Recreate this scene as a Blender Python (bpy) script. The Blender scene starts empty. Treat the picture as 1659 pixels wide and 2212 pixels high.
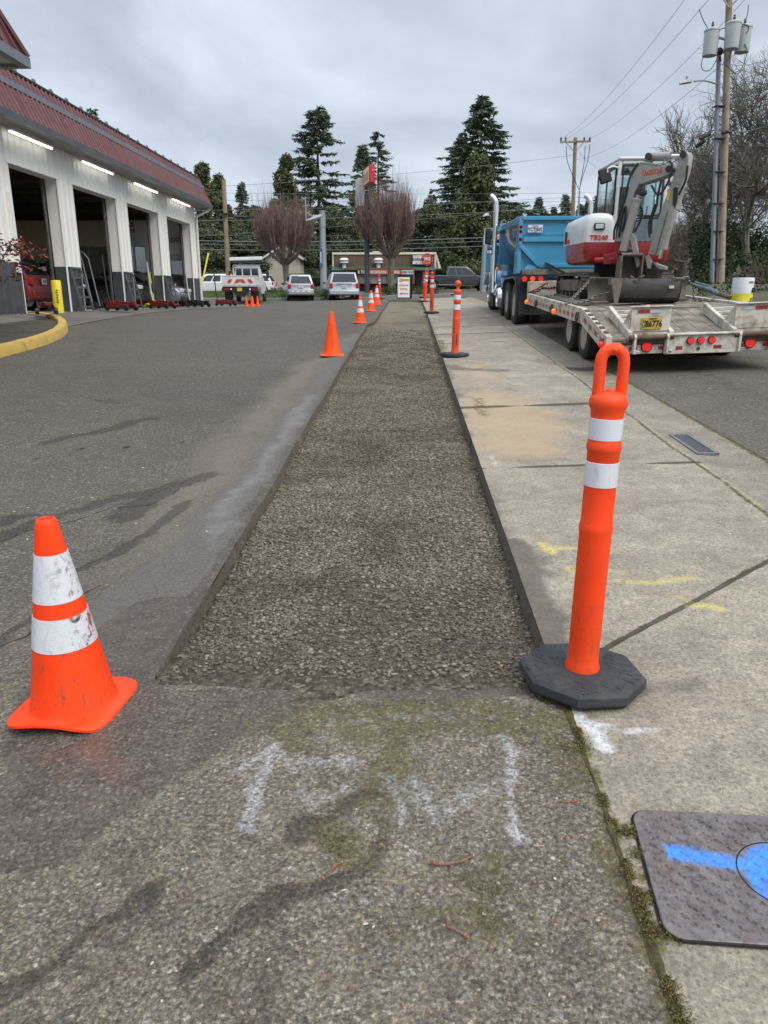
import bpy, bmesh, math, random
import numpy as np
from mathutils import Vector, Matrix, noise as mnoise
random.seed(7); np.random.seed(7)
SC=bpy.context.scene; COL=SC.collection; R=math.radians
# ------------------------------------------------------------------ camera
CAMP=Vector((0,0,1.42)); PITCH=R(16.2); YAW=R(1.70)
cam=bpy.data.objects.new('camera',bpy.data.cameras.new('camera')); COL.objects.link(cam)
cam.location=CAMP; cam.rotation_euler=(R(90)-PITCH,0,YAW)
cam.data.sensor_fit='VERTICAL'; cam.data.sensor_height=36; cam.data.sensor_width=27; cam.data.lens=25.99
cam.data.clip_start=.05; cam.data.clip_end=2000; SC.camera=cam
# ------------------------------------------------------------------ world, sun, exposure
SUN_EL,SUN_AZ=R(48),R(135)
def nd(nt,t,ins=None,**pr):
    n=nt.nodes.new('ShaderNode'+t)
    for k,v in pr.items(): setattr(n,k,v)
    for k,v in (ins or {}).items():
        s=n.inputs[k]
        if isinstance(v,bpy.types.NodeSocket): nt.links.new(v,s)
        else: s.default_value=v
    return n
def mth(nt,op,a,b=0.0,clamp=False):
    n=nd(nt,'Math',{0:a,1:b},operation=op); n.use_clamp=clamp; return n.outputs[0]
def c4(c): return c if isinstance(c,bpy.types.NodeSocket) else (c[0],c[1],c[2],1)
def mix(nt,f,a,b,bt='MIX'):
    return nd(nt,'Mix',{0:f,6:c4(a),7:c4(b)},data_type='RGBA',blend_type=bt).outputs[2]
def ramp(nt,f,st,interp='LINEAR'):
    n=nd(nt,'ValToRGB',{0:f}); e=n.color_ramp.elements; n.color_ramp.interpolation=interp
    while len(e)<len(st): e.new(.5)
    for q,(p,c) in zip(e,st):
        q.position=p; q.color=c4(c) if not isinstance(c,(int,float)) else (c,c,c,1)
    return n.outputs[0]
def noi(nt,v,sc,det=4,rough=.55,dist=0.0,out=0):
    return nd(nt,'TexNoise',{'Vector':v,'Scale':sc,'Detail':det,'Roughness':rough,'Distortion':dist}).outputs[out]
W=bpy.data.worlds.new('World'); SC.world=W; W.use_nodes=True; nt=W.node_tree; nt.nodes.clear()
sky=nd(nt,'TexSky',sky_type='NISHITA'); sky.sun_disc=False; sky.sun_elevation=SUN_EL; sky.sun_rotation=SUN_AZ
tc=nd(nt,'TexCoord').outputs['Generated']
sx=nd(nt,'SeparateXYZ',{0:tc})
zz=mth(nt,'ADD',mth(nt,'MAXIMUM',sx.outputs[2],0.0),.42)
cv=nd(nt,'CombineXYZ',{0:mth(nt,'DIVIDE',sx.outputs[0],zz),1:mth(nt,'DIVIDE',sx.outputs[1],zz),2:0.0}).outputs[0]
n1=noi(nt,cv,1.5,6,.52,.8); n2=noi(nt,cv,4.6,6,.55,.3)
nn=mth(nt,'ADD',mth(nt,'MULTIPLY',n1,.72),mth(nt,'MULTIPLY',n2,.28))
cl=ramp(nt,nn,[(.34,(2.9,3.3,3.85)),(.44,(3.5,3.95,4.6)),(.54,(4.3,4.8,5.5)),(.64,(5.2,5.65,6.3))])
zen=ramp(nt,sx.outputs[2],[(.0,1.06),(.12,.98),(.42,1.0),(.66,1.7),(1.0,3.0)])
cl=mix(nt,1.0,cl,zen,'MULTIPLY')
skc=mix(nt,.94,sky.outputs[0],cl)
bg=nd(nt,'Background',{0:skc,1:.1}); wo=nd(nt,'OutputWorld',{0:bg.outputs[0]})
sun=bpy.data.objects.new('sun',bpy.data.lights.new('sun','SUN')); COL.objects.link(sun)
sun.data.energy=1.5; sun.data.angle=R(38); sun.data.color=(1,.93,.82)
sun.rotation_euler=(R(90)-SUN_EL,0,R(180)-SUN_AZ)
vs=SC.view_settings; vs.view_transform='Standard'; vs.look='None'; vs.exposure=0.68; vs.gamma=1; vs.use_curve_mapping=False
# ------------------------------------------------------------------ measuring helpers: photo measurements -> real places
_f,_cx,_cy=1597.,829.5,1106.
_F=Vector((-math.sin(YAW)*math.cos(PITCH),math.cos(YAW)*math.cos(PITCH),-math.sin(PITCH)))
_R=Vector((math.cos(YAW),math.sin(YAW),0)); _U=_R.cross(_F)
def ray(x,y): return _F+_R*((x-_cx)/_f)-_U*((y-_cy)/_f)
def at(x,y,Y): d=ray(x,y); return CAMP+d*(Y/d.y)
def atX(x,y,X): d=ray(x,y); return CAMP+d*(X/d.x)
def ss(a,b,t):
    t=np.clip((np.asarray(t,float)-a)/(b-a),0,1); return t*t*(3-2*t)
def zc(y):
    t=np.clip((y-20)/16,0,1)
    return np.where(y<20,.05*y,np.where(y<36,1+.8*t-.4*t*t,np.where(y<50,1.4,np.where(y<100,1.4+.022*(y-50),2.5+.045*(y-100)))))
def zl(y):
    t=np.clip((y-16)/10,0,1)
    return np.where(y<16,.05*y,np.where(y<45,.8+.5*t-.25*t*t,np.where(y<100,1.05+.03*(y-45),2.7+.045*(y-100))))
def gz(x,y):
    x=np.asarray(x,float); y=np.maximum(np.asarray(y,float),-6)
    w=np.clip((x+1.0)/-7.0,0,1); w=w*w*(3-2*w)
    z=zc(y)*(1-w)+zl(y)*w
    z=z+np.where(x>.5,.035*np.minimum(x-.5,4),0)
    q=np.clip((x+.8)/-1.2,0,1); q=q*q*(3-2*q)
    return z-.11*q*(1-.6*w)
def g(x,y): return float(gz(x,y))
def G(x,y):
    d=ray(x,y); t=np.arange(.6,90,.004) if y>900 else np.arange(3,150,.01)
    px=CAMP.x+d.x*t; py=CAMP.y+d.y*t; pz=CAMP.z+d.z*t
    i=int(np.argmax(pz<gz(px,py))); return Vector((px[i],py[i],pz[i]))
def pn(x,y,s=1.0,o=0.0): return mnoise.noise((x*s+o,y*s-o,o*.37))
# ------------------------------------------------------------------ materials
def newmat(name):
    m=bpy.data.materials.new(name); m.use_nodes=True; nt=m.node_tree; nt.nodes.clear()
    return m,nt
def fin(nt,col,rough=.6,metal=0.0,normal=None,**kw):
    ins={'Base Color':c4(col),'Roughness':rough,'Metallic':metal}
    if normal is not None: ins['Normal']=normal
    ins.update(kw)
    b=nd(nt,'BsdfPrincipled',ins); nd(nt,'OutputMaterial',{0:b.outputs[0]}); return b
MC={}
def M(name,col,rough=.5,metal=0.0,var=.12,sc=6.0,bump=0.0,bsc=60.0,dirt=None,dsc=3.0,damt=.5,coat=0.0,emit=0.0,spec=.5):
    """everyday painted / rubber / wood surface: tone varies, dirt gathers in blotches, small bumps"""
    if name in MC: return MC[name]
    m,nt=newmat(name); v=nd(nt,'TexCoord').outputs['Object']
    n=noi(nt,v,sc,5); lo=[c*(1-var) for c in col]; hi=[min(1,c*(1+var)) for c in col]
    c=mix(nt,ramp(nt,n,[(.3,0),(.7,1)]),lo,hi)
    rg=mth(nt,'ADD',mth(nt,'MULTIPLY',noi(nt,v,sc*2.3,3),.25),rough-.12)
    if dirt:
        dn=noi(nt,v,dsc,8,.7,.4); k=ramp(nt,dn,[(.62-.3*damt,0),(.78-.2*damt,1)])
        c=mix(nt,mth(nt,'MULTIPLY',k,min(1,damt+.35)),c,dirt); rg=mth(nt,'ADD',rg,mth(nt,'MULTIPLY',k,.2))
    nrm=None
    if bump: nrm=nd(nt,'Bump',{'Strength':.6,'Distance':bump,'Height':noi(nt,v,bsc,4)}).outputs[0]
    kw={'Coat Weight':coat,'Specular IOR Level':spec}
    if emit: kw['Emission Color']=c4(col); kw['Emission Strength']=emit
    fin(nt,c,rg,metal,nrm,**kw); MC[name]=m; return m
def glassmat(name,tint,refl=.12,clear=.85):
    m,nt=newmat(name)
    t=nd(nt,'BsdfTransparent',{0:c4(tint)}); gl=nd(nt,'BsdfGlossy',{0:(1,1,1,1),1:.03})
    lw=nd(nt,'LayerWeight',{0:.35}).outputs[1]
    f=mth(nt,'ADD',mth(nt,'MULTIPLY',lw,.5),refl,True)
    s=nd(nt,'MixShader',{0:f,1:t.outputs[0],2:gl.outputs[0]})
    nd(nt,'OutputMaterial',{0:s.outputs[0]}); return m
ORANGE=(1.0,.050,.002)
def orange_mat(name,col=ORANGE,scuff=.5,full=False):
    m,nt=newmat(name); v=nd(nt,'TexCoord').outputs['Object']; s=nd(nt,'SeparateXYZ',{0:v}).outputs[2]
    c=mix(nt,noi(nt,v,7,3),[col[0]*.9,col[1]*.8,col[2]],[col[0],col[1]*1.25,col[2]*1.3])
    st=nd(nt,'Mapping',{0:v,3:(30,30,9)}).outputs[0]
    low=ramp(nt,s,[(.0,1.0),(.16,.75),(.4,.45 if full else .25)])
    c=mix(nt,ramp(nt,noi(nt,nd(nt,'Mapping',{0:v,3:(9,9,2.2)}).outputs[0],1.0,5,.65),[(.42,0),(.66,.55)]),c,(col[0]*.72,col[1]*1.5+.01,.022))
    k=mth(nt,'MULTIPLY',ramp(nt,noi(nt,st,1.6,7,.75,.6),[(.54,0),(.66,1)]),mth(nt,'MULTIPLY',low,scuff))
    c=mix(nt,k,c,(.16,.07,.045))
    k2=mth(nt,'MULTIPLY',ramp(nt,noi(nt,v,16,7,.8,.8),[(.62,0),(.68,1)]),mth(nt,'MULTIPLY',low,scuff*1.2),True)
    c=mix(nt,k2,c,(.05,.04,.035))
    bp=nd(nt,'Bump',{'Strength':.25,'Distance':.003,'Height':noi(nt,v,40,4)}).outputs[0]
    fin(nt,c,.5,0,bp,**{'Specular IOR Level':.28}); return m
def reflective_mat(name,torn=0.0):
    m,nt=newmat(name); v=nd(nt,'TexCoord').outputs['Object']
    sp=nd(nt,'SeparateXYZ',{0:v}); ang=mth(nt,'ARCTAN2',sp.outputs[1],sp.outputs[0])
    uv=nd(nt,'CombineXYZ',{0:mth(nt,'MULTIPLY',ang,.11),1:sp.outputs[2],2:0.0}).outputs[0]
    vo=nd(nt,'TexVoronoi',{'Vector':uv,'Scale':150.0,'Randomness':.15},feature='DISTANCE_TO_EDGE').outputs[0]
    c=mix(nt,ramp(nt,vo,[(.0,0),(.14,1)]),(.52,.54,.60),(.70,.71,.75))
    c=mix(nt,ramp(nt,noi(nt,v,11,4),[(.4,0),(.7,.55)]),c,(.60,.62,.66))
    if torn:
        side=ramp(nt,mth(nt,'ADD',mth(nt,'MULTIPLY',sp.outputs[0],6.0),mth(nt,'MULTIPLY',noi(nt,v,5,3),.6)),[(.45,.12),(.75,1)])
        k=ramp(nt,noi(nt,v,9,8,.72,.9),[(.565,0),(.60,1)]); c=mix(nt,mth(nt,'MULTIPLY',k,side),c,(.60,.10,.03))
        k=ramp(nt,noi(nt,v,15,8,.78,1.6),[(.52,0),(.60,1)]); c=mix(nt,mth(nt,'MULTIPLY',k,side),c,(.07,.05,.04))
        k=ramp(nt,noi(nt,v,24,8,.8,2.2),[(.57,0),(.63,.8)]); c=mix(nt,mth(nt,'MULTIPLY',k,side),c,(.16,.14,.12))
    c=mix(nt,ramp(nt,noi(nt,nd(nt,'Mapping',{0:v,3:(22,22,7)}).outputs[0],1.0,7,.75),[(.54,0),(.68,.6)]),c,(.30,.27,.23))
    fin(nt,c,.33,0,None,**{'Specular IOR Level':.7}); return m
# ------------------------------------------------------------------ mesh builder and object helpers
class MB:
    def __init__(s): s.v=[]; s.f=[]; s.mi=[]; s.cur=0
    def add(s,vs,fs):
        o=len(s.v); s.v+= [tuple(q) for q in vs]; s.f+=[tuple(i+o for i in q) for q in fs]; s.mi+=[s.cur]*len(fs); return s
    def face(s,*p): return s.add(p,[tuple(range(len(p)))])
    def box(s,c,d,rot=None):
        c=Vector(c); h=Vector(d)/2
        vs=[Vector((a*h.x,b*h.y,e*h.z)) for a in(-1,1) for b in(-1,1) for e in(-1,1)]
        if rot is not None: vs=[rot@q for q in vs]
        return s.add([c+q for q in vs],[(0,1,3,2),(4,6,7,5),(0,4,5,1),(2,3,7,6),(0,2,6,4),(1,5,7,3)])
    def bb(s,a,b): return s.box([(a[i]+b[i])/2 for i in range(3)],[abs(b[i]-a[i]) for i in range(3)])
    def beam(s,a,b,w,h,up=(0,0,1)):
        a=Vector(a);b=Vector(b);d=b-a;L=d.length;d.normalize();u=Vector(up)
        if abs(d.dot(u))>.98:u=Vector((0,1,0))
        x=d.cross(u).normalized();z=x.cross(d)
        return s.box((a+b)/2,(w,L,h),Matrix((x,d,z)).transposed())
    def tube(s,pts,r,n=8,caps=True):
        pts=[Vector(p) for p in pts]; k=len(pts); rs=r if isinstance(r,(list,tuple)) else [r]*k; o=len(s.v); N=None;vs=[]
        for i,p in enumerate(pts):
            d=(pts[min(i+1,k-1)]-pts[max(i-1,0)]).normalized()
            if N is None: N=d.orthogonal().normalized()
            else:
                N=(N-d*N.dot(d)); N=N.normalized() if N.length>1e-6 else d.orthogonal().normalized()
            B=d.cross(N)
            vs+=[p+(N*math.cos(2*math.pi*j/n)+B*math.sin(2*math.pi*j/n))*rs[i] for j in range(n)]
        fs=[(i*n+j,i*n+(j+1)%n,(i+1)*n+(j+1)%n,(i+1)*n+j) for i in range(k-1) for j in range(n)]
        if caps: fs+=[tuple(range(n-1,-1,-1)),tuple((k-1)*n+j for j in range(n))]
        return s.add(vs,fs)
    def cyl(s,a,b,r,r2=None,n=16): return s.tube([a,b],[r,r if r2 is None else r2],n)
    def lathe(s,prof,c=(0,0,0),n=32,axis='z',closed=False):
        c=Vector(c);vs=[]
        for r_,h in prof:
            for j in range(n):
                a=2*math.pi*j/n; x,y=r_*math.cos(a),r_*math.sin(a)
                vs.append(c+(Vector((x,y,h)) if axis=='z' else Vector((h,x,y)) if axis=='x' else Vector((x,h,y))))
        k=len(prof); fs=[(i*n+j,i*n+(j+1)%n,((i+1)%k)*n+(j+1)%n,((i+1)%k)*n+j) for i in range(k if closed else k-1) for j in range(n)]
        if not closed:
            if prof[0][0]>1e-4: fs.append(tuple(range(n-1,-1,-1)))
            if prof[-1][0]>1e-4: fs.append(tuple((k-1)*n+j for j in range(n)))
        return s.add(vs,fs)
    def prism(s,pts,ext):
        """closed 3D polygon pts swept by vector ext"""
        p=[Vector(q) for q in pts];e=Vector(ext);n=len(p)
        return s.add(p+[q+e for q in p],[tuple(range(n-1,-1,-1)),tuple(range(n,2*n))]+[(i,(i+1)%n,n+(i+1)%n,n+i) for i in range(n)])
    def loft(s,rings,caps=True,closed=True):
        n=len(rings[0]);vs=[q for r_ in rings for q in r_];k=len(rings);m=n if closed else n-1
        fs=[(i*n+j,i*n+(j+1)%n,(i+1)*n+(j+1)%n,(i+1)*n+j) for i in range(k-1) for j in range(m)]
        if caps: fs+=[tuple(range(n-1,-1,-1)),tuple((k-1)*n+j for j in range(n))]
        return s.add(vs,fs)
    def ball(s,c,r,n=12,m=8,sc=(1,1,1)):
        c=Vector(c);rr=[(math.sin(math.pi*i/m)*r,-math.cos(math.pi*i/m)*r) for i in range(m+1)]
        rr=[(max(a,1e-4),b) for a,b in rr];o=len(s.v);s.lathe(rr,(0,0,0),n)
        for i in range(o,len(s.v)):
            q=s.v[i];s.v[i]=(c.x+q[0]*sc[0],c.y+q[1]*sc[1],c.z+q[2]*sc[2])
        return s
    def mesh(s,name,mats,origin=(0,0,0),sharp=35):
        me=bpy.data.meshes.new(name);o=Vector(origin)
        me.from_pydata([tuple(Vector(q)-o) for q in s.v],[],s.f)
        mats=mats if isinstance(mats,(list,tuple)) else [mats]
        for m in mats: me.materials.append(m)
        if len(mats)>1: me.polygons.foreach_set('material_index',s.mi)
        bm=bmesh.new();bm.from_mesh(me);bmesh.ops.recalc_face_normals(bm,faces=bm.faces);bm.to_mesh(me);bm.free()
        if sharp:
            me.polygons.foreach_set('use_smooth',[True]*len(me.polygons)); me.set_sharp_from_angle(angle=R(sharp))
        me.update();return me
    def build(s,name,mats,parent=None,bevel=0,sharp=35,label=None):
        o=Vector((0,0,0));q=parent
        while q is not None: o+=Vector(q.location);q=q.parent
        ob=bpy.data.objects.new(name,s.mesh(name,mats,o,sharp));COL.objects.link(ob);ob.parent=parent
        if bevel:
            b=ob.modifiers.new('b','BEVEL');b.width=bevel;b.segments=2;b.limit_method='ANGLE';b.angle_limit=R(40)
        if label: ob['label']=label
        return ob
def tag(o,label,cat,group=None,kind=None):
    if kind: o['kind']=kind
    if label: o['label']=label
    if cat: o['category']=cat
    if group: o['group']=group
    return o
def thing(name,label,cat,loc=(0,0,0),group=None,rot=(0,0,0)):
    o=bpy.data.objects.new(name,None);COL.objects.link(o);o.location=loc;o.rotation_euler=rot;o.empty_display_size=.1
    return tag(o,label,cat,group)
def struct(o,label=None): o['kind']='structure'; 
def copy_thing(root,loc,label,rotz=None,scale=None,group=None,rot=None):
    def rec(o,par):
        c=o.copy();COL.objects.link(c);c.parent=par
        for ch in o.children: rec(ch,c)
        return c
    r=rec(root,None);r.location=loc
    if rot is not None: r.rotation_euler=rot
    if rotz is not None: r.rotation_euler[2]=rotz
    if scale is not None: r.scale=(scale,)*3 if isinstance(scale,(int,float)) else scale
    r['label']=label
    if group: r['group']=group
    return r
def textmesh(s,size,o,rt,up,depth=.004,align='CENTER',bold=False,sx=1.0):
    """mesh data of lettering standing at o, running along rt, upright along up"""
    cu=bpy.data.curves.new('t','FONT');cu.body=s;cu.size=size;cu.align_x=align;cu.align_y='CENTER';cu.extrude=depth/2;cu.resolution_u=2
    if bold: cu.offset=size*.022
    ob=bpy.data.objects.new('t',cu);COL.objects.link(ob)
    dg=bpy.context.evaluated_depsgraph_get();me=bpy.data.meshes.new_from_object(ob.evaluated_get(dg))
    bpy.data.objects.remove(ob);bpy.data.curves.remove(cu)
    rt=Vector(rt).normalized();up=Vector(up).normalized();nr=rt.cross(up);o=Vector(o)
    vs=[o+rt*v.co.x*sx+up*v.co.y+nr*v.co.z for v in me.vertices];fs=[tuple(p.vertices) for p in me.polygons]
    bpy.data.meshes.remove(me);return vs,fs
def lettering(mb,s,size,o,rt,up,**k): mb.add(*textmesh(s,size,o,rt,up,**k));return mb
def np_mesh(name,V,F,mat,nper,attrs=None,smooth=False):
    """fast mesh from arrays: V (n,3), F (m,nper)"""
    me=bpy.data.meshes.new(name);V=np.asarray(V,np.float32);F=np.asarray(F,np.int32)
    me.vertices.add(len(V));me.vertices.foreach_set('co',V.ravel());me.loops.add(F.size);me.loops.foreach_set('vertex_index',F.ravel())
    me.polygons.add(len(F));me.polygons.foreach_set('loop_start',np.arange(len(F),dtype=np.int32)*nper)
    for k,a in (attrs or {}).items():
        t=me.attributes.new(k,'FLOAT','POINT');t.data.foreach_set('value',np.asarray(a,np.float32))
    me.materials.append(mat);me.update(calc_edges=True);me.validate()
    if smooth: me.polygons.foreach_set('use_smooth',[True]*len(me.polygons))
    return me
def link(name,me,parent=None):
    o=bpy.data.objects.new(name,me);COL.objects.link(o);o.parent=parent;return o
# ================================================================== GROUND
def seg_dist(X,Y,pts):
    D=np.full(X.shape,9.)
    for a,b in zip(pts[:-1],pts[1:]):
        dx,dy=b[0]-a[0],b[1]-a[1];L=dx*dx+dy*dy+1e-9
        t=np.clip(((X-a[0])*dx+(Y-a[1])*dy)/L,0,1);D=np.minimum(D,np.hypot(X-a[0]-t*dx,Y-a[1]-t*dy))
    return D
def poly_mask(X,Y,pts,feather=.1):
    n=len(pts);ins=np.zeros(X.shape,bool)
    for i in range(n):
        x0,y0=pts[i][0],pts[i][1];x1,y1=pts[(i+1)%n][0],pts[(i+1)%n][1]
        c=((y0>Y)!=(y1>Y))&(X<(x1-x0)*(Y-y0)/((y1-y0) if abs(y1-y0)>1e-9 else 1e-9)+x0);ins^=c
    d=seg_dist(X,Y,list(pts)+[pts[0]]);sd=np.where(ins,d,-d)
    return np.clip(.5+sd/(2*feather),0,1)
def spots(px): return [G(x,y) for x,y in px]
def stroke(X,Y,px,r):
    return np.clip(1.25-seg_dist(X,Y,spots(px))/r,0,1)
def lines(a,b,s0,gr=1.0,mx=9):
    o=[a];st=s0
    while o[-1]+st<b: o.append(o[-1]+st);st=min(mx,st*gr)
    o.append(b);return o
def sheet(name,xs,ys,zf,mat,skip=None,attrs=None,warp=None,kind='structure',smooth=True):
    xs=np.unique(np.round(xs,5));ys=np.unique(np.round(ys,5));X,Y=np.meshgrid(xs,ys)
    if warp is not None: X,Y=warp(X,Y)
    Z=zf(X,Y);n=len(xs);idx=np.arange(X.size).reshape(X.shape)
    F=np.stack([idx[:-1,:-1],idx[:-1,1:],idx[1:,1:],idx[1:,:-1]],-1).reshape(-1,4)
    if skip is not None:
        xm,ym=np.meshgrid((xs[:-1]+xs[1:])/2,(ys[:-1]+ys[1:])/2);F=F[~skip(xm,ym).ravel()]
    at_={k:f(X,Y).ravel() for k,f in (attrs or {}).items()}
    me=np_mesh(name,np.stack([X,Y,Z],-1).reshape(-1,3),F,mat,4,at_,smooth);o=link(name,me)
    if kind:o['kind']=kind
    return o
def attr(nt,n): return nd(nt,'Attribute',attribute_name=n).outputs['Fac']
def breakup(nt,a,v,sc,lo=.40,hi=.60,k=.9,det=7):
    """ragged edge: the mask plus noise, cut"""
    q=mth(nt,'ADD',a,mth(nt,'MULTIPLY',mth(nt,'SUBTRACT',noi(nt,v,sc,det,.68),.5),k))
    return ramp(nt,q,[(lo,0),(hi,1)])
def asphalt_material():
    m,nt=newmat('asphalt');v=nd(nt,'TexCoord').outputs['Object']
    wv=nd(nt,'VectorMath',{0:v,1:nd(nt,'VectorMath',{0:noi(nt,v,45,3,out=1),3:.012},operation='SCALE').outputs[0]},operation='ADD').outputs[0]
    coarse=attr(nt,'coarse')
    a=nd(nt,'TexVoronoi',{'Vector':wv,'Scale':125.0});b=nd(nt,'TexVoronoi',{'Vector':wv,'Scale':66.0});e=nd(nt,'TexVoronoi',{'Vector':wv,'Scale':27.0})
    ar=nd(nt,'SeparateColor',{0:a.outputs[1]}).outputs;br=nd(nt,'SeparateColor',{0:b.outputs[1]}).outputs;er=nd(nt,'SeparateColor',{0:e.outputs[1]}).outputs
    big=noi(nt,v,.55,5,.6,.4);mid=noi(nt,v,3.2,6,.65)
    # fine younger asphalt of the lot
    fine=ramp(nt,ar[0],[(0,(.042,.040,.037)),(.6,(.092,.087,.080)),(.88,(.135,.128,.117)),(1,(.33,.315,.29))])
    fine=mix(nt,ramp(nt,noi(nt,v,34,4,.7),[(.35,.0),(.65,.5)]),fine,(.084,.079,.072))
    fine=mix(nt,ramp(nt,noi(nt,v,5.5,6,.7),[(.38,.0),(.62,.45)]),fine,(.062,.058,.053))
    # worn old asphalt with its stones showing
    st=ramp(nt,ar[0],[(0,(.058,.052,.044)),(.45,(.130,.118,.097)),(.8,(.20,.182,.150)),(1,(.37,.345,.30))])
    fn=ramp(nt,noi(nt,v,110,7,.8),[(.34,(.040,.035,.030)),(.47,(.118,.107,.090)),(.56,(.155,.142,.120)),(.68,(.33,.305,.26))]);st=mix(nt,.46,st,fn)
    st2=ramp(nt,br[0],[(0,(.060,.062,.068)),(.5,(.120,.121,.126)),(.85,(.18,.18,.178)),(1,(.33,.325,.32))])
    k2=mth(nt,'MULTIPLY',mth(nt,'GREATER_THAN',br[1],.74),ramp(nt,b.outputs[0],[(.30,1),(.46,0)]))
    st=mix(nt,k2,st,st2)
    k3=mth(nt,'MULTIPLY',mth(nt,'GREATER_THAN',er[1],.86),ramp(nt,e.outputs[0],[(.28,1),(.40,0)]))
    st=mix(nt,mth(nt,'MULTIPLY',k3,.8),st,ramp(nt,er[0],[(0,(.07,.075,.085)),(1,(.24,.24,.245))]))
    mort=ramp(nt,noi(nt,v,120,4,.7),[(.42,1),(.56,0)])
    st=mix(nt,mth(nt,'MULTIPLY',mort,.55),st,(.050,.045,.038))
    st=mix(nt,1.0,st,ramp(nt,mid,[(.3,.98),(.7,1.42)]),'MULTIPLY')
    crust=mth(nt,'MULTIPLY',ramp(nt,noi(nt,v,4.2,8,.74,.5),[(.50,0),(.60,1)]),ramp(nt,noi(nt,v,48,5,.75),[(.40,.1),(.56,1)]))
    st=mix(nt,mth(nt,'MULTIPLY',crust,.52),st,mix(nt,ar[1],(.165,.142,.108),(.27,.24,.19)))
    dk=ramp(nt,noi(nt,v,2.6,8,.75,.8),[(.54,0),(.66,1)]);st=mix(nt,mth(nt,'MULTIPLY',dk,.5),st,(.055,.049,.041))
    c=mix(nt,coarse,fine,st)
    gr=ramp(nt,noi(nt,v,82,4,.75),[(.33,.42),(.47,.92),(.55,1.12),(.68,1.85)]);gr2=ramp(nt,noi(nt,v,40,5,.8),[(.33,.52),(.5,.98),(.58,1.15),(.68,1.9)])
    grain=mix(nt,coarse,gr2,gr);c=mix(nt,1.0,c,grain,'MULTIPLY')
    sp_=nd(nt,'TexVoronoi',{'Vector':v,'Scale':24.0});sc_=nd(nt,'SeparateColor',{0:sp_.outputs[1]}).outputs
    c=mix(nt,mth(nt,'MULTIPLY',mth(nt,'GREATER_THAN',sc_[0],.72),mth(nt,'LESS_THAN',sp_.outputs[0],mth(nt,'MULTIPLY',mth(nt,'POWER',sc_[1],2.0),.20))),c,ramp(nt,sc_[2],[(0,(.05,.05,.055)),(.4,(.22,.21,.19)),(1,(.42,.40,.36))]))
    c=mix(nt,1.0,c,ramp(nt,big,[(.3,.88),(.7,1.14)]),'MULTIPLY');c=mix(nt,1.0,c,(1.08,1.0,.90),'MULTIPLY')
    # tan dust, grey slurry, wet mud, oil streaks, moss, white paint
    c=mix(nt,mth(nt,'MULTIPLY',breakup(nt,attr(nt,'tan'),v,2.6,.15,.75),.72),c,mix(nt,ar[1],(.13,.112,.085),(.23,.20,.155)))
    slg=ramp(nt,noi(nt,v,64,5,.8),[(.33,.62),(.5,1.0),(.68,1.5)])
    sl=mth(nt,'MULTIPLY',breakup(nt,attr(nt,'slurry'),v,5,.40,.60,.7,9),.85)
    c=mix(nt,sl,c,mix(nt,ramp(nt,mth(nt,'MULTIPLY',noi(nt,v,48,8,.82),1.0),[(.38,0),(.62,1)]),(.078,.070,.063),(.150,.138,.128)))
    ch=breakup(nt,attr(nt,'chalk'),v,9,.45,.85,.9)
    c=mix(nt,mth(nt,'MULTIPLY',ch,.48),c,(.25,.24,.235))
    wet=breakup(nt,attr(nt,'wet'),v,7,.42,.54,.62,9)
    wc=mix(nt,ramp(nt,noi(nt,v,11,7,.72),[(.36,0),(.64,1)]),(.037,.027,.021),(.100,.074,.056))
    wc=mix(nt,ramp(nt,noi(nt,v,3.1,6,.7,1.2),[(.60,0),(.70,.8)]),wc,(.115,.098,.074))
    wc=mix(nt,ramp(nt,noi(nt,v,70,7,.8),[(.46,0),(.66,.6)]),wc,(.135,.115,.095));wc=mix(nt,ramp(nt,noi(nt,v,45,7,.8,1.0),[(.52,0),(.64,.7)]),wc,(.030,.025,.022));wc=mix(nt,ramp(nt,ar[0],[(.90,0),(.97,.4)]),wc,(.24,.225,.2))
    wc=mix(nt,1.0,wc,grain,'MULTIPLY');c=mix(nt,mth(nt,'MULTIPLY',wet,.80),c,wc)
    rst=breakup(nt,attr(nt,'rust'),v,7,.45,.9,.9);c=mix(nt,mth(nt,'MULTIPLY',rst,.55),c,(.20,.062,.028))
    oil=breakup(nt,attr(nt,'oil'),v,9,.44,.66,1.25,9);c=mix(nt,mth(nt,'MULTIPLY',oil,.85),c,mix(nt,1.0,c,(.40,.385,.37),'MULTIPLY'))
    mo=mth(nt,'MULTIPLY',breakup(nt,attr(nt,'moss'),v,15,.30,.66,1.6,9),ramp(nt,noi(nt,v,75,5,.75),[(.38,.05),(.58,1)]))
    c=mix(nt,mth(nt,'MULTIPLY',mo,.92),c,mix(nt,ramp(nt,noi(nt,v,24,5,.7),[(.35,0),(.65,1)]),(.048,.036,.017),(.135,.118,.026)))
    wp=mth(nt,'MULTIPLY',breakup(nt,attr(nt,'white'),v,26,.38,1.0,1.3,9),mth(nt,'MULTIPLY',ramp(nt,noi(nt,v,95,6,.8),[(.38,.0),(.56,1)]),ramp(nt,ar[0],[(.1,.35),(.5,1)])))
    c=mix(nt,mth(nt,'MULTIPLY',wp,.85),c,(.60,.62,.66))
    crk=ramp(nt,nd(nt,'TexVoronoi',{'Vector':nd(nt,'VectorMath',{0:v,1:nd(nt,'VectorMath',{0:noi(nt,v,1.6,5,.7,out=1),3:.9},operation='SCALE').outputs[0]},operation='ADD').outputs[0],'Scale':.16},feature='DISTANCE_TO_EDGE').outputs[0],[(.0,1),(.0012,1),(.0024,0)])
    crk=mth(nt,'MULTIPLY',crk,ramp(nt,noi(nt,v,.5,3),[(.5,0),(.6,1)]))
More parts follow.
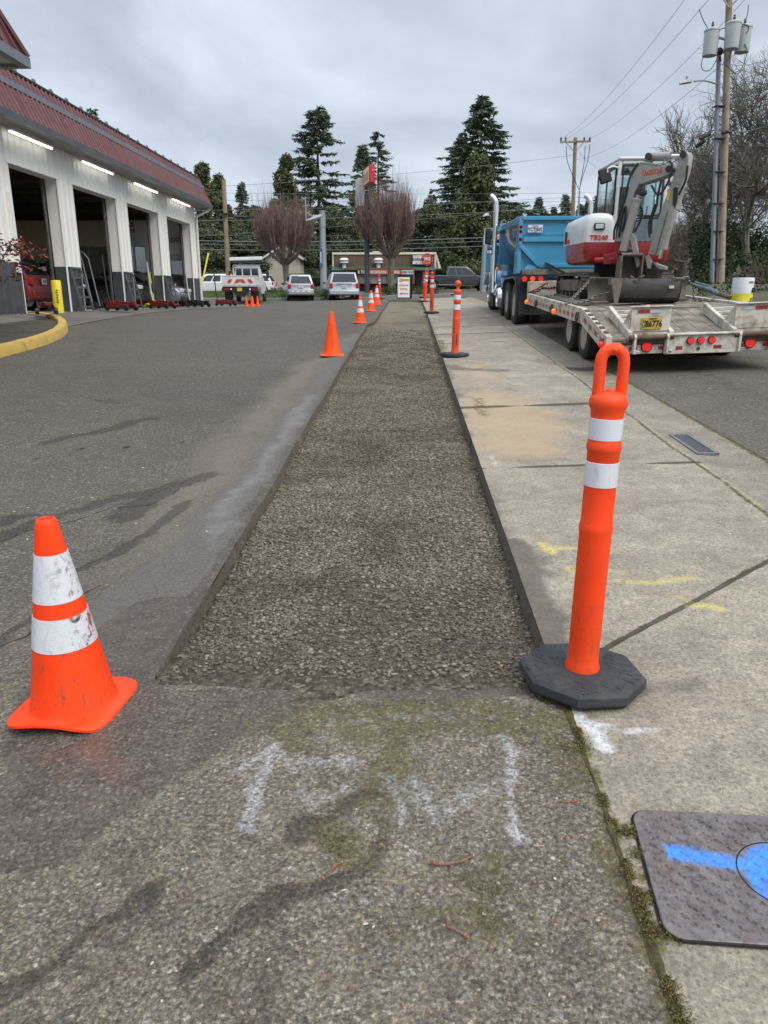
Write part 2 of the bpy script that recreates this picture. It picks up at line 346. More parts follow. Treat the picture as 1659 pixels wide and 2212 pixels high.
    c=mix(nt,mth(nt,'MULTIPLY',crk,.8),c,(.02,.02,.02))
    c=mix(nt,mth(nt,'MULTIPLY',breakup(nt,attr(nt,'crack'),v,30,.45,.75,.8),.85),c,(.016,.014,.012))
    rg=mth(nt,'SUBTRACT',.88,mth(nt,'MULTIPLY',wet,.26));rg=mth(nt,'SUBTRACT',rg,mth(nt,'MULTIPLY',oil,.2))
    rg=mth(nt,'ADD',rg,mth(nt,'MULTIPLY',noi(nt,v,30,4),.08))
    h=mth(nt,'ADD',mth(nt,'MULTIPLY',a.outputs[0],-.5),mth(nt,'MULTIPLY',mth(nt,'MULTIPLY',b.outputs[0],coarse),-1.0))
    h=mth(nt,'ADD',h,mth(nt,'MULTIPLY',noi(nt,v,70,5,.7),1.0))
    h=mth(nt,'MULTIPLY',h,mth(nt,'SUBTRACT',1.0,mth(nt,'MULTIPLY',mth(nt,'MAXIMUM',wet,sl),.45)))
    bp=nd(nt,'Bump',{'Strength':.9,'Distance':.010,'Height':h}).outputs[0]
    fin(nt,c,rg,0,bp,**{'Specular IOR Level':.4});return m
def concrete_material(name,base=(.30,.275,.235),patch=True):
    m,nt=newmat(name);v=nd(nt,'TexCoord').outputs['Object']
    a=nd(nt,'TexVoronoi',{'Vector':v,'Scale':170.0});ar=nd(nt,'SeparateColor',{0:a.outputs[1]}).outputs
    lo=[q*.70 for q in base];hi=[min(1,q*1.24) for q in base]
    c=mix(nt,ramp(nt,noi(nt,v,75,6,.75),[(.34,0),(.66,1)]),lo,hi)
    c=mix(nt,ramp(nt,ar[0],[(.80,0),(.92,.4)]),c,(.44,.39,.31));c=mix(nt,ramp(nt,ar[1],[(.86,0),(.96,.5)]),c,(.10,.09,.075))
    c=mix(nt,1.0,c,ramp(nt,noi(nt,v,1.1,6,.62,.5),[(.3,.74),(.7,1.14)]),'MULTIPLY')
    c=mix(nt,1.0,c,ramp(nt,noi(nt,v,6.5,7,.74,.4),[(.32,.70),(.68,1.16)]),'MULTIPLY')
    c=mix(nt,mth(nt,'MULTIPLY',ramp(nt,noi(nt,v,2.3,7,.72,.6),[(.48,0),(.66,1)]),.45),c,(.185,.150,.108))
    c=mix(nt,1.0,c,ramp(nt,noi(nt,v,66,5,.78),[(.33,.62),(.48,.98),(.56,1.06),(.68,1.42)]),'MULTIPLY')
    if patch:
        c=mix(nt,mth(nt,'MULTIPLY',breakup(nt,attr(nt,'tan'),v,3,.35,.8,.8),.62),c,mix(nt,noi(nt,v,30,5),(.34,.235,.135),(.46,.345,.215)))
        c=mix(nt,mth(nt,'MULTIPLY',breakup(nt,attr(nt,'oil'),v,6,.4,.75,1.0),.72),c,mix(nt,noi(nt,v,20,6,.7),(.055,.046,.038),(.12,.10,.082)))
        mo=breakup(nt,attr(nt,'moss'),v,18,.44,.72,1.5,9)
        c=mix(nt,mth(nt,'MULTIPLY',mo,.9),c,mix(nt,ramp(nt,noi(nt,v,32,5,.7),[(.35,0),(.65,1)]),(.030,.021,.010),(.13,.115,.022)))
        j=breakup(nt,attr(nt,'joint'),v,30,.45,.6,.5);c=mix(nt,mth(nt,'MULTIPLY',j,.85),c,(.045,.038,.027))
        wp=mth(nt,'MULTIPLY',breakup(nt,attr(nt,'white'),v,16,.42,.8,.9),ramp(nt,noi(nt,v,60,5,.75),[(.36,.2),(.58,1)]));c=mix(nt,mth(nt,'MULTIPLY',wp,.8),c,(.66,.68,.70))
        ye=mth(nt,'MULTIPLY',breakup(nt,attr(nt,'yellow'),v,20,.40,.95,1.2,9),ramp(nt,noi(nt,v,70,5,.75),[(.38,.1),(.62,1)]));c=mix(nt,mth(nt,'MULTIPLY',ye,.72),c,(.72,.60,.08))
        chip=nd(nt,'TexVoronoi',{'Vector':v,'Scale':19.0});cr=nd(nt,'SeparateColor',{0:chip.outputs[1]}).outputs
        k=mth(nt,'MULTIPLY',mth(nt,'GREATER_THAN',cr[0],.45),mth(nt,'LESS_THAN',chip.outputs[0],mth(nt,'MULTIPLY',mth(nt,'POWER',cr[1],2.0),.10)))
        c=mix(nt,mth(nt,'MULTIPLY',k,.75),c,ramp(nt,cr[2],[(0,(.05,.04,.03)),(.3,(.10,.085,.07)),(.45,(.50,.46,.40)),(1,(.64,.60,.53))]))
    h=mth(nt,'ADD',noi(nt,v,60,6,.75),mth(nt,'MULTIPLY',a.outputs[0],-.5))
    bp=nd(nt,'Bump',{'Strength':.55,'Distance':.006,'Height':h}).outputs[0]
    fin(nt,c,.86,0,bp,**{'Specular IOR Level':.3});return m
ASPH=asphalt_material();CONC=concrete_material('concrete',(.318,.274,.212))
TXL,TXR,TY0,TY1=-.88,.54,2.36,28.5
def tl_shift(y):  # the left cut wanders and steps in further up
    y=np.asarray(y,float)
    return .005*np.sin(y*1.7)+.004*np.sin(y*4.1+1)+.15*ss(16.8,17.5,y)+.07*ss(17.5,24,y)
def lot_warp(X,Y):
    X=X+tl_shift(Y)*np.exp(-((X-TXL)/.45)**2)
    Y=Y+(.012*np.sin(X*9)+.02*np.sin(X*3.1))*np.exp(-((Y-TY0)/.15)**2)
    return X,Y
P2=lambda px:spots(px)
MUD=P2([(345,1476),(480,1490),(640,1462),(1130,1456),(1180,1500),(1000,1525),(700,1510),(560,1570),(480,1610),(400,1660),(300,1720),(200,1790),(130,1860),(0,1905),(0,1560),(60,1480),(150,1400),(250,1340),(300,1300),(420,1280),(470,1225)])
SLUR=P2([(336,1478),(430,1310),(520,1150),(640,950),(737,790),(770,735),(745,735),(690,800),(600,905),(520,1010),(430,1110),(330,1215),(200,1300),(130,1420),(90,1500)])
CHLK=P2([(470,1210),(560,1080),(660,915),(700,850),(655,850),(610,900),(540,990),(450,1100),(400,1180)])
TANP=P2([(690,800),(600,905),(520,1010),(430,1110),(330,1215),(260,1240),(330,1120),(470,960),(560,870),(640,800),(760,722),(775,728)])
def noisy(X,Y,s,o): 
    return np.array([pn(a,b,s,o) for a,b in zip(X.ravel(),Y.ravel())]).reshape(X.shape)
_WC={}
def WP(f,a=1.0):
    """same mask read through a wandering offset, so that stains get ragged outlines"""
    def h(X,Y):
        k=(X.shape,float(X[0,0]),float(Y[-1,-1]))
        if k not in _WC:
            d=lambda o:.075*noisy(X,Y,2.1,o)+.045*noisy(X,Y,5.3,o+3)+.022*noisy(X,Y,13,o+7)
            _WC[k]=(d(31),d(57))
        dx,dy=_WC[k];return f(X+dx*a,Y+dy*a*1.3)
    return h
def a_wet(X,Y):
    m=poly_mask(X,Y,MUD,.035)
    m=np.maximum(m,np.clip(1-(np.abs(X-(TXL+tl_shift(Y)))/.10),0,1)*.9*((Y>2.2)&(Y<28))*(X<0))
    for px,r in [([(0,1710),(120,1640),(230,1600),(330,1540)],.06)]: m=np.maximum(m,.9*stroke(X,Y,px,r))
    return m
def a_oil(X,Y):
    m=np.zeros(X.shape)
    for px,r in [([(0,1165),(130,1110),(260,1075),(400,1045)],.09),([(280,1120),(330,1070),(430,1030)],.16),([(0,1130),(60,1110)],.1),([(170,1230),(250,1190),(330,1150),(420,1080)],.07),([(0,1400),(90,1330),(180,1270)],.05),([(60,2080),(180,2010),(260,1960),(380,1900)],.035),([(350,2140),(520,2010),(640,1930),(760,1860),(830,1800)],.035),([(0,2110),(90,2060)],.05),([(620,1800),(760,1730),(860,1700)],.05),([(90,960),(330,905)],.1)]: m=np.maximum(m,.80*stroke(X,Y,px,r*1.25))
    return m
def a_crack(X,Y):
    m=np.zeros(X.shape)
    for px,r in [([(0,1172),(60,1148),(150,1128),(240,1098),(310,1075),(395,1042)],.007),([(240,1098),(330,1090),(420,1040)],.006),([(0,1010),(180,970),(330,962),(480,940)],.006),([(0,1400),(70,1372),(140,1310),(220,1262)],.006),([(30,1560),(90,1545)],.006)]: m=np.maximum(m,np.clip(1.5-seg_dist(X,Y,spots(px))/(r*1.6),0,1))
    return m
def a_moss(X,Y):
    m=.9*np.clip(1-np.abs(X-.525)/.045,0,1)*(Y<2.4)
    for px,r,k in [([(640,1545),(860,1530),(1050,1530),(1180,1560)],.05,1.),([(860,1545),(840,1640),(830,1700)],.045,.95),([(1050,1600),(1150,1590)],.04,.7),([(560,1570),(600,1620)],.03,.7),([(700,1800),(740,1840)],.03,.85),([(830,1720),(850,1790)],.03,.7),([(1020,1905),(1080,1930)],.025,.9),([(1045,1990),(1060,2040)],.02,.7),([(1230,1560),(1260,1640),(1290,1720)],.03,.9),([(480,1540),(560,1600)],.02,.5),([(1110,1850),(1130,1870)],.02,.7),([(700,1560),(900,1580),(1100,1570)],.10,.62),([(560,1560),(620,1600)],.08,.55),([(840,1600),(870,1720)],.07,.6),([(1180,1600),(1240,1700)],.06,.55),([(640,1700),(800,1740)],.06,.5),([(700,1790),(760,1830)],.06,.6),([(1000,1880),(1100,1900)],.06,.5),([(900,2000),(1100,2010)],.08,.42)]:
        m=np.maximum(m,k*stroke(X,Y,px,r*1.35))
    return m
def a_white(X,Y):
    m=np.zeros(X.shape)
    for px,r,k in [([(580,1610),(552,1700),(528,1785)],.019,1.),([(572,1625),(500,1668)],.015,.9),([(590,1620),(625,1665)],.014,.85),([(640,1655),(765,1640)],.015,.75),([(640,1690),(672,1745),(745,1695)],.014,.75),([(890,1680),(868,1790)],.014,.7),([(905,1690),(945,1770)],.014,.75),([(990,1740),(1090,1690)],.015,.65),([(1085,1600),(1108,1640),(1112,1730),(1130,1810)],.014,.95),([(1120,1790),(1140,1820)],.018,1.),([(770,1560),(860,1545)],.02,.5),([(470,1660),(520,1630)],.012,.5),([(640,1650),(760,1650)],.035,.62),([(640,1720),(750,1710)],.035,.6),([(850,1690),(960,1760)],.05,.62),([(990,1740),(1110,1700)],.045,.6),([(1080,1600),(1130,1640)],.03,.6),([(700,1560),(920,1550)],.04,.5),([(540,1700),(560,1780)],.03,.6)]:
        m=np.maximum(m,k*.86*stroke(X,Y,px,r*1.75))
    return m
lxs=sorted(set(lines(-1.75,TXL,.02)+lines(TXL,TXR,.02)+lines(-3.4,-1.75,.025)+[-3.4-q for q in lines(0,24.4,.06,1.10,2.2)]))
lys=sorted(set(lines(.75,TY0,.02)+lines(TY0,4.2,.02)+[4.2+q for q in lines(0,TY1-4.2,.03,1.035,.5)]+lines(TY1,57,.6)+lines(-5,.75,.3)))
def lot_z(X,Y): return gz(X,Y)+.004*np.sin(X*5)*np.sin(Y*4)+.006*noisy(X,Y,2.3,1)*(Y<40)-.05*np.exp(-((Y-TY0)/.06)**2)*(X>TXL)*(X<TXR)*(Y>TY0-.2)*.4
lot=sheet('parking_lot',lxs,lys,lot_z,ASPH,skip=lambda x,y:((x>TXL)&(x<TXR)&(y>TY0)&(y<TY1))|((x>-17)&(x<-11)&(y<4))&False,warp=lot_warp,attrs=dict(
    coarse=lambda X,Y:np.clip(ss(3.4,1.7,Y)+.25*ss(9,3,Y),0,1),wet=WP(a_wet,.8),oil=WP(a_oil,1.1),moss=WP(a_moss,.7),white=WP(a_white,.30),crack=WP(a_crack,.5),
    slurry=WP(lambda X,Y:poly_mask(X,Y,SLUR,.05),1.2),tan=WP(lambda X,Y:poly_mask(X,Y,TANP,.30),1.5),chalk=WP(lambda X,Y:.75*poly_mask(X,Y,CHLK,.14),1.2),
    rust=WP(lambda X,Y:.62*stroke(X,Y,[(120,1640),(200,1625),(250,1650)],.15),1.2)))
# ---- sidewalk, driveway apron, gutter
JY=[G(1150,1010).y,G(1100,878).y,G(1080,826).y,G(1060,797).y]
while JY[-1]<29: JY.append(JY[-1]+1.55)
CRK=spots([(1290,1412),(1310,1400),(1395,1355),(1500,1300),(1590,1250),(1659,1213)])
CRKe=CRK+[CRK[-1]+(CRK[-1]-CRK[-2])*4]
def s_joint(X,Y):
    m=np.zeros(X.shape)
    for j in JY: m=np.maximum(m,np.clip(1.3-np.abs(Y-j-.006*np.sin(X*7))/(.007+.0006*j),0,1))
    for px,r in [([(1395,1935),(1440,1948)],.014),([(1420,2012),(1460,2030)],.012),([(1340,1795),(1375,1800)],.016)]: m=np.maximum(m,stroke(X,Y,px,r))
    return np.maximum(m,1.0*np.clip(1.3-seg_dist(X,Y,CRKe)/.018,0,1))
def s_moss(X,Y):
    m=.95*np.clip(1-np.abs(X-.545)/.030,0,1)*(Y<2.3)
    m=np.maximum(m,.75*np.clip(1-seg_dist(X,Y,CRKe)/.03,0,1)*(.6+.6*np.sin(X*9)))
    m=np.maximum(m,.9*np.clip(1-np.abs(X-2.02-.008*np.sin(Y*3))/.035,0,1)*(Y<16))
    for px,r,k in [([(1335,1790),(1380,1810),(1400,1900)],.02,.9),([(1395,1935),(1440,1955),(1470,2040)],.02,.9),([(1420,2012),(1470,2040)],.02,.9),([(1030,860),(1045,900)],.12,.55),([(1000,1065),(1010,1095)],.05,.4),([(952,735),(955,760)],.15,.6)]: m=np.maximum(m,k*stroke(X,Y,px,r))
    return m
def s_tan(X,Y):
    return np.maximum(1.0*poly_mask(X,Y,spots([(975,850),(1060,845),(1160,858),(1205,920),(1225,985),(1060,1000),(1015,950)]),.30),.6*poly_mask(X,Y,spots([(960,790),(1060,775),(1120,820),(1000,870)]),.3))
def s_oil(X,Y):
    m=np.clip(1-(X-.54)/.10,0,1)*.62*(Y>2.5)*(Y<20)
    for px,r,k in [([(1120,1180),(1150,1260),(1175,1340),(1190,1380)],.12,1.),([(960,790),(1010,800),(1090,800)],.22,.8),([(1060,1120),(1110,1180)],.05,.6),([(1140,1210),(1160,1250)],.07,1.),([(1400,1490),(1500,1475)],.07,.6),([(1480,1560),(1600,1590)],.04,.5)]: m=np.maximum(m,k*stroke(X,Y,px,r))
    return m
def s_white(X,Y):
    m=np.zeros(X.shape)
    for px,r,k in [([(1245,1540),(1280,1580),(1300,1615)],.028,1.),([(1270,1555),(1350,1582),(1420,1580)],.016,.8),([(1085,1140),(1100,1165)],.012,.35),([(1060,985),(1075,1005)],.03,.6),([(1365,1115),(1400,1150)],.018,.55),([(1530,1158),(1659,1188)],.014,.55),([(1230,1070),(1240,1080)],.02,.5)]: m=np.maximum(m,k*.9*stroke(X,Y,px,r*1.6))
    return m
def s_yel(X,Y):
    m=np.zeros(X.shape)
    for px,r,k in [([(1170,1175),(1195,1195)],.025,1.),([(1190,1187),(1250,1182)],.020,.9),([(1300,1190),(1350,1197)],.018,.6),([(1222,1225),(1240,1245)],.028,.8),([(1310,1232),(1350,1242)],.022,.8),([(1330,1258),(1420,1265),(1500,1250)],.03,.85),([(1320,1290),(1380,1296)],.016,.6),([(1440,1285),(1490,1300)],.016,.7),([(1500,1312),(1545,1315)],.03,1.)]: m=np.maximum(m,k*.9*stroke(X,Y,px,r*1.6))
    return m
sxs=lines(TXR,2.02,.022)+lines(2.02,2.06,.02);sys_=lines(-5,.75,.25)+lines(.75,4.2,.022)+[4.2+q for q in lines(0,26.8,.03,1.03,.12)]
def side_z(X,Y): return gz(X,Y)+.003+.004*noisy(X,Y,1.4,9)-.010*np.clip(1.2-seg_dist(X,Y,CRKe)/.012,0,1)
side=sheet('sidewalk',sxs,sys_,side_z,CONC,attrs=dict(joint=s_joint,moss=WP(s_moss,.22),tan=WP(s_tan,2.0),oil=WP(s_oil,1.0),white=WP(s_white,.3),yellow=WP(s_yel,.35)))
GUT=concrete_material('gutter concrete',(.25,.222,.175))
def gut_z(X,Y): return gz(X,Y)-.02*np.sin(np.clip((X-2.05)/.47,0,1)*math.pi)+.002
GR=spots([(1450,938),(1490,937),(1548,978),(1508,982)]);GX0,GX1,GY0,GY1=2.13,2.285,5.36,5.98
gx=lines(2.06,2.52,.03)+[GX0,GX1];gy=lines(-5,3,.3)+lines(3,9,.06)+lines(9,32,.35)+[GY0,GY1]
gut=sheet('gutter',gx,gy,gut_z,GUT,skip=lambda x,y:(x>GX0)&(x<GX1)&(y>GY0)&(y<GY1),attrs=dict(joint=lambda X,Y:np.maximum.reduce([np.clip(1.3-np.abs(Y-q)/.012,0,1) for q in (3.4,4.75,6.7,9.7,12.7,15.7,18.7)]),moss=lambda X,Y:.55*np.clip(1-np.abs(X-2.06)/.02,0,1)+.9*np.clip(1-np.abs(X-2.51)/.05,0,1)*(Y<16),tan=lambda X,Y:X*0,oil=lambda X,Y:.35*(np.abs(X-2.3)<.1),white=lambda X,Y:X*0,yellow=lambda X,Y:X*0))
# ---- road
z0=lambda X,Y:X*0
rd=sheet('road',lines(2.52,4,.25)+lines(4,6.7,.9),lines(-5,2,.5)+lines(2,14,.2)+lines(14,58,1.5),lambda X,Y:gz(X,Y)+.004,ASPH,attrs=dict(coarse=lambda X,Y:.15+X*0,wet=z0,oil=lambda X,Y:.62*np.clip(1-np.abs(X-3.45)/.5,0,1)*np.clip(Y/8,0,1),moss=lambda X,Y:.6*np.clip(1-np.abs(X-2.54)/.04,0,1)*(Y<9),white=z0,slurry=z0,tan=lambda X,Y:.35*np.clip(1-np.abs(X-2.7)/.3,0,1),chalk=z0,rust=z0))
rd3=sheet('road',lines(.54,2.52,.5),lines(30.9,57.2,1.0),lambda X,Y:gz(X,Y)+.001,ASPH,attrs=dict(coarse=z0,wet=z0,oil=z0,moss=z0,white=z0,slurry=z0,tan=z0,chalk=z0,rust=z0))
rd2=sheet('road',lines(-60,80,4),lines(57,72,1.5),lambda X,Y:gz(X,Y)+.012,ASPH,attrs=dict(coarse=z0,wet=z0,oil=z0,moss=z0,white=z0,slurry=z0,tan=z0,chalk=z0,rust=z0))
# ---- wide terrain under and behind everything
m,nt=newmat('grassy earth');v=nd(nt,'TexCoord').outputs['Object']
c=mix(nt,ramp(nt,noi(nt,v,.6,6,.7),[(.4,0),(.6,1)]),(.045,.05,.02),(.075,.065,.038));fin(nt,c,.95)
EARTH=m
ter=sheet('ground',lines(-260,-40,20)+lines(-40,40,1.0)+lines(40,260,20),lines(-30,-5,5)+lines(-5,60,1.0)+lines(60,420,15),lambda X,Y:gz(X,Y)-.22,EARTH)
# ---- the open cut: gravel bed and its cut faces
BED=lambda X,Y:gz(X,Y)-.012-.055*ss(TY0+.02,TY0+.5,Y)+.012*noisy(X,Y,1.9,4)+.006*noisy(X,Y,7,2)-.012*(ss(.25,.5,X))
m,nt=newmat('dirt and stone fines');v=nd(nt,'TexCoord').outputs['Object']
vo=nd(nt,'TexVoronoi',{'Vector':v,'Scale':62.0});vr=nd(nt,'SeparateColor',{0:vo.outputs[1]}).outputs
c=ramp(nt,vr[0],[(0,(.055,.045,.032)),(.5,(.118,.098,.071)),(.85,(.18,.152,.113)),(1,(.27,.235,.18))])
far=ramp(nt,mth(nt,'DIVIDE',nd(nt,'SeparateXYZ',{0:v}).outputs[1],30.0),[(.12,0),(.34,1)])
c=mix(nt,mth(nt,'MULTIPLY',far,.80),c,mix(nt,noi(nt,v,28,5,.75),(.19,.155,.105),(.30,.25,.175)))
c=mix(nt,ramp(nt,noi(nt,v,1.3,6,.65,.6),[(.48,0),(.68,.5)]),c,mix(nt,noi(nt,v,60,5,.7),(.058,.048,.036),(.115,.097,.073)))
c=mix(nt,1.0,c,ramp(nt,noi(nt,nd(nt,'Mapping',{0:v,3:(.8,.28,1)}).outputs[0],1.5,5),[(.3,.80),(.7,1.18)]),'MULTIPLY')
bp=nd(nt,'Bump',{'Strength':1.0,'Distance':.016,'Height':mth(nt,'ADD',mth(nt,'MULTIPLY',vo.outputs[0],-1.2),noi(nt,v,120,4,.7))}).outputs[0]
fin(nt,c,.92,0,bp,**{'Specular IOR Level':.25});BEDM=m
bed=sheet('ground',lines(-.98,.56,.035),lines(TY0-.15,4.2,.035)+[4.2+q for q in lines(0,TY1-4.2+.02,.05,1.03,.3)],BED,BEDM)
# cut faces of pavement round the bed
m,nt=newmat('cut pavement edge');v=nd(nt,'TexCoord').outputs['Object']
c=mix(nt,ramp(nt,noi(nt,v,55,6,.75),[(.36,0),(.64,1)]),(.055,.044,.034),(.165,.135,.102));c=mix(nt,ramp(nt,noi(nt,v,8,6,.75),[(.60,0),(.70,.8)]),c,(.24,.22,.185))
bp=nd(nt,'Bump',{'Strength':1,'Distance':.01,'Height':noi(nt,v,50,6,.8)}).outputs[0];fin(nt,c,.9,0,bp);CUT=m
def wall_strip(name,xf,ys,mat,sgn,top=0.0):
    V=[];F=[];n=len(ys)
    for y in ys:
        x=xf(y);zt=g(x,y)+top
        for k in range(5):
            q=k/4;V.append((x+sgn*(.012*q+.006*pn(y*9,k*3,1,sgn)),y,zt-.13*q))
    for i in range(n-1):
        for k in range(4): F.append((i*5+k,i*5+k+1,(i+1)*5+k+1,(i+1)*5+k))
    o=link(name,np_mesh(name,V,F,mat,4,None,False));o['kind']='structure';return o
wy=lines(TY0,6,.04)+lines(6,TY1,.2)
wall_strip('pavement_edge',lambda y:TXL+float(tl_shift(y)),wy,CUT,1,.002)
wall_strip('pavement_edge',lambda y:TXR,wy,CUT,-1,.004)
V=[];F=[]
for i,x in enumerate(lines(TXL,TXR,.05)):
    x=min(TXR,x)
    V+=[(x,TY1,g(x,TY1)+.002),(x,TY1-.02,g(x,TY1)-.13)]
    if i: F.append((2*i-2,2*i-1,2*i+1,2*i))
o=link('pavement_edge',np_mesh('pavement_edge',V,F,CUT,4));o['kind']='structure'
# ---- crushed stone lying loose in the bed
def stones():
    rs=np.random.RandomState(3);V=[];F=[];A=[];cnt=0
    cube=np.array([(a,b,c) for a in(-1,1) for b in(-1,1) for c in(-1,1)],float);fq=np.array([(0,1,3,2),(4,6,7,5),(0,4,5,1),(2,3,7,6),(0,2,6,4),(1,5,7,3)])
    for (y0,y1,n,r0,r1) in [(2.38,3.6,20000,.0038,.0115),(3.6,5.5,27000,.0042,.0118),(5.5,9.5,30000,.0060,.0128),(9.5,17,24000,.0085,.0150)]:
        ys=rs.uniform(y0,y1,n);xs=rs.uniform(-.865,.525,n)
        for x,y in zip(xs,ys):
            if x<TXL+float(tl_shift(y))+.012: continue
            if y>9.5 and rs.rand()<(y-9.5)/7.5: continue
            d=pn(x,y,.9,20)+.35*pn(x,y,3.2,5)
            lim=.36 if y>2.85 else .36-(2.85-y)*1.9
            if x>.05 and y<3.0: lim-=.25*(x)
            if d>lim and rs.rand()<.72: continue
            r=r0+(r1-r0)*rs.rand()**1.6
            q=cube*rs.uniform(.55,1.0,(8,3))*np.array([1,rs.uniform(.55,.95),rs.uniform(.26,.55)])*r
            a=rs.uniform(0,6.28);t=rs.normal(0,.25);ca,sa,ct,st=math.cos(a),math.sin(a),math.cos(t),math.sin(t)
            y_=q[:,1]*ct-q[:,2]*st;z_=q[:,1]*st+q[:,2]*ct;xx=q[:,0]*ca-y_*sa;yy=q[:,0]*sa+y_*ca
            V.append((xx+x,yy+y,z_,x,y,r));F.append(fq+cnt*8);A.append(np.full(8,rs.rand()));cnt+=1
    cx=np.array([q[3] for q in V]);cy=np.array([q[4] for q in V]);cr=np.array([q[5] for q in V]);cz=BED(cx,cy)+cr*.28
    P=np.stack([np.array([q[0] for q in V]),np.array([q[1] for q in V]),np.array([q[2] for q in V])+cz[:,None]],-1).reshape(-1,3)
    m,nt=newmat('crushed stone');rnd=attr(nt,'rnd');v=nd(nt,'TexCoord').outputs['Object']
    c=ramp(nt,rnd,[(0,(.090,.073,.052)),(.5,(.165,.137,.100)),(.85,(.225,.190,.142)),(1,(.34,.295,.23))]);c=mix(nt,ramp(nt,noi(nt,v,160,4,.7),[(.4,0),(.65,.5)]),c,(.075,.065,.051))
    c=mix(nt,1.0,c,ramp(nt,noi(nt,v,1.4,6,.65,.5),[(.34,.62),(.5,.98),(.68,1.22)]),'MULTIPLY')
    fin(nt,c,.88,0,None,**{'Specular IOR Level':.25})
    o=link('gravel',np_mesh('gravel',P,np.concatenate(F),m,4,{'rnd':np.concatenate(A)}));tag(o,'brown crushed gravel lying in the long open cut beside the sidewalk','gravel',kind='stuff')
stones()
# ================================================================== CONES AND DELINEATOR POSTS
OR1=orange_mat('traffic orange',ORANGE,.85);OR2=orange_mat('traffic orange clean',(1.0,.078,.008),.5);ORP=orange_mat('post orange',(1.0,.060,.009),.6,True);ORD=orange_mat('faded post orange',(.78,.075,.03),.3)
REF1=reflective_mat('torn reflective sheeting',1.0);REF2=reflective_mat('reflective sheeting')
RUB=M('recycled rubber',(.030,.032,.035),.75,0,.35,14,.004,55,dirt=(.10,.095,.085),dsc=7,damt=.28)
def rsq(h,n,k=5.0):
    o=[]
    for j in range(n):
        a=2*math.pi*(j+.5)/n;ca,sa=math.cos(a),math.sin(a);r=h/((abs(ca)**k+abs(sa)**k)**(1/k));o.append((r*ca,r*sa))
    return o
def make_cone(label,mat,h=.665,rb=.135,rt=.030,half=.172,curl=.0,bands=None,bmat=None,group=None,marks=False):
    t=thing('traffic_cone',label,'traffic cone',(0,0,0),group);n=56;m=MB();sq=rsq(half,n)
    def cr(x,y): return curl*(math.exp(-((y+half)/.05)**2)*(1-(x/half)**2)-.4*((abs(x)+abs(y))/(2*half))**4)
    cc=lambda r,z:[(r*math.cos(2*math.pi*(j+.5)/n),r*math.sin(2*math.pi*(j+.5)/n),z) for j in range(n)]
    rings=[[(x*.55,y*.55,.001) for x,y in sq],[(x*.97,y*.97,.001+max(0,cr(x,y))) for x,y in sq],[(x,y,.005+max(0,cr(x,y))) for x,y in sq],[(x,y,.014+max(0,cr(x,y))) for x,y in sq],[(x*.97,y*.97,.019+max(0,cr(x,y))) for x,y in sq]]
    rings.append([(x*.5+a*.5,y*.5+b*.5,.022) for (x,y),(a,b,_) in zip(sq,cc(rb*1.08,0))])
    rings+=[cc(rb*1.04,.028),cc(rb*.985,.045)]
    for q in (.2,.4,.6,.8,.93): rings.append(cc(rb*.985+(rt-rb*.985)*q,.045+(h-.045)*q))
    rings+=[cc(rt*1.02,h-.012),cc(rt*.9,h-.002),cc(rt*.72,h),cc(rt*.60,h-.006),cc(rt*.55,h-.06)]
    m.loft(rings,caps=False);m.add(rings[-1],[tuple(range(n))]);m.build('body',mat,t,sharp=50)
    R_=lambda z:rb*.985+(rt-rb*.985)*(z-.045)/(h-.045)
    for z0_,z1_ in (bands or []):
        b=MB();e=.0016;b.lathe([(R_(z0_),z0_),(R_(z0_)+e,z0_),(R_(z1_)+e,z1_),(R_(z1_),z1_)],(0,0,0),56);b.build('reflective_band',bmat,t)
    if marks:
        b=MB();rr=random.Random(4)
        for k in range(15):
            z=.12+k*.024;r=R_(z)+.0012
            for q in range(2):
                a=-1.62+.10*rr.uniform(-1,1);d=rr.uniform(-.008,.008)
                p=Vector((r*math.cos(a),r*math.sin(a),z));w=Vector((-math.sin(a),math.cos(a),0))*rr.uniform(.004,.012)*1.4
                b.tube([p-w,p+w+Vector((0,0,d))],.0022,4)
        b.build('lettering',M('faded marker ink',(.22,.035,.02),.7),t)
    return t
CG='orange traffic cones along the left edge of the cut'
c1=make_cone('big orange cone with torn white bands, nearest, at the left of the photo',OR1,.665,.135,.031,.172,.020,[(.245,.352),(.402,.555)],REF1,CG)
c1.location=(-1.108,2.185,g(-1.108,2.2)+.003);c1.rotation_euler=(R(1.2),R(-.8),R(-5))
c2=make_cone('plain orange cone without white bands, with dark writing down its side',OR2,.655,.135,.03,.178,0,None,None,CG,True)
c2.location=(-1.14,11.55,g(-1.14,11.55)+.002);c2.rotation_euler[2]=R(12)
c3=make_cone('orange cone with two white bands, first banded cone beyond the plain one',OR2,.665,.135,.031,.172,.0,[(.265,.365),(.42,.57)],REF2,CG)
c3.location=(-1.056,17.4,g(-1.056,17.4)+.002);c3.rotation_euler[2]=R(8);c3.scale=(.87,.87,.87)
copy_thing(c3,(-.98,21.1,g(-.98,21.1)+.002),'orange cone with two white bands, middle of the three small banded ones',R(-10),.83)
copy_thing(c3,(-.955,24.5,g(-.955,24.5)+.002),'orange cone with two white bands, the farthest one beside the cut',R(20),.88)
SG='small orange cones behind the flatbed truck'
sc=make_cone('small plain orange cone standing alone at the left of its group behind the flatbed truck',OR2,.42,.085,.022,.115,0,None,None,SG)
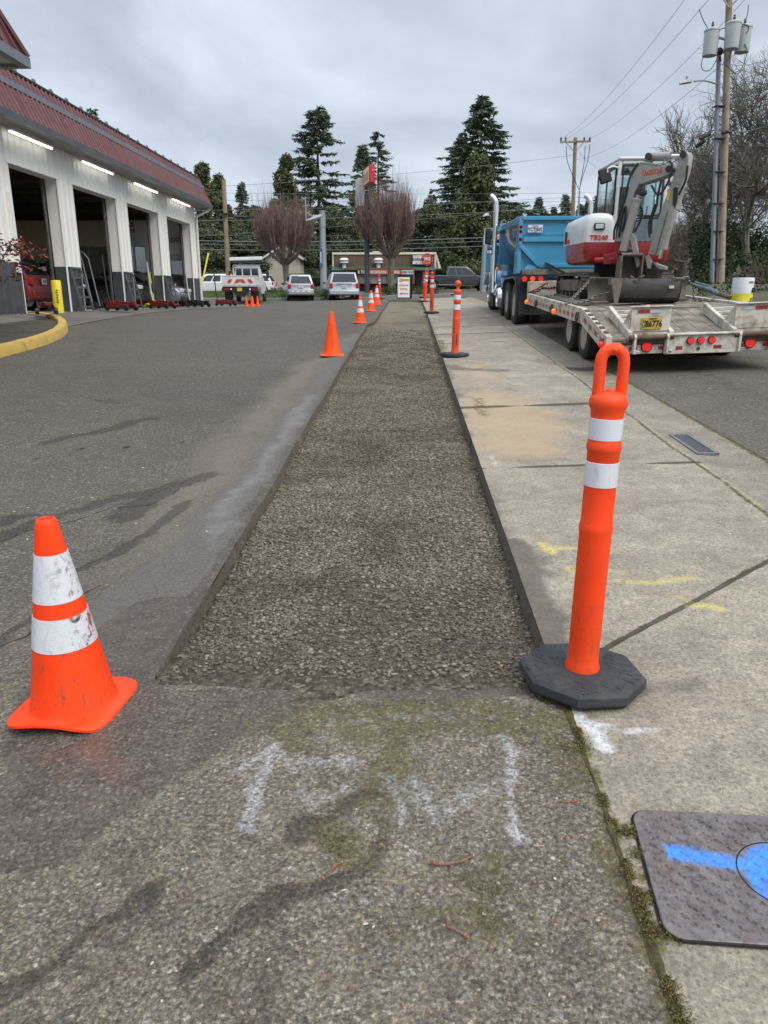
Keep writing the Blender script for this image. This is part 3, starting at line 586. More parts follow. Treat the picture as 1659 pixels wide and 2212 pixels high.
for i,(x,y,l) in enumerate([(527.5,664,None),(541,665,'small orange cone second from left in the row behind the flatbed truck'),(548,667,'small orange cone standing nearest the camera in the row behind the flatbed truck'),(557,666.5,'small plain orange cone at the right end of the row behind the flatbed truck')]):
    p=at(x,y,32.5);p.z=g(p.x,p.y)+.003;p.y+=(.5 if i in(0,1) else -.3 if i==2 else 0)
    if i==0: sc.location=p
    else: copy_thing(sc,p,l,R(9*i))
def make_post(label,mat,knob=False,slot=False,H=1.15,group=None):
    t=thing('delineator_post',label,'delineator post',(0,0,0),group);b=MB();n=8
    oc=lambda r,z:[(r*math.cos(math.pi/4*(j+.5)+.12),r*math.sin(math.pi/4*(j+.5)+.12),z) for j in range(8)]
    b.loft([oc(.208,0),oc(.218,.012),oc(.216,.040),oc(.200,.052)])
    rr=random.Random(2)
    for k in range(110):   # cast tread bars on the rubber
        a=rr.uniform(0,6.28);r=.075+.115*math.sqrt(rr.random());q=Matrix.Rotation(R(45) if k%2 else R(-45),3,'Z')
        b.box((r*math.cos(a),r*math.sin(a),.0525),(.022,.006,.004),q)
    b.build('base',RUB,t,bevel=.006)
    r=.0525;m=MB();k=H/1.15
    pr=[(r*.96,.045),(r*1.12,.046),(r*1.12,.060),(r*1.02,.078),(r*.985,.10),(r*.985,.16),(r,.165),(r,.540*k),(r*1.03,.548*k),(r*1.055,.562*k),(r*1.02,.575*k),(r*.98,.582*k),(r*.97,.817*k),(r*1.02,.82*k),(r*1.05,.83*k),(r*1.045,.842*k),(r*.99,.85*k),(r*.97,.93*k),(r*1.0,.95*k),(r*1.12,.962*k),(r*1.15,.978*k),(r*1.08,.992*k),(r*.82,1.003*k),(r*.3,1.01*k)]
    m.lathe(pr,(0,0,0),40);m.build('post',mat,t,sharp=50)
    hb=MB()
    if not knob:
        pts=[(-.036,0,.985*k),(-.036,0,1.10*k)]+[(-.036*math.cos(a),0,1.10*k+.040*math.sin(a)) for a in [R(20*q) for q in range(1,9)]]+[(.036,0,1.10*k),(.036,0,.985*k)]
        hb.tube(pts,.0185,12);hb.ball((0,-.006,1.005*k),.016,10,8);hb.ball((0,-.013,1.137*k),.0095,8,6)
    else:
        hb.lathe([(.030,1.0*k),(.022,1.03*k),(.03,1.05*k),(.043,1.075*k),(.045,1.10*k),(.036,1.125*k),(.016,1.14*k),(.001,1.143*k)],(0,0,0),20);hb.tube([(-.012,-.05,1.09*k),(.012,-.05,1.09*k)],.012,8)
    hb.build('handle',mat,t,sharp=60)
    for z0_,z1_ in ((.705*k,.785*k),(.857*k,.925*k)):
        s=MB();s.lathe([(r*.98,z0_),(r*1.01,z0_+.001),(r*1.01,z1_-.001),(r*.98,z1_)],(0,0,0),40);s.build('reflective_band',REF2,t)
    if slot:
        s=MB();s.box((-.004,-r*.80,.25),(.020,.026,.17));s.build('slot',M('dark hollow',(.16,.02,.01),.8),t,bevel=.008)
    return t
DG='orange delineator posts beside the cut'
d1=make_post('tall orange post with a loop handle on an octagonal black base, nearest the camera',ORP,group=DG)
d1.location=(.622,2.35,g(.622,2.35)+.006);d1.rotation_euler=(R(-.5),R(1.0),0)
d2=make_post('red-orange knob-topped post with a slot, on the sidewalk behind the nearest post',ORD,True,True,1.09,DG)
d2.location=(.72,11.25,g(.72,11.25)+.004);d2.rotation_euler=(0,R(1.3),R(20))
copy_thing(d2,(.65,20.1,g(.65,20.1)+.004),'red knob-topped post with a slot, third on the sidewalk counting from the camera',scale=.965,rot=(0,R(.3),R(-15)))
copy_thing(d1,(.613,26.4,g(.613,26.4)+.004),'orange loop-handled post leaning right, far along the sidewalk edge',scale=.95,rot=(0,R(3.2),R(10)))
copy_thing(d2,(.70,32.6,g(.70,32.6)+.004),'leaning faded post, the farthest on the sidewalk, half hidden behind the loop-handled one',scale=.90,rot=(0,R(4.5),R(30)))
copy_thing(d2,(-1.05,30.5,g(-1.05,30.5)+.004),'red post leaning left on the asphalt left of the sandwich board',scale=.86,rot=(0,R(-4),R(30)))
# ================================================================== METER BOX LID, GRATE, LITTER
def meter_lid():
    cx,cy=.905,1.476;t=thing('meter_box_lid','rusty diamond plate utility lid with blue paint set in the sidewalk','utility lid')
    def plate_mat(nm,kk):
      m,nt=newmat(nm);v=nd(nt,'TexCoord').outputs['Object'];s=nd(nt,'SeparateXYZ',{0:v})
      c=mix(nt,ramp(nt,noi(nt,v,14,6,.7),[(.35,0),(.65,1)]),(.165,.138,.130),(.27,.235,.222));c=mix(nt,ramp(nt,noi(nt,v,45,6,.8),[(.5,0),(.62,.7)]),c,(.075,.062,.06))
      c=mix(nt,ramp(nt,noi(nt,v,9,5,.7),[(.52,0),(.7,.5)]),c,(.21,.125,.105))
      x,y=s.outputs[0],s.outputs[1]
      # blue paint sprayed over the round reader cover and in one stroke to its left
      d=mth(nt,'SQRT',mth(nt,'ADD',mth(nt,'POWER',mth(nt,'SUBTRACT',x,.022),2.0),mth(nt,'POWER',mth(nt,'ADD',y,.012),2.0)))
      bl=ramp(nt,mth(nt,'ADD',d,mth(nt,'MULTIPLY',mth(nt,'SUBTRACT',noi(nt,v,22,5),.5),.05)),[(.100,1),(.118,0)])
      yy=mth(nt,'ABSOLUTE',mth(nt,'ADD',mth(nt,'ADD',y,-.010),mth(nt,'MULTIPLY',x,.16)));k=mth(nt,'MULTIPLY',ramp(nt,mth(nt,'ADD',yy,mth(nt,'MULTIPLY',mth(nt,'SUBTRACT',noi(nt,v,30,6,.7),.5),.05)),[(.012,1),(.034,0)]),mth(nt,'MULTIPLY',mth(nt,'GREATER_THAN',x,-.255),mth(nt,'LESS_THAN',x,0.0)))
      bl=mth(nt,'MULTIPLY',mth(nt,'MAXIMUM',bl,k),ramp(nt,noi(nt,v,55,5,.75),[(.32,.5),(.54,1)]))
      c=mix(nt,bl,c,mix(nt,noi(nt,v,25,5),(.035,.21,.66),(.08,.34,.86)))
      mt=mth(nt,'SUBTRACT',.55,mth(nt,'MULTIPLY',bl,.5))
      c=mix(nt,1.0,c,(kk,kk,kk),'MULTIPLY');fin(nt,c,.42,mt,nd(nt,'Bump',{'Strength':.3,'Distance':.002,'Height':noi(nt,v,70,4)}).outputs[0]);return m
    DP=plate_mat('worn diamond plate',.84);DPT=plate_mat('worn tread tops',1.35)
    def rr(w,h,r,z,n=8):
        o=[]
        for sx_,sy_,a0 in((1,1,0),(-1,1,90),(-1,-1,180),(1,-1,270)):
            o+=[(sx_*(w/2-r)+r*math.cos(R(a0+90*i/n)),sy_*(h/2-r)+r*math.sin(R(a0+90*i/n)),z) for i in range(n+1)]
        return o
    w,h=.625,.400;tb=MB();b=MB();b.loft([rr(w,h,.045,-.03),rr(w,h,.045,.0055),rr(w-.004,h-.004,.043,.0075)])
    k=0
    for i in range(-14,15):
        for j in range(-14,15):
            x=i*.0235;y=j*.0235
            if (i+j)%2==0: ang=38
            else: ang=-38
            if abs(x)>w/2-.014 or abs(y)>h/2-.014 or math.hypot(x,y)<.108 and math.hypot(x,y)>.092 or max(abs(x),abs(y))<.015: continue
            q=Matrix.Rotation(R(ang),3,'Z');L,wd,z=.0128,.0036,.0074
            ps=[q@Vector(p) for p in((-L,0,0),(0,-wd,0),(L,0,0),(0,wd,0),(-L*.5,0,.0058),(L*.5,0,.0058))]
            tb.add([(p.x+x,p.y+y,p.z+z) for p in ps],[(0,1,4),(1,5,4),(1,2,5),(2,3,5),(3,4,5),(3,0,4)])
    b.build('plate',DP,t,sharp=30);tb.build('raised_tread',DPT,t,sharp=20)
    m2=MB();m2.lathe([(.098,.0080),(.1015,.0080)],(0,0,0),48);m2.add([],[]);dk=M('black gap',(.006,.006,.006),.9)
    m2=MB();m2.lathe([(.0985,.0070),(.0985,.0081),(.1015,.0081),(.1015,.0070)],(0,0,0),64,closed=True);m2.build('cover_gap',dk,t)
    m3=MB();m3.box((0,0,.0072),(.021,.021,.003));m3.build('pry_hole',dk,t)
    f=MB();o=rr(w+.012,h+.012,.050,.0005);i_=rr(w+.001,h+.001,.045,.0005);f.loft([o,i_],caps=False);f.build('frame_gap',dk,t);t.location=(cx,cy,g(cx,cy)+.007);t.rotation_euler=(R(2.86),R(-2.0),R(-5.2))
meter_lid()
def grate():
    z=lambda x,y:g(x,y);t=thing('storm_drain_grate','grey slotted steel storm drain grate in the gutter','drain grate',((GX0+GX1)/2,(GY0+GY1)/2,g(GX0,5.67)))
    mt=M('grate steel',(.20,.20,.21),.5,.6,.2,20);b=MB()
    P=lambda x,y,o=0:(x,y,g(x,y)-.014+o)
    for y in (GY0+.012,GY1-.012): b.beam(P(GX0,y),P(GX1,y),.03,.03)
    for x in (GX0+.008,GX1-.012): b.beam(P(x,GY0),P(x,GY1),.026,.03)
    n=17
    for i in range(1,n): y=GY0+(GY1-GY0)*i/n;b.beam(P(GX0,y),P(GX1,y),.011,.026)
    b.build('bars',mt,t)
    b=MB();a=[(GX0,GY0),(GX1,GY0),(GX1,GY1),(GX0,GY1)];b.loft([[(x,y,g(x,y)+.001) for x,y in a],[(x,y,g(x,y)-.35) for x,y in a]],caps=False);b.face(*[(x,y,g(x,y)-.33) for x,y in a]);b.build('basin',M('dark basin',(.012,.012,.012),.9),t)
grate()
TW=M('twig bark',(.17,.09,.065),.8,0,.4,90);TWE=M('broken wood',(.5,.40,.28),.8)
def twig(px,r,label):
    p=[G(*q) for q in px];p=[Vector((q.x,q.y,g(q.x,q.y)+r*1.0+.002+.002*(i%2))) for i,q in enumerate(p)]
    o=MB().tube(p,[r*(1-.25*i/len(p)) for i in range(len(p))],7).build('twig',TW,None);tag(o,label,'twig',None)
    e=MB();d=(p[-1]-p[-2]).normalized();e.tube([p[-1],p[-1]+d*r*.7],r*.85,6);e.build('broken_end',TWE,o)
    rr=random.Random(int(r*1e5))
    for k in range(3):
        q=p[0].lerp(p[1],k*.35);e=MB();e.ball(q+Vector((0,0,r*.7)),r*rr.uniform(.9,1.5),7,5);e.build('bud',M('bud red',(.35,.10,.05),.7,0,.4,60),o)
twig([(925,1868),(960,1874),(995,1866),(1022,1855)],.0032,'long bare reddish twig lying on the asphalt in the foreground')
twig([(1010,2033),(992,2020),(975,2011),(960,2007)],.003,'short bent twig on the asphalt nearest the bottom of the photo')
twig([(714,1886),(726,1876),(738,1868)],.0028,'tiny dark red twig left of the long one on the asphalt')
twig([(1250,1735),(1225,1738),(1202,1734)],.0026,'thin pale twig lying near the mossy edge of the sidewalk')
twig([(1090,1462),(1078,1440),(1068,1432)],.0028,'dark forked twig at the dirt corner of the cut beside the black base')
def buds():
    base=[]
    for k in range(4):
        b=MB();rr=random.Random(k)
        for q in range(4): b.ball((rr.uniform(-.004,.004),rr.uniform(-.004,.004),.003+rr.uniform(0,.003)),rr.uniform(.0020,.0038),6,4,(1,rr.uniform(.6,1.5),.8))
        base.append(b.mesh('maple_bud',M('maple bud %d'%(k%2),((.20,.075,.05),(.27,.14,.08))[k%2],.7,0,.4,120)))
    rr=random.Random(11)
    pts=[(388,1940),(430,1995),(540,1995),(600,1890),(480,2170),(722,1882),(758,2052),(690,2110),(810,2095),(825,1882),(880,1845),(905,1932),(990,1760),(1050,1885),(1010,1640),(1225,1815),(1240,1850),(1150,1915),(1270,1990),(1308,2000),(1330,1945),(1090,2100),(1180,2130),(1230,2160),(930,2190),(870,2175),(560,2190),(330,2090),(210,2020),(240,2105),(1370,2040),(1405,2100),(1020,1960),(960,1915),(800,1960),(780,2000),(845,2020),(1120,2010),(1060,2060),(1340,1880),(1120,1700),(1215,1600),(1240,1660),(700,1900),(820,1830),(640,2060),(760,2140),(990,2080),(1190,1990),(300,1960)]
    for i,(x,y) in enumerate(pts):
        p=G(x+rr.uniform(-6,6),y+rr.uniform(-6,6));o=bpy.data.objects.new('maple_bud',base[i%4]);COL.objects.link(o);o.location=(p.x,p.y,g(p.x,p.y)+.001);o.rotation_euler[2]=rr.uniform(0,6);o.scale=(rr.uniform(.5,1.0),)*3
        tag(o,'tiny reddish bud fallen on the asphalt in the foreground','bud','fallen reddish buds scattered over the asphalt')
    base=[]
    for k in range(2):
        b=MB();b.ball((0,0,.002),.0042,5+k,4,(1.2,.75,.6));base.append(b.mesh('pebble',M('pale chip',(.46,.44,.39),.8)))
    for i in range(46):
        x,y=rr.choice([(rr.uniform(0,700),rr.uniform(720,1250)),(rr.uniform(1180,1650),rr.uniform(1100,1400)),(rr.uniform(200,1300),rr.uniform(1800,2200))])
        p=G(x,y)
        if TXL-.05<p.x<TXR+.03 and p.y>TY0-.1: continue
        s=1+.25*p.y
        o=bpy.data.objects.new('pebble',base[i%2]);COL.objects.link(o);o.location=(p.x,p.y,g(p.x,p.y)+.002);o.rotation_euler=(rr.uniform(-.3,.3),rr.uniform(-.3,.3),rr.uniform(0,6));o.scale=(min(s,2.6)*rr.uniform(.6,1.2),min(s,2.6)*rr.uniform(.5,1),.9)
        tag(o,'small pale chip of stone lying loose on the pavement','pebble','pale stone chips scattered over the pavement')
buds()
# ================================================================== SERVICE BUILDING
FX=-9.3;FZ=1.035   # facade plane and floor level
OPEN=[(18.4,20.98),(21.85,25.1),(26.0,29.25),(30.2,33.45)];HZ=4.42;EZ=5.22;CY=34.3;BX=-17.0;NY=6.0
def bmat_wall():
    m,nt=newmat('white ribbed steel');v=nd(nt,'TexCoord').outputs['Object'];s=nd(nt,'SeparateXYZ',{0:v});z=s.outputs[2]
    st=nd(nt,'Mapping',{0:v,3:(3.2,3.2,.35)}).outputs[0]
    c=mix(nt,ramp(nt,noi(nt,v,1.4,4),[(.3,0),(.7,1)]),(.74,.725,.68),(.82,.81,.77))
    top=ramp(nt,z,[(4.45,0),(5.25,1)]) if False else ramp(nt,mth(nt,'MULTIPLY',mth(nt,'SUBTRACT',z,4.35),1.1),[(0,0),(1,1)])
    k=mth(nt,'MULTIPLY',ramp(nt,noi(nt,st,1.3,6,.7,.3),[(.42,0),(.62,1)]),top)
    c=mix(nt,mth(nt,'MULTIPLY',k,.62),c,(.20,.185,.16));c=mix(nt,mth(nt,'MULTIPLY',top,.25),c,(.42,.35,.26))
    fin(nt,c,.5);return m
WALLM=bmat_wall();DKGR=M('dark grey cladding',(.058,.062,.068),.5,0,.2,3,dirt=(.16,.15,.13),dsc=2,damt=.25);REDM=M('maroon roof steel',(.105,.027,.031),.5,0.0,.16,2.0,dirt=(.10,.03,.035),dsc=1.5,damt=.35);GRTR=M('grey roof trim',(.17,.18,.20),.45,.2,.15,3);BLK=M('black metal',(.022,.022,.024),.5,.2,.3,9);DKIN=M('dark insulation',(.030,.029,.028),.9,0,.6,2.2,.05,3)
def ribbed(mb,y0,y1,z0,z1,x=FX,pitch=.305,d=.028,top=None,axis='y'):
    """ribbed sheet in the facade plane, ribs run up"""
    pts=[];y=y0
    while y<y1-1e-4:
        e=min(y+pitch,y1);pts+=[(y,0),(y+(e-y)*.68,0),(y+(e-y)*.76,d),(y+(e-y)*.92,d)];y=e
    pts.append((y1,0));tx=0 if top is None else top
    a=[(x+o,yy,z0) for yy,o in pts];b=[(x+o+tx,yy,z1) for yy,o in pts]
    mb.loft([a,b],caps=False,closed=False)
bld=thing('service_building','long white tyre shop with maroon ribbed roof edge and open bays','building',(FX,26,FZ))
w=MB()
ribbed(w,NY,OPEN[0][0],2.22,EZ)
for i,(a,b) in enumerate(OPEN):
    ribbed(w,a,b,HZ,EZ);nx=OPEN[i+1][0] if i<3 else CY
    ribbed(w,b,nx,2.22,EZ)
JD=.32
for i,(a,b) in enumerate(OPEN):   # jamb returns and header underside
    w.face((FX,b,2.22),(FX-JD,b,2.22),(FX-JD,b,HZ),(FX,b,HZ));w.face((FX,a,2.22),(FX,a,HZ),(FX-JD,a,HZ),(FX-JD,a,2.22))
    w.face((FX,a,HZ),(FX,b,HZ),(FX-JD,b,HZ),(FX-JD,a,HZ))
for a,b in [(NY,OPEN[0][0])]+[(OPEN[i][1],OPEN[i+1][0] if i<3 else CY) for i in range(4)]: w.face((FX-JD,a,FZ),(FX-JD,b,FZ),(FX-JD,b,EZ),(FX-JD,a,EZ))
w.face((FX,CY,FZ),(BX,CY,FZ),(BX,CY,EZ),(FX,CY,EZ))
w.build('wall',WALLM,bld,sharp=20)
w=MB()
for a,b in [(NY,OPEN[0][0])]+[(OPEN[i][1],OPEN[i+1][0] if i<3 else CY) for i in range(4)]:
    ribbed(w,a,b,FZ-.1,2.22,FX+.012);w.face((FX+.012,a,2.22),(FX+.012,b,2.22),(FX-.01,b,2.22),(FX-.01,a,2.22))
    w.face((FX+.012,a-.003,FZ-.1),(FX-JD,a-.003,FZ-.1),(FX-JD,a-.003,2.215),(FX+.012,a-.003,2.215)) if a>NY else None
    w.face((FX+.012,b+.003,FZ-.1),(FX-JD,b+.003,FZ-.1),(FX-JD,b+.003,2.215),(FX+.012,b+.003,2.215)) if b<CY else None
    w.build('base_cladding',DKGR,bld,sharp=20);w=MB()
tr=MB()
for a,b in OPEN:
    for y0,y1 in ((a,a+.02),(b-.02,b)): tr.bb((FX+.008,y0-.03,FZ),(FX+.026,y1+.03,HZ+.03))
    tr.bb((FX+.030,a-.05,HZ-.005),(FX+.045,b+.05,HZ+.05))
tr.build('opening_trim',M('white trim',(.78,.77,.74),.5,0,.06),bld)
for a,b in OPEN:
    t_=MB()
    for y in (b-.05,): t_.tube([(FX-JD-.06,y,FZ),(FX-JD-.06,y,HZ-.02),(FX-JD-.16,y,HZ+.12),(FX-JD-.4,y,HZ+.20),(FX-4.3,y,HZ+.24)],.05,6)
    t_.build('door_track',M('track steel',(.075,.07,.066),.5,.3,.4,6),bld)
# mansard edge: lower ribbed panel, grey band, upper ribbed panel, dark cap with clips
MY0,MY1=9.6,CY+.75;MXo=FX+.62
p=MB();ribbed(p,MY0,MY1,EZ+.06,6.02,MXo,.23,.035,-.34);p.build('lower_roof_panel',REDM,bld,sharp=20)
p=MB();ribbed(p,MY0,MY1,6.12,6.42,MXo-.38,.23,.035,-.12);p.build('upper_roof_panel',REDM,bld,sharp=20)
p=MB();p.bb((MXo-.44,MY0,6.0),(MXo-.30,MY1,6.13));p.build('roof_band',GRTR,bld)
p=MB();p.bb((MXo-.62,MY0,6.42),(MXo-.46,MY1,6.47));p.build('roof_cap',BLK,bld)
p=MB()
y=MY0+.3
while y<MY1: p.prism([(MXo-.56,y,6.47),(MXo-.56,y+.26,6.47),(MXo-.56,y+.20,6.57),(MXo-.56,y+.06,6.57)],(.03,0,0));y+=.92
o=p.build('snow_clip',GRTR,bld);o['kind']='stuff'
p=MB();p.loft([[(MXo+.02,MY0,EZ-.03),(MXo+.06,MY0,EZ+.10),(MXo+.0,MY0,EZ+.10),(MXo-.10,MY0,EZ-.03)],[(MXo+.02,MY1,EZ-.03),(MXo+.06,MY1,EZ+.10),(MXo+.0,MY1,EZ+.10),(MXo-.10,MY1,EZ-.03)]]);p.build('gutter',GRTR,bld)
p=MB();p.bb((FX-.1,MY0,EZ-.02),(MXo-.1,MY1-.02,EZ+.02));p.build('soffit',M('grey soffit',(.30,.295,.285),.7),bld)
p=MB();p.prism([(MXo,MY1,EZ),(MXo-.34,MY1,6.02),(MXo-.5,MY1,6.47),(BX,MY1,6.47),(BX,MY1,EZ)],(0,.03,0));p.build('end_fascia',REDM,bld)
p=MB();p.tube([(MXo-.05,MY1-.18,EZ-.02),(MXo-.12,MY1-.2,EZ-.12),(FX+.10,CY+.02,EZ-.42),(FX+.10,CY-.05,EZ-.6),(FX+.10,CY-.05,FZ+.1)],.055,10);p.build('downspout',M('white downspout',(.62,.61,.58),.45),bld)
p=MB();p.bb((FX-JD,NY,5.6),(BX,CY+.6,5.7));p.build('roof',M('roof membrane',(.20,.20,.20),.9),bld)
p=MB()
for i in range(24):
    yy=NY+i*1.2;p.loft([[(FX-JD-.01,yy+k*.3,4.78+.06*math.sin(k*1.57)) for k in range(5)],[(BX,yy+k*.3,4.78+.06*math.sin(k*1.57)) for k in range(5)]],caps=False,closed=False)
for i in range(8): p.bb((FX-JD-.02,NY+1.5+i*3.6,4.52),(BX,NY+1.7+i*3.6,4.80))
p.build('ceiling',DKIN,bld)
# interior: floor, back wall, end wall with window, glazed door, wainscot
flo=MB();flo.bb((BX,NY,FZ-.10),(FX+.02,CY,FZ));flo.build('shop_floor',M('oily concrete floor',(.32,.305,.28),.5,0,.35,1.5,dirt=(.03,.03,.03),dsc=.8,damt=.5),bld)
BEI=M('beige interior wall',(.76,.65,.45),.8,0,.1,1.0);IWH=M('white interior wall',(.78,.77,.74),.75,0,.08,1.0)
iw=MB();iw.bb((BX-.1,20.5,FZ),(BX,CY,EZ));iw.bb((BX-.1,NY,FZ+3.6),(BX,20.5,EZ));iw.bb((BX-.1,12.7,FZ),(BX,13.5,FZ+3.6));iw.bb((BX,NY-.1,FZ),(FX,NY,EZ));iw.build('back_wall',BEI,bld)  # unseen rear openings added to let daylight onto the end wall
def wallholes(mb,x0,x1,z0,z1,y,d,holes):
    xs=sorted({x0,x1,*[q for h in holes for q in (h[0],h[1])]});zs=sorted({z0,z1,*[q for h in holes for q in (h[2],h[3])]})
    for i in range(len(xs)-1):
        for j in range(len(zs)-1):
            cx,cz=(xs[i]+xs[i+1])/2,(zs[j]+zs[j+1])/2
            if any(h[0]<cx<h[1] and h[2]<cz<h[3] for h in holes): continue
            mb.bb((xs[i],y,zs[j]),(xs[i+1],y+d,zs[j+1]))
EWY=CY-.12
wa=at(177,799/1.0,EWY) if False else None
win=[(-14.95,-13.2,1.9,3.55),(-12.55,-11.55,1.9,3.55)];dor=(-10.75,-9.72,FZ,3.25)
iw=MB();wallholes(iw,-12.9,FX-.02,FZ,4.8,EWY,.08,[win[1],dor]);iw.build('end_wall_white',IWH,bld)
iw=MB();wallholes(iw,BX,-12.9,FZ,4.8,EWY,.08,[win[0]]);iw.build('end_wall_beige',BEI,bld)
iw=MB();iw.bb((-12.9,EWY-.012,FZ),(-10.85,EWY,1.88));iw.bb((-9.66,EWY-.012,FZ),(FX-.03,EWY,1.88));iw.build('red_wainscot',M('dark red paint',(.16,.020,.018),.5),bld)
WGL=glassmat('window glass',(.72,.76,.76),.10);WFR=M('window frame',(.55,.54,.52),.5)
def add_window(par,x0,x1,z0,z1,y,mull=1):
    f=MB();t=.06
    for a,b in (((x0-t,z0-t),(x1+t,z0)),((x0-t,z1),(x1+t,z1+t)),((x0-t,z0),(x0,z1)),((x1,z0),(x1+t,z1))): f.bb((a[0],y-.03,a[1]),(b[0],y-.004,b[1]))
    for k in range(mull): xx=x0+(x1-x0)*(k+1)/(mull+1);f.bb((xx-.03,y-.028,z0),(xx+.03,y-.006,z1))
    fo=f.build('window',WFR,par);g_=MB();g_.bb((x0,y+.02,z0),(x1,y+.026,z1));g_.build('pane',WGL,fo)
for q in win: add_window(bld,*q,EWY)
d_=MB();x0,x1,z0,z1=dor
for a,b in (((x0,z0),(x0+.1,z1)),((x1-.1,z0),(x1,z1)),((x0+.1,z0),(x1-.1,z0+.75)),((x0+.1,z1-.28),(x1-.1,z1))): d_.bb((a[0],EWY+.01,a[1]),(b[0],EWY+.05,b[1]))
do=d_.build('door',M('door paint',(.52,.51,.49),.5),bld);q=MB();q.bb((x0+.1,EWY+.02,z0+.75),(x1-.1,EWY+.03,z1-.28));q.build('pane',WGL,do);q=MB();q.bb((x0+.12,EWY-.05,z0+.95),(x1-.12,EWY-.02,z0+1.0));q.build('push_bar',GRTR,do)
# tube lights under the eave
LIT=M('lit tube',(1,.97,.9),.4,0,0,emit=2.6)
for (xa,ya,xb,yb) in [(18,275,112,316),(177,346,244,375),(290,394,340,415),(372,430,410,445)]:
    A=atX(xa,ya,FX+.20);B=atX(xb,yb,FX+.20);zt=EZ-.16;f=MB();f.bb((FX+.14,A.y,zt+.02),(FX+.26,B.y,zt+.055));fo=f.build('tube_light',M('fixture white',(.7,.7,.68),.4),bld);t_=MB();t_.cyl((FX+.20,A.y+.03,zt),(FX+.20,B.y-.03,zt),.022,n=10);t_.build('lamp_tube',LIT,fo)
# projecting office eave, upper left
p=MB();e=at(57,128,12.6);ez=e.z;ex=e.x
p.loft([[(ex,e.y-9,ez),(ex,e.y,ez),(ex-7,e.y,ez)],[(ex-.42,e.y-9,ez+.95),(ex-.42,e.y-.42,ez+.95),(ex-7,e.y-.42,ez+.95)]],caps=False,closed=False)
for k in range(24):
    y=e.y-.35-k*.36;s_=min(1,(k*.36+.35)/.42);p.beam((ex+.012,y,ez+.05),(ex-.41*s_+.012,y,ez+.05+.88*s_),.03,.03,(1,0,0))
p.beam((ex+.02,e.y+.02,ez+.03),(ex-.42,e.y-.40,ez+.97),.10,.05);p.build('office_roof',REDM,bld,sharp=20)
p=MB();p.bb((ex-.10,e.y-9,ez-.12),(ex+.04,e.y+.04,ez+.02));p.bb((ex-7,e.y-.06,ez-.12),(ex-.10,e.y+.04,ez+.02));p.build('office_gutter',GRTR,bld)
p=MB();p.bb((ex-7,e.y-9,ez-.07),(ex-.10,e.y-.06,ez-.03));p.build('office_soffit',M('pale soffit',(.52,.51,.48),.7),bld)
p=MB();p.bb((ex-7,e.y-9,.3),(ex-1.1,e.y-1.1,ez-.05));p.build('office_wall',WALLM,bld)
# flat white door slab edge beside the first bay
p=MB();p.bb((FX+.03,18.16,FZ+.95),(FX+.10,18.3,3.75));p.build('side_post',M('white trim',(.6,.58,.55)),bld)
# apron in front of the bays
ap=sheet('pavement',lines(FX,FX+1.75,.25),lines(15.2,37.5,.4),lambda X,Y:(FZ-.008)*(1-ss(0,1.7,X-FX))+(gz(X,Y)+.010)*ss(0,1.7,X-FX),M('worn shop apron',(.135,.122,.108),.8,0,.25,1.2,.004,30,dirt=(.06,.055,.05),dsc=.9,damt=.4))
# ---- things in and at the bays
EX=thing('exit_sign','white EXIT sign hanging on the end wall inside the last bay','sign',(-10.1,EWY-.08,3.75))
p=MB();p.bb((-10.38,EWY-.10,3.66),(-9.82,EWY-.03,3.97));p.build('plate',M('sign white',(.62,.61,.58),.5),EX,bevel=.01)
p=MB();lettering(p,'EXIT',.25,(-10.10,EWY-.104,3.815),(1,0,0),(0,0,1),bold=True);p.build('lettering',M('sign maroon',(.12,.02,.02),.5),EX)
po=thing('poster','white hanging banner reading TRAVELS START HERE inside the third bay','banner',(-12.2,EWY-.4,3.6),rot=(0,R(-2),0))
p=MB();x0,x1=-12.85,-11.75;p.bb((x0,EWY-.42,3.62),(x1,EWY-.41,4.74));p.build('sheet',M('banner white',(.58,.57,.55),.6),po)
for s_,zz_,sz,c in (('TRAVELS',4.42,.26,(.02,.02,.02)),('START HERE',4.16,.20,(.22,.05,.04))):
    p=MB();lettering(p,s_,sz,((x0+x1)/2,EWY-.424,zz_),(1,0,0),(0,0,1),bold=True);p.build('lettering',M('ink '+s_,c,.6),po)
p=MB();p.bb((x0+.35,EWY-.426,3.80),(x1-.2,EWY-.421,3.86));p.build('yellow_stripe',M('ink yellow',(.75,.6,.03),.6),po)
def rack(y,label):
    t=thing('ladder_rack',label,'ladder rack',(FX+.1,y,FZ),'grey tube racks leaning on the bay columns');m_=M('rack steel',(.12,.125,.13),.5,.4,.25,8);b=MB()
    for yy in (y-.36,y+.36): b=MB();b.beam((FX+.30,yy,FZ+.01),(FX+.06,yy,FZ+1.12),.045,.03,(1,0,0));b.build('side_rail',m_,t)
    b=MB()
    for k in range(5): q=.12+k*.24;b.beam((FX+.30-.24*q,y-.36,FZ+q*1.08),(FX+.30-.24*q,y+.36,FZ+q*1.08),.03,.05)
    o=b.build('rungs',m_,t)
rack(21.45,'grey tube rack leaning on the column after the first bay');rack(25.58,'grey tube rack leaning on the column between second and third bay');rack(29.75,'grey tube rack leaning on the column before the last bay')
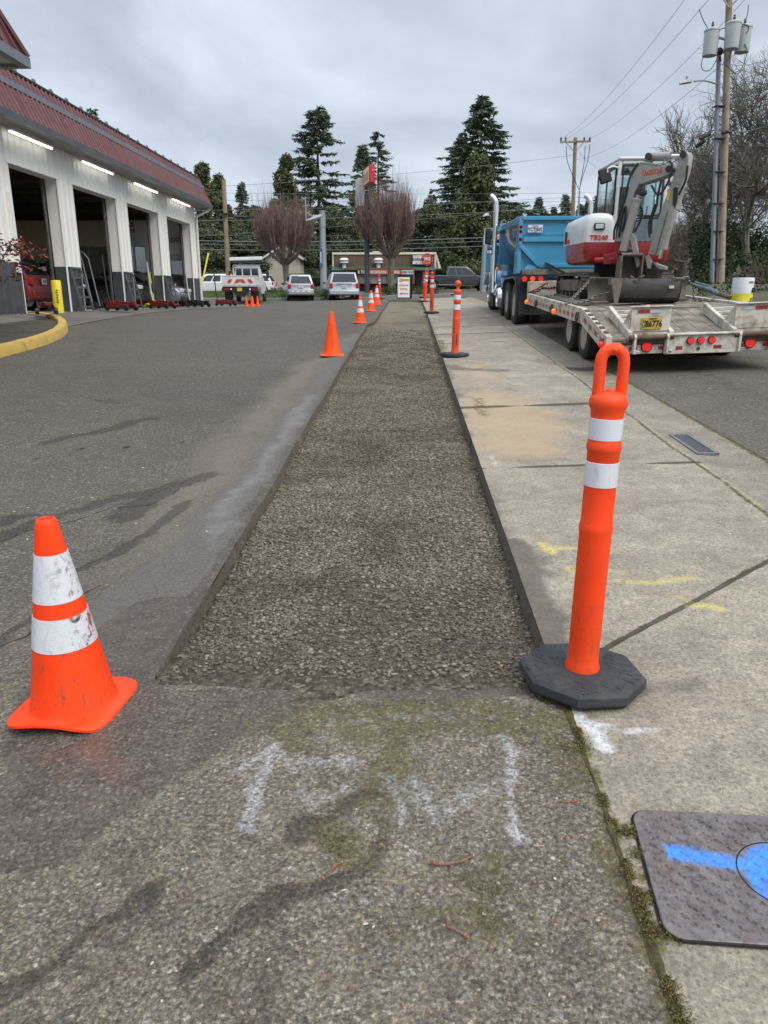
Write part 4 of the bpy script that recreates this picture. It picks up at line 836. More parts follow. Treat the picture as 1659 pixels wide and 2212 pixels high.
def jack(x,y,rot,label,col,handle=True,hc=(.03,.03,.03)):
    t=thing('floor_jack',label,'floor jack',(0,0,0),'trolley jacks by the open bays');jm=M('jack paint '+str(col[0]),tuple(q*.55 for q in col),.45,0,.2,6,dirt=(.03,.03,.03),damt=.4)
    b=MB()
    for s_ in (-.12,.12): b.prism([(0,s_-.012,.05),(.62,s_-.012,.06),(.62,s_-.012,.13),(.2,s_-.012,.17),(0,s_-.012,.22)],(0,.024,0))
    b.box((.1,0,.15),(.2,.2,.1));b.build('frame',jm,t,bevel=.01)
    b=MB();b.prism([(.18,-.05,.15),(.66,-.05,.13),(.66,-.05,.17),(.18,-.05,.21)],(0,.10,0));b.cyl((.66,0,.15),(.66,0,.19),.06,n=12);b.build('lift_arm',jm,t)
    for px_,r_ in ((.05,.05),(.58,.055)):
        for s_ in (-.15,.15): b=MB();b.cyl((px_,s_-.02,r_),(px_,s_+.02,r_),r_,n=14);b.build('wheel',BLK,t)
    if handle: b=MB();b.tube([(.02,0,.15),(-.05,0,.4),(-.09,0,1.15)],.018,8);b.build('handle',M('jack handle %.2f'%hc[0],hc,.4,.3),t)
    t.location=(x,y,g(x,y)+.01 if x>FX+1.7 else FZ+.005);t.rotation_euler[2]=rot;t.scale=(1.35,)*3
jack(-8.6,18.0,R(-62),'red trolley jack with no visible handle by the yellow planter kerb',(.20,.03,.028),False)
jack(-8.75,22.4,R(-22),'red trolley jack in front of the second bay beside the bent tube hand truck',(.33,.022,.022))
jack(-8.85,26.55,R(-25),'red trolley jack with a white handle in front of the third bay',(.33,.022,.03),True,(.5,.5,.48))
jack(-8.7,30.6,R(-25),'black trolley jack with a white handle in front of the last bay',(.03,.028,.028),True,(.5,.5,.48))
jack(-8.6,34.75,R(-20),'red trolley jack with a black upright handle at the far corner of the shop',(.33,.022,.022))
bo=thing('bollard','yellow round bollard standing at the first bay','bollard',(-9.17,19.95,FZ));b=MB();b.lathe([(.125,-.05),(.125,.78),(.11,.81),(.0001,.815)],(-9.17,19.95,FZ),24);b.build('post',M('bollard yellow',(.72,.62,.03),.45,0,.08,4,dirt=(.25,.22,.05),dsc=5,damt=.25),bo)
b=MB()
for k in range(6): b.bb((-9.15+.015*(k%2),19.95-.131,FZ+.25+k*.06),(-9.09+.015*(k%2),19.95-.121,FZ+.275+k*.06))
b.build('label_text',M('bollard print',(.25,.2,.04),.6),bo)
ht=thing('hand_truck','tall bent chrome tube hand truck standing in the second bay','hand truck',(-9.6,23.3,FZ));b=MB();hx=-9.75
for s_ in (-.17,.17): b.tube([(hx+.35+s_*.2,23.0+s_,FZ+.12),(hx-.0+s_*.2,23.35+s_,FZ+1.5)],.025,8)
b.tube([(hx-.034,23.18,FZ+1.5),(hx-.10,23.22,FZ+1.66),(hx-.12,23.35,FZ+1.72),(hx-.08,23.48,FZ+1.66),(hx+.034,23.52,FZ+1.5)],.025,8);b.build('frame',M('chrome tube',(.12,.118,.115),.4,.6,.1),ht)
b=MB();b.bb((hx+.3,22.9,FZ+.03),(hx+.62,23.3,FZ+.06));b.build('toe_plate',GRTR,ht)
for s_ in (-.2,.2): b=MB();b.cyl((hx+.33,23.05+s_-.03,FZ+.13),(hx+.33,23.05+s_+.03,FZ+.13),.12,n=16);b.build('wheel',BLK,ht)
yh=thing('air_hose','crumpled yellow hose hanging and piled at the third bay column','hose',(-9.6,29.0,FZ));b=MB();rr=random.Random(3);pts=[(-9.7,29.05,FZ+1.3)]
for k in range(7): pts.append((-9.7+rr.uniform(-.05,.05),29.05+rr.uniform(-.05,.05),FZ+1.2-k*.15))
for k in range(40): a=k*.9;q=.10+.22*rr.random();pts.append((-9.55+q*math.cos(a)*1.2,28.75+q*math.sin(a)*1.3,FZ+.05+.18*rr.random()*(1-q*2.2)))
b.tube(pts,.035,6);b.build('coil',M('hose yellow',(.55,.52,.03),.5),yh)
ic=copy_thing(c3,(-10.15,33.6,FZ+.5),'orange banded cone standing on something inside the last bay by the door',0,.75)
bx_=MB();bx_.bb((-10.4,33.4,FZ),(-9.9,33.8,FZ+.49));o=bx_.build('tool_cabinet',M('cabinet red',(.15,.02,.02),.45),None,bevel=.01);tag(o,'dark red low tool cabinet under the cone inside the last bay','cabinet');dd=MB()
for k in range(3): dd.bb((-10.36,33.385,FZ+.06+k*.14),(-9.94,33.398,FZ+.17+k*.14))
dd.build('drawer_front',M('cabinet red2',(.19,.025,.022),.4),o)
# ---- planting bed with yellow kerb
kc=[G(*q) for q in [(-140,815),(0,773),(80,751),(128,733),(146,716),(140,703),(118,694),(85,688),(58,686)]]
def smooth(P,n=6):
    o=[]
    for i in range(len(P)-1):
        p0=P[max(i-1,0)];p1=P[i];p2=P[i+1];p3=P[min(i+2,len(P)-1)]
        for k in range(n):
            t=k/n;o.append(.5*((2*p1)+(p2-p0)*t+(2*p0-5*p1+4*p2-p3)*t*t+(3*p1-p0-3*p2+p3)*t**3))
    return o+[P[-1]]
kp=smooth([Vector((p.x,p.y,0)) for p in kc],8);rings=[]
for i,p in enumerate(kp):
    d=(kp[min(i+1,len(kp)-1)]-kp[max(i-1,0)]).normalized();nrm=Vector((-d.y,d.x,0));z=g(p.x,p.y)
    rings.append([(p.x+nrm.x*o,p.y+nrm.y*o,z+h+.012*pn(p.x*3,p.y*3,1)) for o,h in ((-.01,-.06),(0,.14),(.02,.17),(.16,.17),(.18,.14),(.18,-.06))])
b=MB();b.loft(rings);ko=b.build('yellow_kerb',M('worn kerb yellow',(.50,.335,.075),.75,0,.15,3,.008,25,dirt=(.17,.15,.09),dsc=3,damt=.38),None,sharp=50);tag(ko,'worn yellow painted kerb curving round the planting bed by the shop','kerb')
bp_=[p for p in kp]+[Vector((-9.25,17.3,0)),Vector((-9.25,11,0))]
b=MB();cen=Vector((-8.6,14,0));V=[(p.x,p.y,g(p.x,p.y)+.10) for p in bp_];b.add(V+[(cen.x,cen.y,g(cen.x,cen.y)+.20)],[(i,(i+1)%len(V),len(V)) for i in range(len(V))])
m,nt=newmat('bark mulch and moss');v=nd(nt,'TexCoord').outputs['Object'];c=mix(nt,ramp(nt,noi(nt,v,22,6,.8),[(.35,0),(.65,1)]),(.028,.022,.016),(.135,.115,.092));c=mix(nt,ramp(nt,noi(nt,v,1.3,5,.7),[(.5,0),(.62,.8)]),c,(.045,.055,.014));fin(nt,c,.95,0,nd(nt,'Bump',{'Strength':1,'Distance':.04,'Height':noi(nt,v,26,5,.8)}).outputs[0])
o=b.build('ground',m,None);o['kind']='structure'
# ================================================================== VEHICLES
TYR=M('tyre rubber',(.022,.022,.023),.8,0,.35,12,.004,40,dirt=(.075,.068,.058),dsc=4,damt=.35);CHR=M('chrome',(.72,.73,.75),.10,1,.03);STEELW=M('dull steel wheel',(.42,.41,.39),.4,.7,.15,6,dirt=(.16,.11,.07),dsc=5,damt=.45);ALU=M('polished alloy',(.62,.63,.65),.25,.9,.05)
REDL=M('red lens',(.38,.012,.012),.2,0,.1,40);REDLIT=M('lit red lamp',(.75,.022,.016),.3,0,.55,60,emit=.22);AMB=M('amber lens',(.85,.22,.02),.25,0,.1,emit=.35);CARGL=M('dark car glass',(.020,.024,.027),.06,0,.1,2,spec=.9);PLAST=M('black plastic',(.020,.020,.021),.6)
def wheel(par,c,r,w,rim=None,side=1,rr_=.60,dish=.05,nuts=0):
    """tyre round an x axis with a rim as its sub-part; side = which way the face looks"""
    b=MB();h=w/2;b.lathe([(r*rr_,-h),(r*.90,-h),(r*.985,-h*.78),(r,-h*.5),(r,h*.5),(r*.985,h*.78),(r*.90,h),(r*rr_,h)],c,36,'x',True)
    o=b.build('wheel',TYR,par,sharp=40);b=MB();s_=side
    prof=[(r*rr_*1.01,s_*h*.92),(r*rr_*.93,s_*h*.95),(r*rr_*.86,s_*(h*.92-dish)),(r*.30,s_*(h*.92-dish)),(r*.26,s_*(h*.92-dish*.3)),(.001,s_*(h*.92-dish*.2))]
    b.lathe(prof,c,30,'x');b.lathe([(r*rr_*1.01,-s_*h*.8),(.001,-s_*h*.8)],c,20,'x')
    for k in range(nuts): a=k*2*math.pi/nuts;b.cyl((c[0]+s_*(h*.92-dish),c[1]+r*.36*math.cos(a),c[2]+r*.36*math.sin(a)),(c[0]+s_*(h*.95-dish*.4),c[1]+r*.36*math.cos(a),c[2]+r*.36*math.sin(a)),.022,n=6)
    b.build('rim',rim or ALU,o,sharp=40);return o
def car(label,cat,paint,L=4.4,Wd=1.8,H=1.7,belt=1.02,hood=1.15,clear=.24,rr=.08,rt=.22,fr=.75,ft=1.35,kind='suv',group=None,rim=None,plate='',wr=.33,boot=0.0,plastic=False):
    """rear at y=0, front at y=L; rr/rt rear glass foot/top set-back, fr/ft windscreen foot/top behind the bonnet"""
    t=thing(cat.replace(' ','_'),label,cat,(0,0,0),group);h=Wd/2;b=MB();hz=belt-.06
    prof=[(.06,clear+.06),(0,clear+.18),(.0,clear+.42),(.05,clear+.5),(.04,belt-.02),(.10+boot*.0,belt),(L-hood-.1,belt),(L-hood*.45,hz-.02),(L-.16,hz-.14),(L-.04,hz-.26),(L,clear+.32),(L-.02,clear+.16),(L-.12,clear+.02)]
    n=5;rings=[]
    for k,(xx,ins) in enumerate([(-h,.10),(-h+.05,.03),(-h+.2,0),(h-.2,0),(h-.05,.03),(h,.10)]):
        rings.append([(xx,y+(ins if y<L/2 else -ins),z-(ins*.35 if z>belt-.2 else 0)) for y,z in prof])
    b.loft(rings);b.build('body',paint,t,bevel=.02,sharp=45)
    yb,yt,wb,wt=rr,rr+rt,h-.05,h-.05-.17;fb,fT=L-hood-.05+.0,L-hood-(ft-fr) - .05;zt=H
    if kind=='sedan': yb=rr+boot;yt=yb+rt
    lo=lambda z,k:None
    def ring(q,z): 
        w_=wb+(wt-wb)*q;return [(-w_,yb+(yt-yb)*q,z),(w_,yb+(yt-yb)*q,z),(w_,fb+(fT-fb)*q,z),(-w_,fb+(fT-fb)*q,z)]
    b=MB();r1=ring(1,zt-.05);b.loft([ring(0,belt-.03),r1,[(x*.90,y+(.10 if i<2 else -.14),zt) for i,(x,y,z) in enumerate(r1)]]);b.build('cabin',paint,t,bevel=.035,sharp=45)
    def pt(side,u,q):   # point on the rear (r), front (f) or flank glass plane
        z=belt-.03+(zt-.05-belt+.03)*q;w_=wb+(wt-wb)*q;y0=yb+(yt-yb)*q;y1=fb+(fT-fb)*q
        if side=='r': return (w_*(2*u-1),y0-.012,z+.002)
        if side=='f': return (w_*(2*u-1),y1+.012,z+.002)
        s_=1 if side=='R' else -1;return (s_*(w_+.010),y0+(y1-y0)*u,z)
    for sd,nm in (('r','rear_window'),('f','windscreen')):
        q=MB();q.face(pt(sd,.07,.12),pt(sd,.93,.12),pt(sd,.91,.90),pt(sd,.09,.90));q.build(nm,CARGL,t)
    for sd in 'RL':
        for u0,u1,a0,a1 in ((.05,.33,.10,.34),(.37,.60,.37,.60),(.63,.95,.63,.88)):
            q=MB();q.face(pt(sd,u0,.14),pt(sd,u1,.14),pt(sd,a1,.90),pt(sd,a0,.90));q.build('side_window',CARGL,t)
    # lamps, bumper, plate
    for s_ in (-1,1):
        q=MB();q.bb((s_*(h-.24),-.010,clear+.50),(s_*(h-.03),.10,belt-.02 if kind!='hatch' else belt-.05));q.build('tail_light',REDL,t,bevel=.02)
        q=MB();q.bb((s_*(h-.50),L-.10,hz-.30),(s_*(h-.06),L-.0,hz-.15));q.build('headlight',M('headlight lens',(.62,.64,.66),.12),t,bevel=.03)
        q=MB();q.box((s_*(h+.09),fb-.10,belt+.06),(.17,.10,.14));q.build('wing_mirror',PLAST,t,bevel=.02)
    q=MB();q.bb((-h+.06,-.06,clear+.10),(h-.06,.10,clear+.36));q.build('bumper',M('bumper grey',(.26,.265,.275),.45) if plastic else paint,t,bevel=.04)
    q=MB();q.bb((-h+.12,L-.04,clear+.02),(h-.12,L+.015,clear+.20));q.bb((-.36,L-.06,hz-.38),(.36,L-.005,hz-.22));q.build('grille',PLAST,t,bevel=.02)
    if plate:
        q=MB();q.bb((-.155,-.022,clear+.52),(.155,-.006,clear+.68));po_=q.build('number_plate',M('plate white',(.62,.64,.66),.5),t);q=MB();q.bb((-.11,-.026,clear+.565),(.11,-.0225,clear+.625));q.build('faint_characters',M('blurred plate ink',(.20,.22,.28),.5),po_)
    for y in (.86,L-.84):
        for s_ in (-1,1):
            q=MB();q.lathe([(wr*1.16,0),(.001,0)],(s_*(h+.004),y,wr+.01),24,'x');q.build('wheel_arch',PLAST,t);wheel(t,(s_*(h-.085),y,wr),wr,.20,rim,s_,.62,.03)
    return t
def carpaint(n,c,metal=.35): return M(n,c,.28,metal,.06,2,coat=.6,dirt=tuple(q*.6+.02 for q in c),dsc=2,damt=.15)
SIL=carpaint('silver paint',(.33,.345,.37),.40)
esc=car('silver boxy suv with a roof rack parked nose-in, left of the minivan','suv',SIL,4.4,1.80,1.70,1.08,1.1,.30,.05,.20,.6,1.3,plate='YHE 402',wr=.35,plastic=True,group='silver cars parked nose-in along the lawn')
q=MB()
for s_ in (-.62,.62): q.tube([(s_,.5,1.70),(s_,.55,1.75),(s_,2.3,1.75),(s_,2.4,1.70)],.022,6)
for y in (.8,2.1): q.tube([(-.62,y,1.75),(.62,y,1.75)],.02,6)
q.build('roof_rack',PLAST,esc);q=MB()
for k in range(4): q.bb((-.66+k*.36,-.075,.56),(-.46+k*.36,-.058,.62))
q.build('step_pads',M('bright trim',(.7,.7,.7),.3),esc)
p=at(651,648,50.5);esc.location=(p.x,p.y,g(p.x,p.y)+.01);esc.scale=(.98,)*3;esc.rotation_euler[2]=R(13)
van=car('silver minivan with a long roof parked nose-in beside the black sign pole','minivan',carpaint('pale silver paint',(.41,.425,.455),.35),5.1,1.98,1.76,1.06,.95,.24,.04,.22,.7,1.7,plate='ZTN 186',wr=.34,group='silver cars parked nose-in along the lawn')
q=MB();q.bb((-.5,-.035,.99),(.5,.0,1.03));q.build('chrome_strip',CHR,van);q=MB();q.bb((-.7,.28,1.755),(.7,2.4,1.80));q.build('roof_bars',PLAST,van)
p=at(744,642,50.0);van.location=(p.x,p.y,g(p.x,p.y)+.01);van.rotation_euler[2]=R(9)
wsv=car('white suv parked farthest left on the street behind the lawn','suv',carpaint('white paint',(.66,.67,.69),.0),4.6,1.85,1.68,1.02,1.15,.24,.1,.4,.6,1.4,wr=.34,group='white suvs on the far street')
p=at(453,637,66);wsv.location=(p.x+2.5,p.y,g(p.x,p.y)-.0);wsv.rotation_euler[2]=R(92)
copy_thing(wsv,(p.x+5.0,p.y+4,g(p.x,p.y)+.1),'white suv half hidden behind the wooden pole on the far street',R(88))
pk=car('dark grey crew cab pickup truck passing on the far street','pickup truck',carpaint('dark grey paint',(.060,.064,.072),.3),5.9,2.0,1.95,1.25,1.35,.42,1.95,.12,.7,1.45,wr=.42,rim=ALU)
q=MB();q.bb((-.86,.10,1.245),(.86,1.88,1.262));q.build('bed_cavity',PLAST,pk);q=MB();q.bb((-1.01,.3,.50),(1.01,3.0,.53));q.build('side_trim',ALU,pk)
p=at(992,629,69);pk.location=(p.x-3.3,p.y,p.z);pk.rotation_euler[2]=R(-90);pk.scale=(1.06,)*3
# cars in the bays
rc=car('dark red hatchback parked tail outward inside the first bay','hatchback',carpaint('dark red paint',(.25,.012,.018),.1),4.1,1.74,1.60,.98,1.0,.24,.10,.42,.6,1.4,kind='hatch',plate='531 FKL',wr=.32)
q=MB();q.bb((.30,.12,1.15),(.55,.13,1.27));q.build('sticker',M('sticker pink',(.5,.35,.36),.6),rc);rc.location=(-10.15,21.35,FZ);rc.rotation_euler=(0,0,R(92));rc.scale=(.96,)*3
bk=car('black sedan nose outward in the third bay','sedan',carpaint('black paint',(.010,.010,.011),.1),4.8,1.82,1.46,.95,1.2,.2,.1,.7,.5,1.3,kind='sedan',boot=.75,wr=.33);bk.location=(-14.6,27.6,FZ+.08);bk.rotation_euler[2]=R(-90)
bk2=copy_thing(bk,(-15.0,23.2,FZ+.05),'black sedan with raised bonnet deeper in the second bay',R(-84));q=MB();q.prism([(-.7,3.75,.93),(.7,3.75,.93),(.66,4.55,1.72),(-.66,4.55,1.72)],(0,.03,-.03));h_=q.build('bonnet',carpaint('black paint',(0,0,0)),None);h_.parent=bk2
sv=car('grey sedan nose outward in the last bay','sedan',carpaint('grey silver paint',(.22,.23,.25),.4),4.7,1.80,1.46,.92,1.2,.2,.1,.7,.5,1.3,kind='sedan',boot=.75,wr=.33);sv.location=(-13.95,32.0,FZ+.02);sv.rotation_euler[2]=R(-88)
q=MB()
for k in range(4): q.bb((-.34,4.685,.50+k*.055),(.34,4.72,.525+k*.055))
q.build('grille_bars',CHR,None).parent=sv
# ---- flatbed utility truck
def flatbed():
    t=thing('flatbed_truck','white flatbed work truck with red chevrons and arrow board on its cab rack','work truck',(0,0,0));wp=M('truck white',(.62,.62,.61),.45,0,.08,3,dirt=(.22,.2,.17),dsc=2,damt=.3)
    b=MB();b.bb((-1.18,0,1.0),(1.18,3.2,1.10));b.build('bed',wp,t);b=MB()
    b.bb((-1.18,-.03,1.06),(1.18,.02,1.62))
    for s_ in (-1,1): b.bb((s_*1.15,0.02,1.1),(s_*1.19,3.2,1.55))
    b.build('tail_board',wp,t);b=MB()
    for x in (-1.12,-.6,0,.6,1.12): b.bb((x-.03,-.05,1.08),(x+.03,-.03,1.62))
    b.bb((-1.2,-.05,1.58),(1.2,-.03,1.63));b.build('board_ribs',wp,t)
    for pts in ([(-.85,1.22),(-.62,1.22),(-.48,1.42),(-.70,1.42)],[(-.18,1.22),(-.36,1.22),(-.22,1.42),(.0,1.42),(.0,1.30)],[(.18,1.22),(.36,1.22),(.22,1.42),(.0,1.42),(.0,1.30)],[(.85,1.22),(.62,1.22),(.48,1.42),(.70,1.42)]):
        b=MB();b.prism([(x,-.056,z) for x,z in pts],(0,-.004,0));b.build('chevron',M('chevron red',(.50,.045,.04),.5),t)
    b=MB();b.bb((-1.12,.05,.72),(1.12,.12,.98));b.build('rear_beam',BLK,t)
    for s_ in (-1,1):
        for x in (.72,.86,1.0):
            if x<.8: q=MB();q.cyl((s_*.62,.05,.86),(s_*.62,.03,.86),.055,n=14);q.build('reverse_light',M('clear lens',(.8,.8,.78),.2),t)
            else: q=MB();q.bb((s_*x-.06,.03,.80),(s_*x+.06,.05,.92));q.build('tail_light',REDL,t)
        b=MB();b.bb((s_*.62,.45,.22),(s_*1.12,.47,.86));b.build('mudflap',BLK,t)
        wheel(t,(s_*.92,.95,.40),.40,.42,STEELW,s_);wheel(t,(s_*.95,5.2,.40),.40,.24,STEELW,s_)
        b=MB();b.tube([(s_*.95,4.05,1.9),(s_*1.3,4.2,1.9)],.02,6);b.bb((s_*1.22,4.2,1.55),(s_*1.42,4.26,2.0));b.build('wing_mirror',BLK,t)
    b=MB();b.bb((-.22,.02,.74),(.10,.045,.94));po_=b.build('number_plate',M('plate yellow',(.55,.40,.06),.5),t)
    b=MB();b.prism([(-.55,.06,.72),(.55,.06,.72),(.18,.06,.45),(-.18,.06,.45)],(0,.3,0));b.build('hitch',BLK,t)
    b=MB();b.loft([[(-.98,3.4,.6),(.98,3.4,.6),(.98,5.0,.6),(-.98,5.0,.6)],[(-.98,3.4,1.45),(.98,3.4,1.45),(.98,5.0,1.45),(-.98,5.0,1.45)],[(-.82,3.5,2.22),(.82,3.5,2.22),(.80,4.4,2.22),(-.80,4.4,2.22)],[(-.7,3.6,2.3),(.7,3.6,2.3),(.7,4.3,2.3),(-.7,4.3,2.3)]]);b.bb((-.95,4.9,.6),(.95,6.3,1.4));b.build('cab',wp,t,bevel=.04)
    b=MB();b.face((-.80,3.385,1.52),(.80,3.385,1.52),(.74,3.455,2.10),(-.74,3.455,2.10));b.build('rear_window',CARGL,t)
    b=MB()
    for x in (-.92,-.3,.3,.92): b.bb((x-.03,3.2,1.1),(x+.03,3.26,2.35))
    for z in (1.55,2.2,2.33): b.bb((-.95,3.2,z-.03),(.95,3.26,z+.03))
    b.build('headache_rack',wp,t)
    b=MB();b.beam((-1.12,3.28,2.68),(1.12,3.28,2.74),.5,.20);b.build('arrow_board',M('board white',(.66,.67,.68),.4),t,bevel=.02);b=MB();b.beam((-1.1,3.12,2.50),(1.1,3.12,2.54),.3,.12)
    for x in (-.6,.6): b.bb((x-.03,3.22,2.35),(x+.03,3.28,2.6))
    b.build('board_mount',BLK,t);return t
fb_=flatbed();p=at(521,655,45.5);fb_.location=(p.x+.0,p.y,g(p.x,p.y)+.0);fb_.scale=(.90,.95,1.0);fb_.rotation_euler[2]=R(4)
cc=copy_thing(c3,(p.x-.62,p.y+.45,g(p.x,p.y)+1.10),'orange banded cone standing on the bed of the flatbed truck',0,1.0)
# ================================================================== EQUIPMENT TRAILER
TB=(3.44,9.0,.553)
def T(u,v,w): return (TB[0]+u,TB[1]+v,TB[2]+w+.035*u+.045*v)
TWH=M('worn trailer white',(.54,.515,.445),.55,.1,.10,4,dirt=(.19,.115,.065),dsc=6,damt=.50);WOOD=M('weathered deck wood',(.20,.168,.130),.85,0,.35,7,.006,40,dirt=(.055,.045,.036),dsc=3,damt=.45);RUST=M('rusty steel',(.10,.062,.042),.7,.3,.4,9,.003,60,dirt=(.2,.16,.12),dsc=6,damt=.3);TRED=M('tape red',(.30,.020,.024),.35,0,.2,14);TSIL=M('tape silver',(.42,.43,.44),.4,0,.25,14);DRK=M('dark frame steel',(.03,.028,.026),.7)  # DRK: plain dark steel for chassis, axles and cross members
def hexa(mb,a,b,c,d,e,f,g_,h): mb.add([a,b,c,d,e,f,g_,h],[(0,1,2,3),(7,6,5,4),(0,4,5,1),(1,5,6,2),(2,6,7,3),(3,7,4,0)])
def tbox(mb,u0,u1,v0,v1,w0,w1,w0b=None,w1b=None):
    """box in trailer space; far end (v1) may sit at other heights"""
    w0b=w0 if w0b is None else w0b;w1b=w1 if w1b is None else w1b
    hexa(mb,T(u0,v0,w0),T(u1,v0,w0),T(u1,v0,w1),T(u0,v0,w1),T(u0,v1,w0b),T(u1,v1,w0b),T(u1,v1,w1b),T(u0,v1,w1b))
tra=thing('equipment_trailer','long rusty white equipment trailer with wooden deck and raised ramps behind the dump truck','trailer',TB)
HW=1.09;KV=1.38;LV=6.12
b=MB();nb=11
for i in range(nb):
    u0=-HW+.07+i*(2*HW-.14)/nb;u1=u0+(2*HW-.14)/nb-.007;j=.004*random.Random(i).uniform(-1,1);tbox(b,u0,u1,KV+.01,LV,.625+j,.665+j)
b.build('deck',WOOD,tra)
b=MB()
for i in range(nb):
    u0=-HW+.07+i*(2*HW-.14)/nb;u1=u0+(2*HW-.14)/nb-.007;tbox(b,u0,u1,.05,KV-.01,.385,.425,.615,.655)
b.build('beavertail_deck',WOOD,tra)
for s_ in (-1,1):
    b=MB();u0,u1=(s_*HW,s_*(HW-.07));tbox(b,min(u0,u1),max(u0,u1),KV,LV,.50,.70);b.build('side_rail',TWH,tra,bevel=.006)
    b=MB();tbox(b,min(u0,u1),max(u0,u1),.0,KV-.003,.255,.46,.50,.70);b.build('side_rail',TWH,tra,bevel=.006)
    b=MB()
    for k in range(6):
        v=.12+k*.21;q=v/KV;tbox(b,min(u0,u1)+.008,max(u0,u1)-.008,v,v+.075,.462+.24*q,.475+.24*q,.462+.24*(q+.054),.475+.24*(q+.054))
    b.build('traction_cleats',RUST,tra)
x_=-HW-.003
for k in range(16):
    v=1.55+k*.30
    if v+.2>LV: break
    for dv,mm in ((0,TRED),(.135,TSIL)):
        b=MB();b.face(T(x_,v+dv,.555),T(x_,v+dv+.125,.555),T(x_,v+dv+.125,.605),T(x_,v+dv,.605));b.build('reflective_tape',mm,tra)
for k in range(4):
    v=.15+k*.30;q=.245*v/KV
    for dv,mm in ((0,TRED),(.15,TSIL)):
        q0=.245*(v+dv)/KV;q1=.245*(v+dv+.13)/KV;b=MB();b.face(T(x_,v+dv,.325+q0),T(x_,v+dv+.13,.325+q1),T(x_,v+dv+.13,.385+q1),T(x_,v+dv,.385+q0));b.build('reflective_tape',mm,tra)
for v in (1.52,3.4,4.9):
    b=MB();b.tube([T(-HW-.02,v-.03,.64),T(-HW-.03,v-.05,.57),T(-HW-.03,v,.50),T(-HW-.03,v+.05,.57),T(-HW-.02,v+.03,.64)],.016,6);b.build('tie_ring',RUST,tra)
for v in (3.15,5.95): b=MB();b.ball(T(-HW-.03,v,.55),.045,10,6);b.build('marker_lamp',AMB,tra)
b=MB();b.ball(T(-HW-.03,.08,.36),.04,10,6);b.build('marker_lamp',REDLIT,tra)
b=MB();tbox(b,-HW,HW,LV,LV+.05,.50,.92);b.build('headboard',TWH,tra,bevel=.006)
b=MB();tbox(b,-.40,.47,-.02,.04,.235,.455);tbox(b,-.40,.47,-.045,.06,.450,.470);b.build('rear_panel',TWH,tra,bevel=.005)
for u0,u1 in ((-HW,-.40),(.47,HW)):
    b=MB();tbox(b,u0+.002,u1-.002,.05,.10,.24,.40);b.build('rear_panel',TWH,tra,bevel=.005)
    b=MB();tbox(b,u0,u1,.11,.16,.38,.43);b.build('rear_edge',RUST,tra)
def lamp(u,w,r,v=-.025,lit=REDLIT):
    b=MB();b.cyl(T(u,v+.01,w),T(u,v-.02,w),r*1.18,n=24);o=b.build('tail_lamp',BLK,tra);q=MB();q.cyl(T(u,v-.012,w),T(u,v-.028,w),r,n=24);q.build('lens',lit,o)
for u in (-.12,.0,.125): lamp(u,.385,.036)
lamp(-.60,.325,.055,.045);lamp(.60,.335,.055,.045)
b=MB();b.cyl(T(-.015,-.03,.29),T(-.015,-.022,.29),.02,n=12);b.build('plug_hole',DRK,tra)
for u0,u1,mm in ((-.38,-.28,TSIL),(-.28,-.20,TRED),(.16,.25,TRED),(.25,.36,TSIL)):
    b=MB();b.face(T(u0,-.024,.285),T(u1,-.024,.285),T(u1,-.024,.325),T(u0,-.024,.325));b.build('reflective_tape',mm,tra)
for u0,u1,mm in ((-.80,-.70,TRED),(-.50,-.46,TSIL),(-.46,-.405,TRED),(.48,.53,TRED),(.76,.84,TRED),(.84,.95,TSIL)):
    b=MB();b.face(T(u0,.046,.285),T(u1,.046,.285),T(u1,.046,.325),T(u0,.046,.325));b.build('reflective_tape',mm,tra)
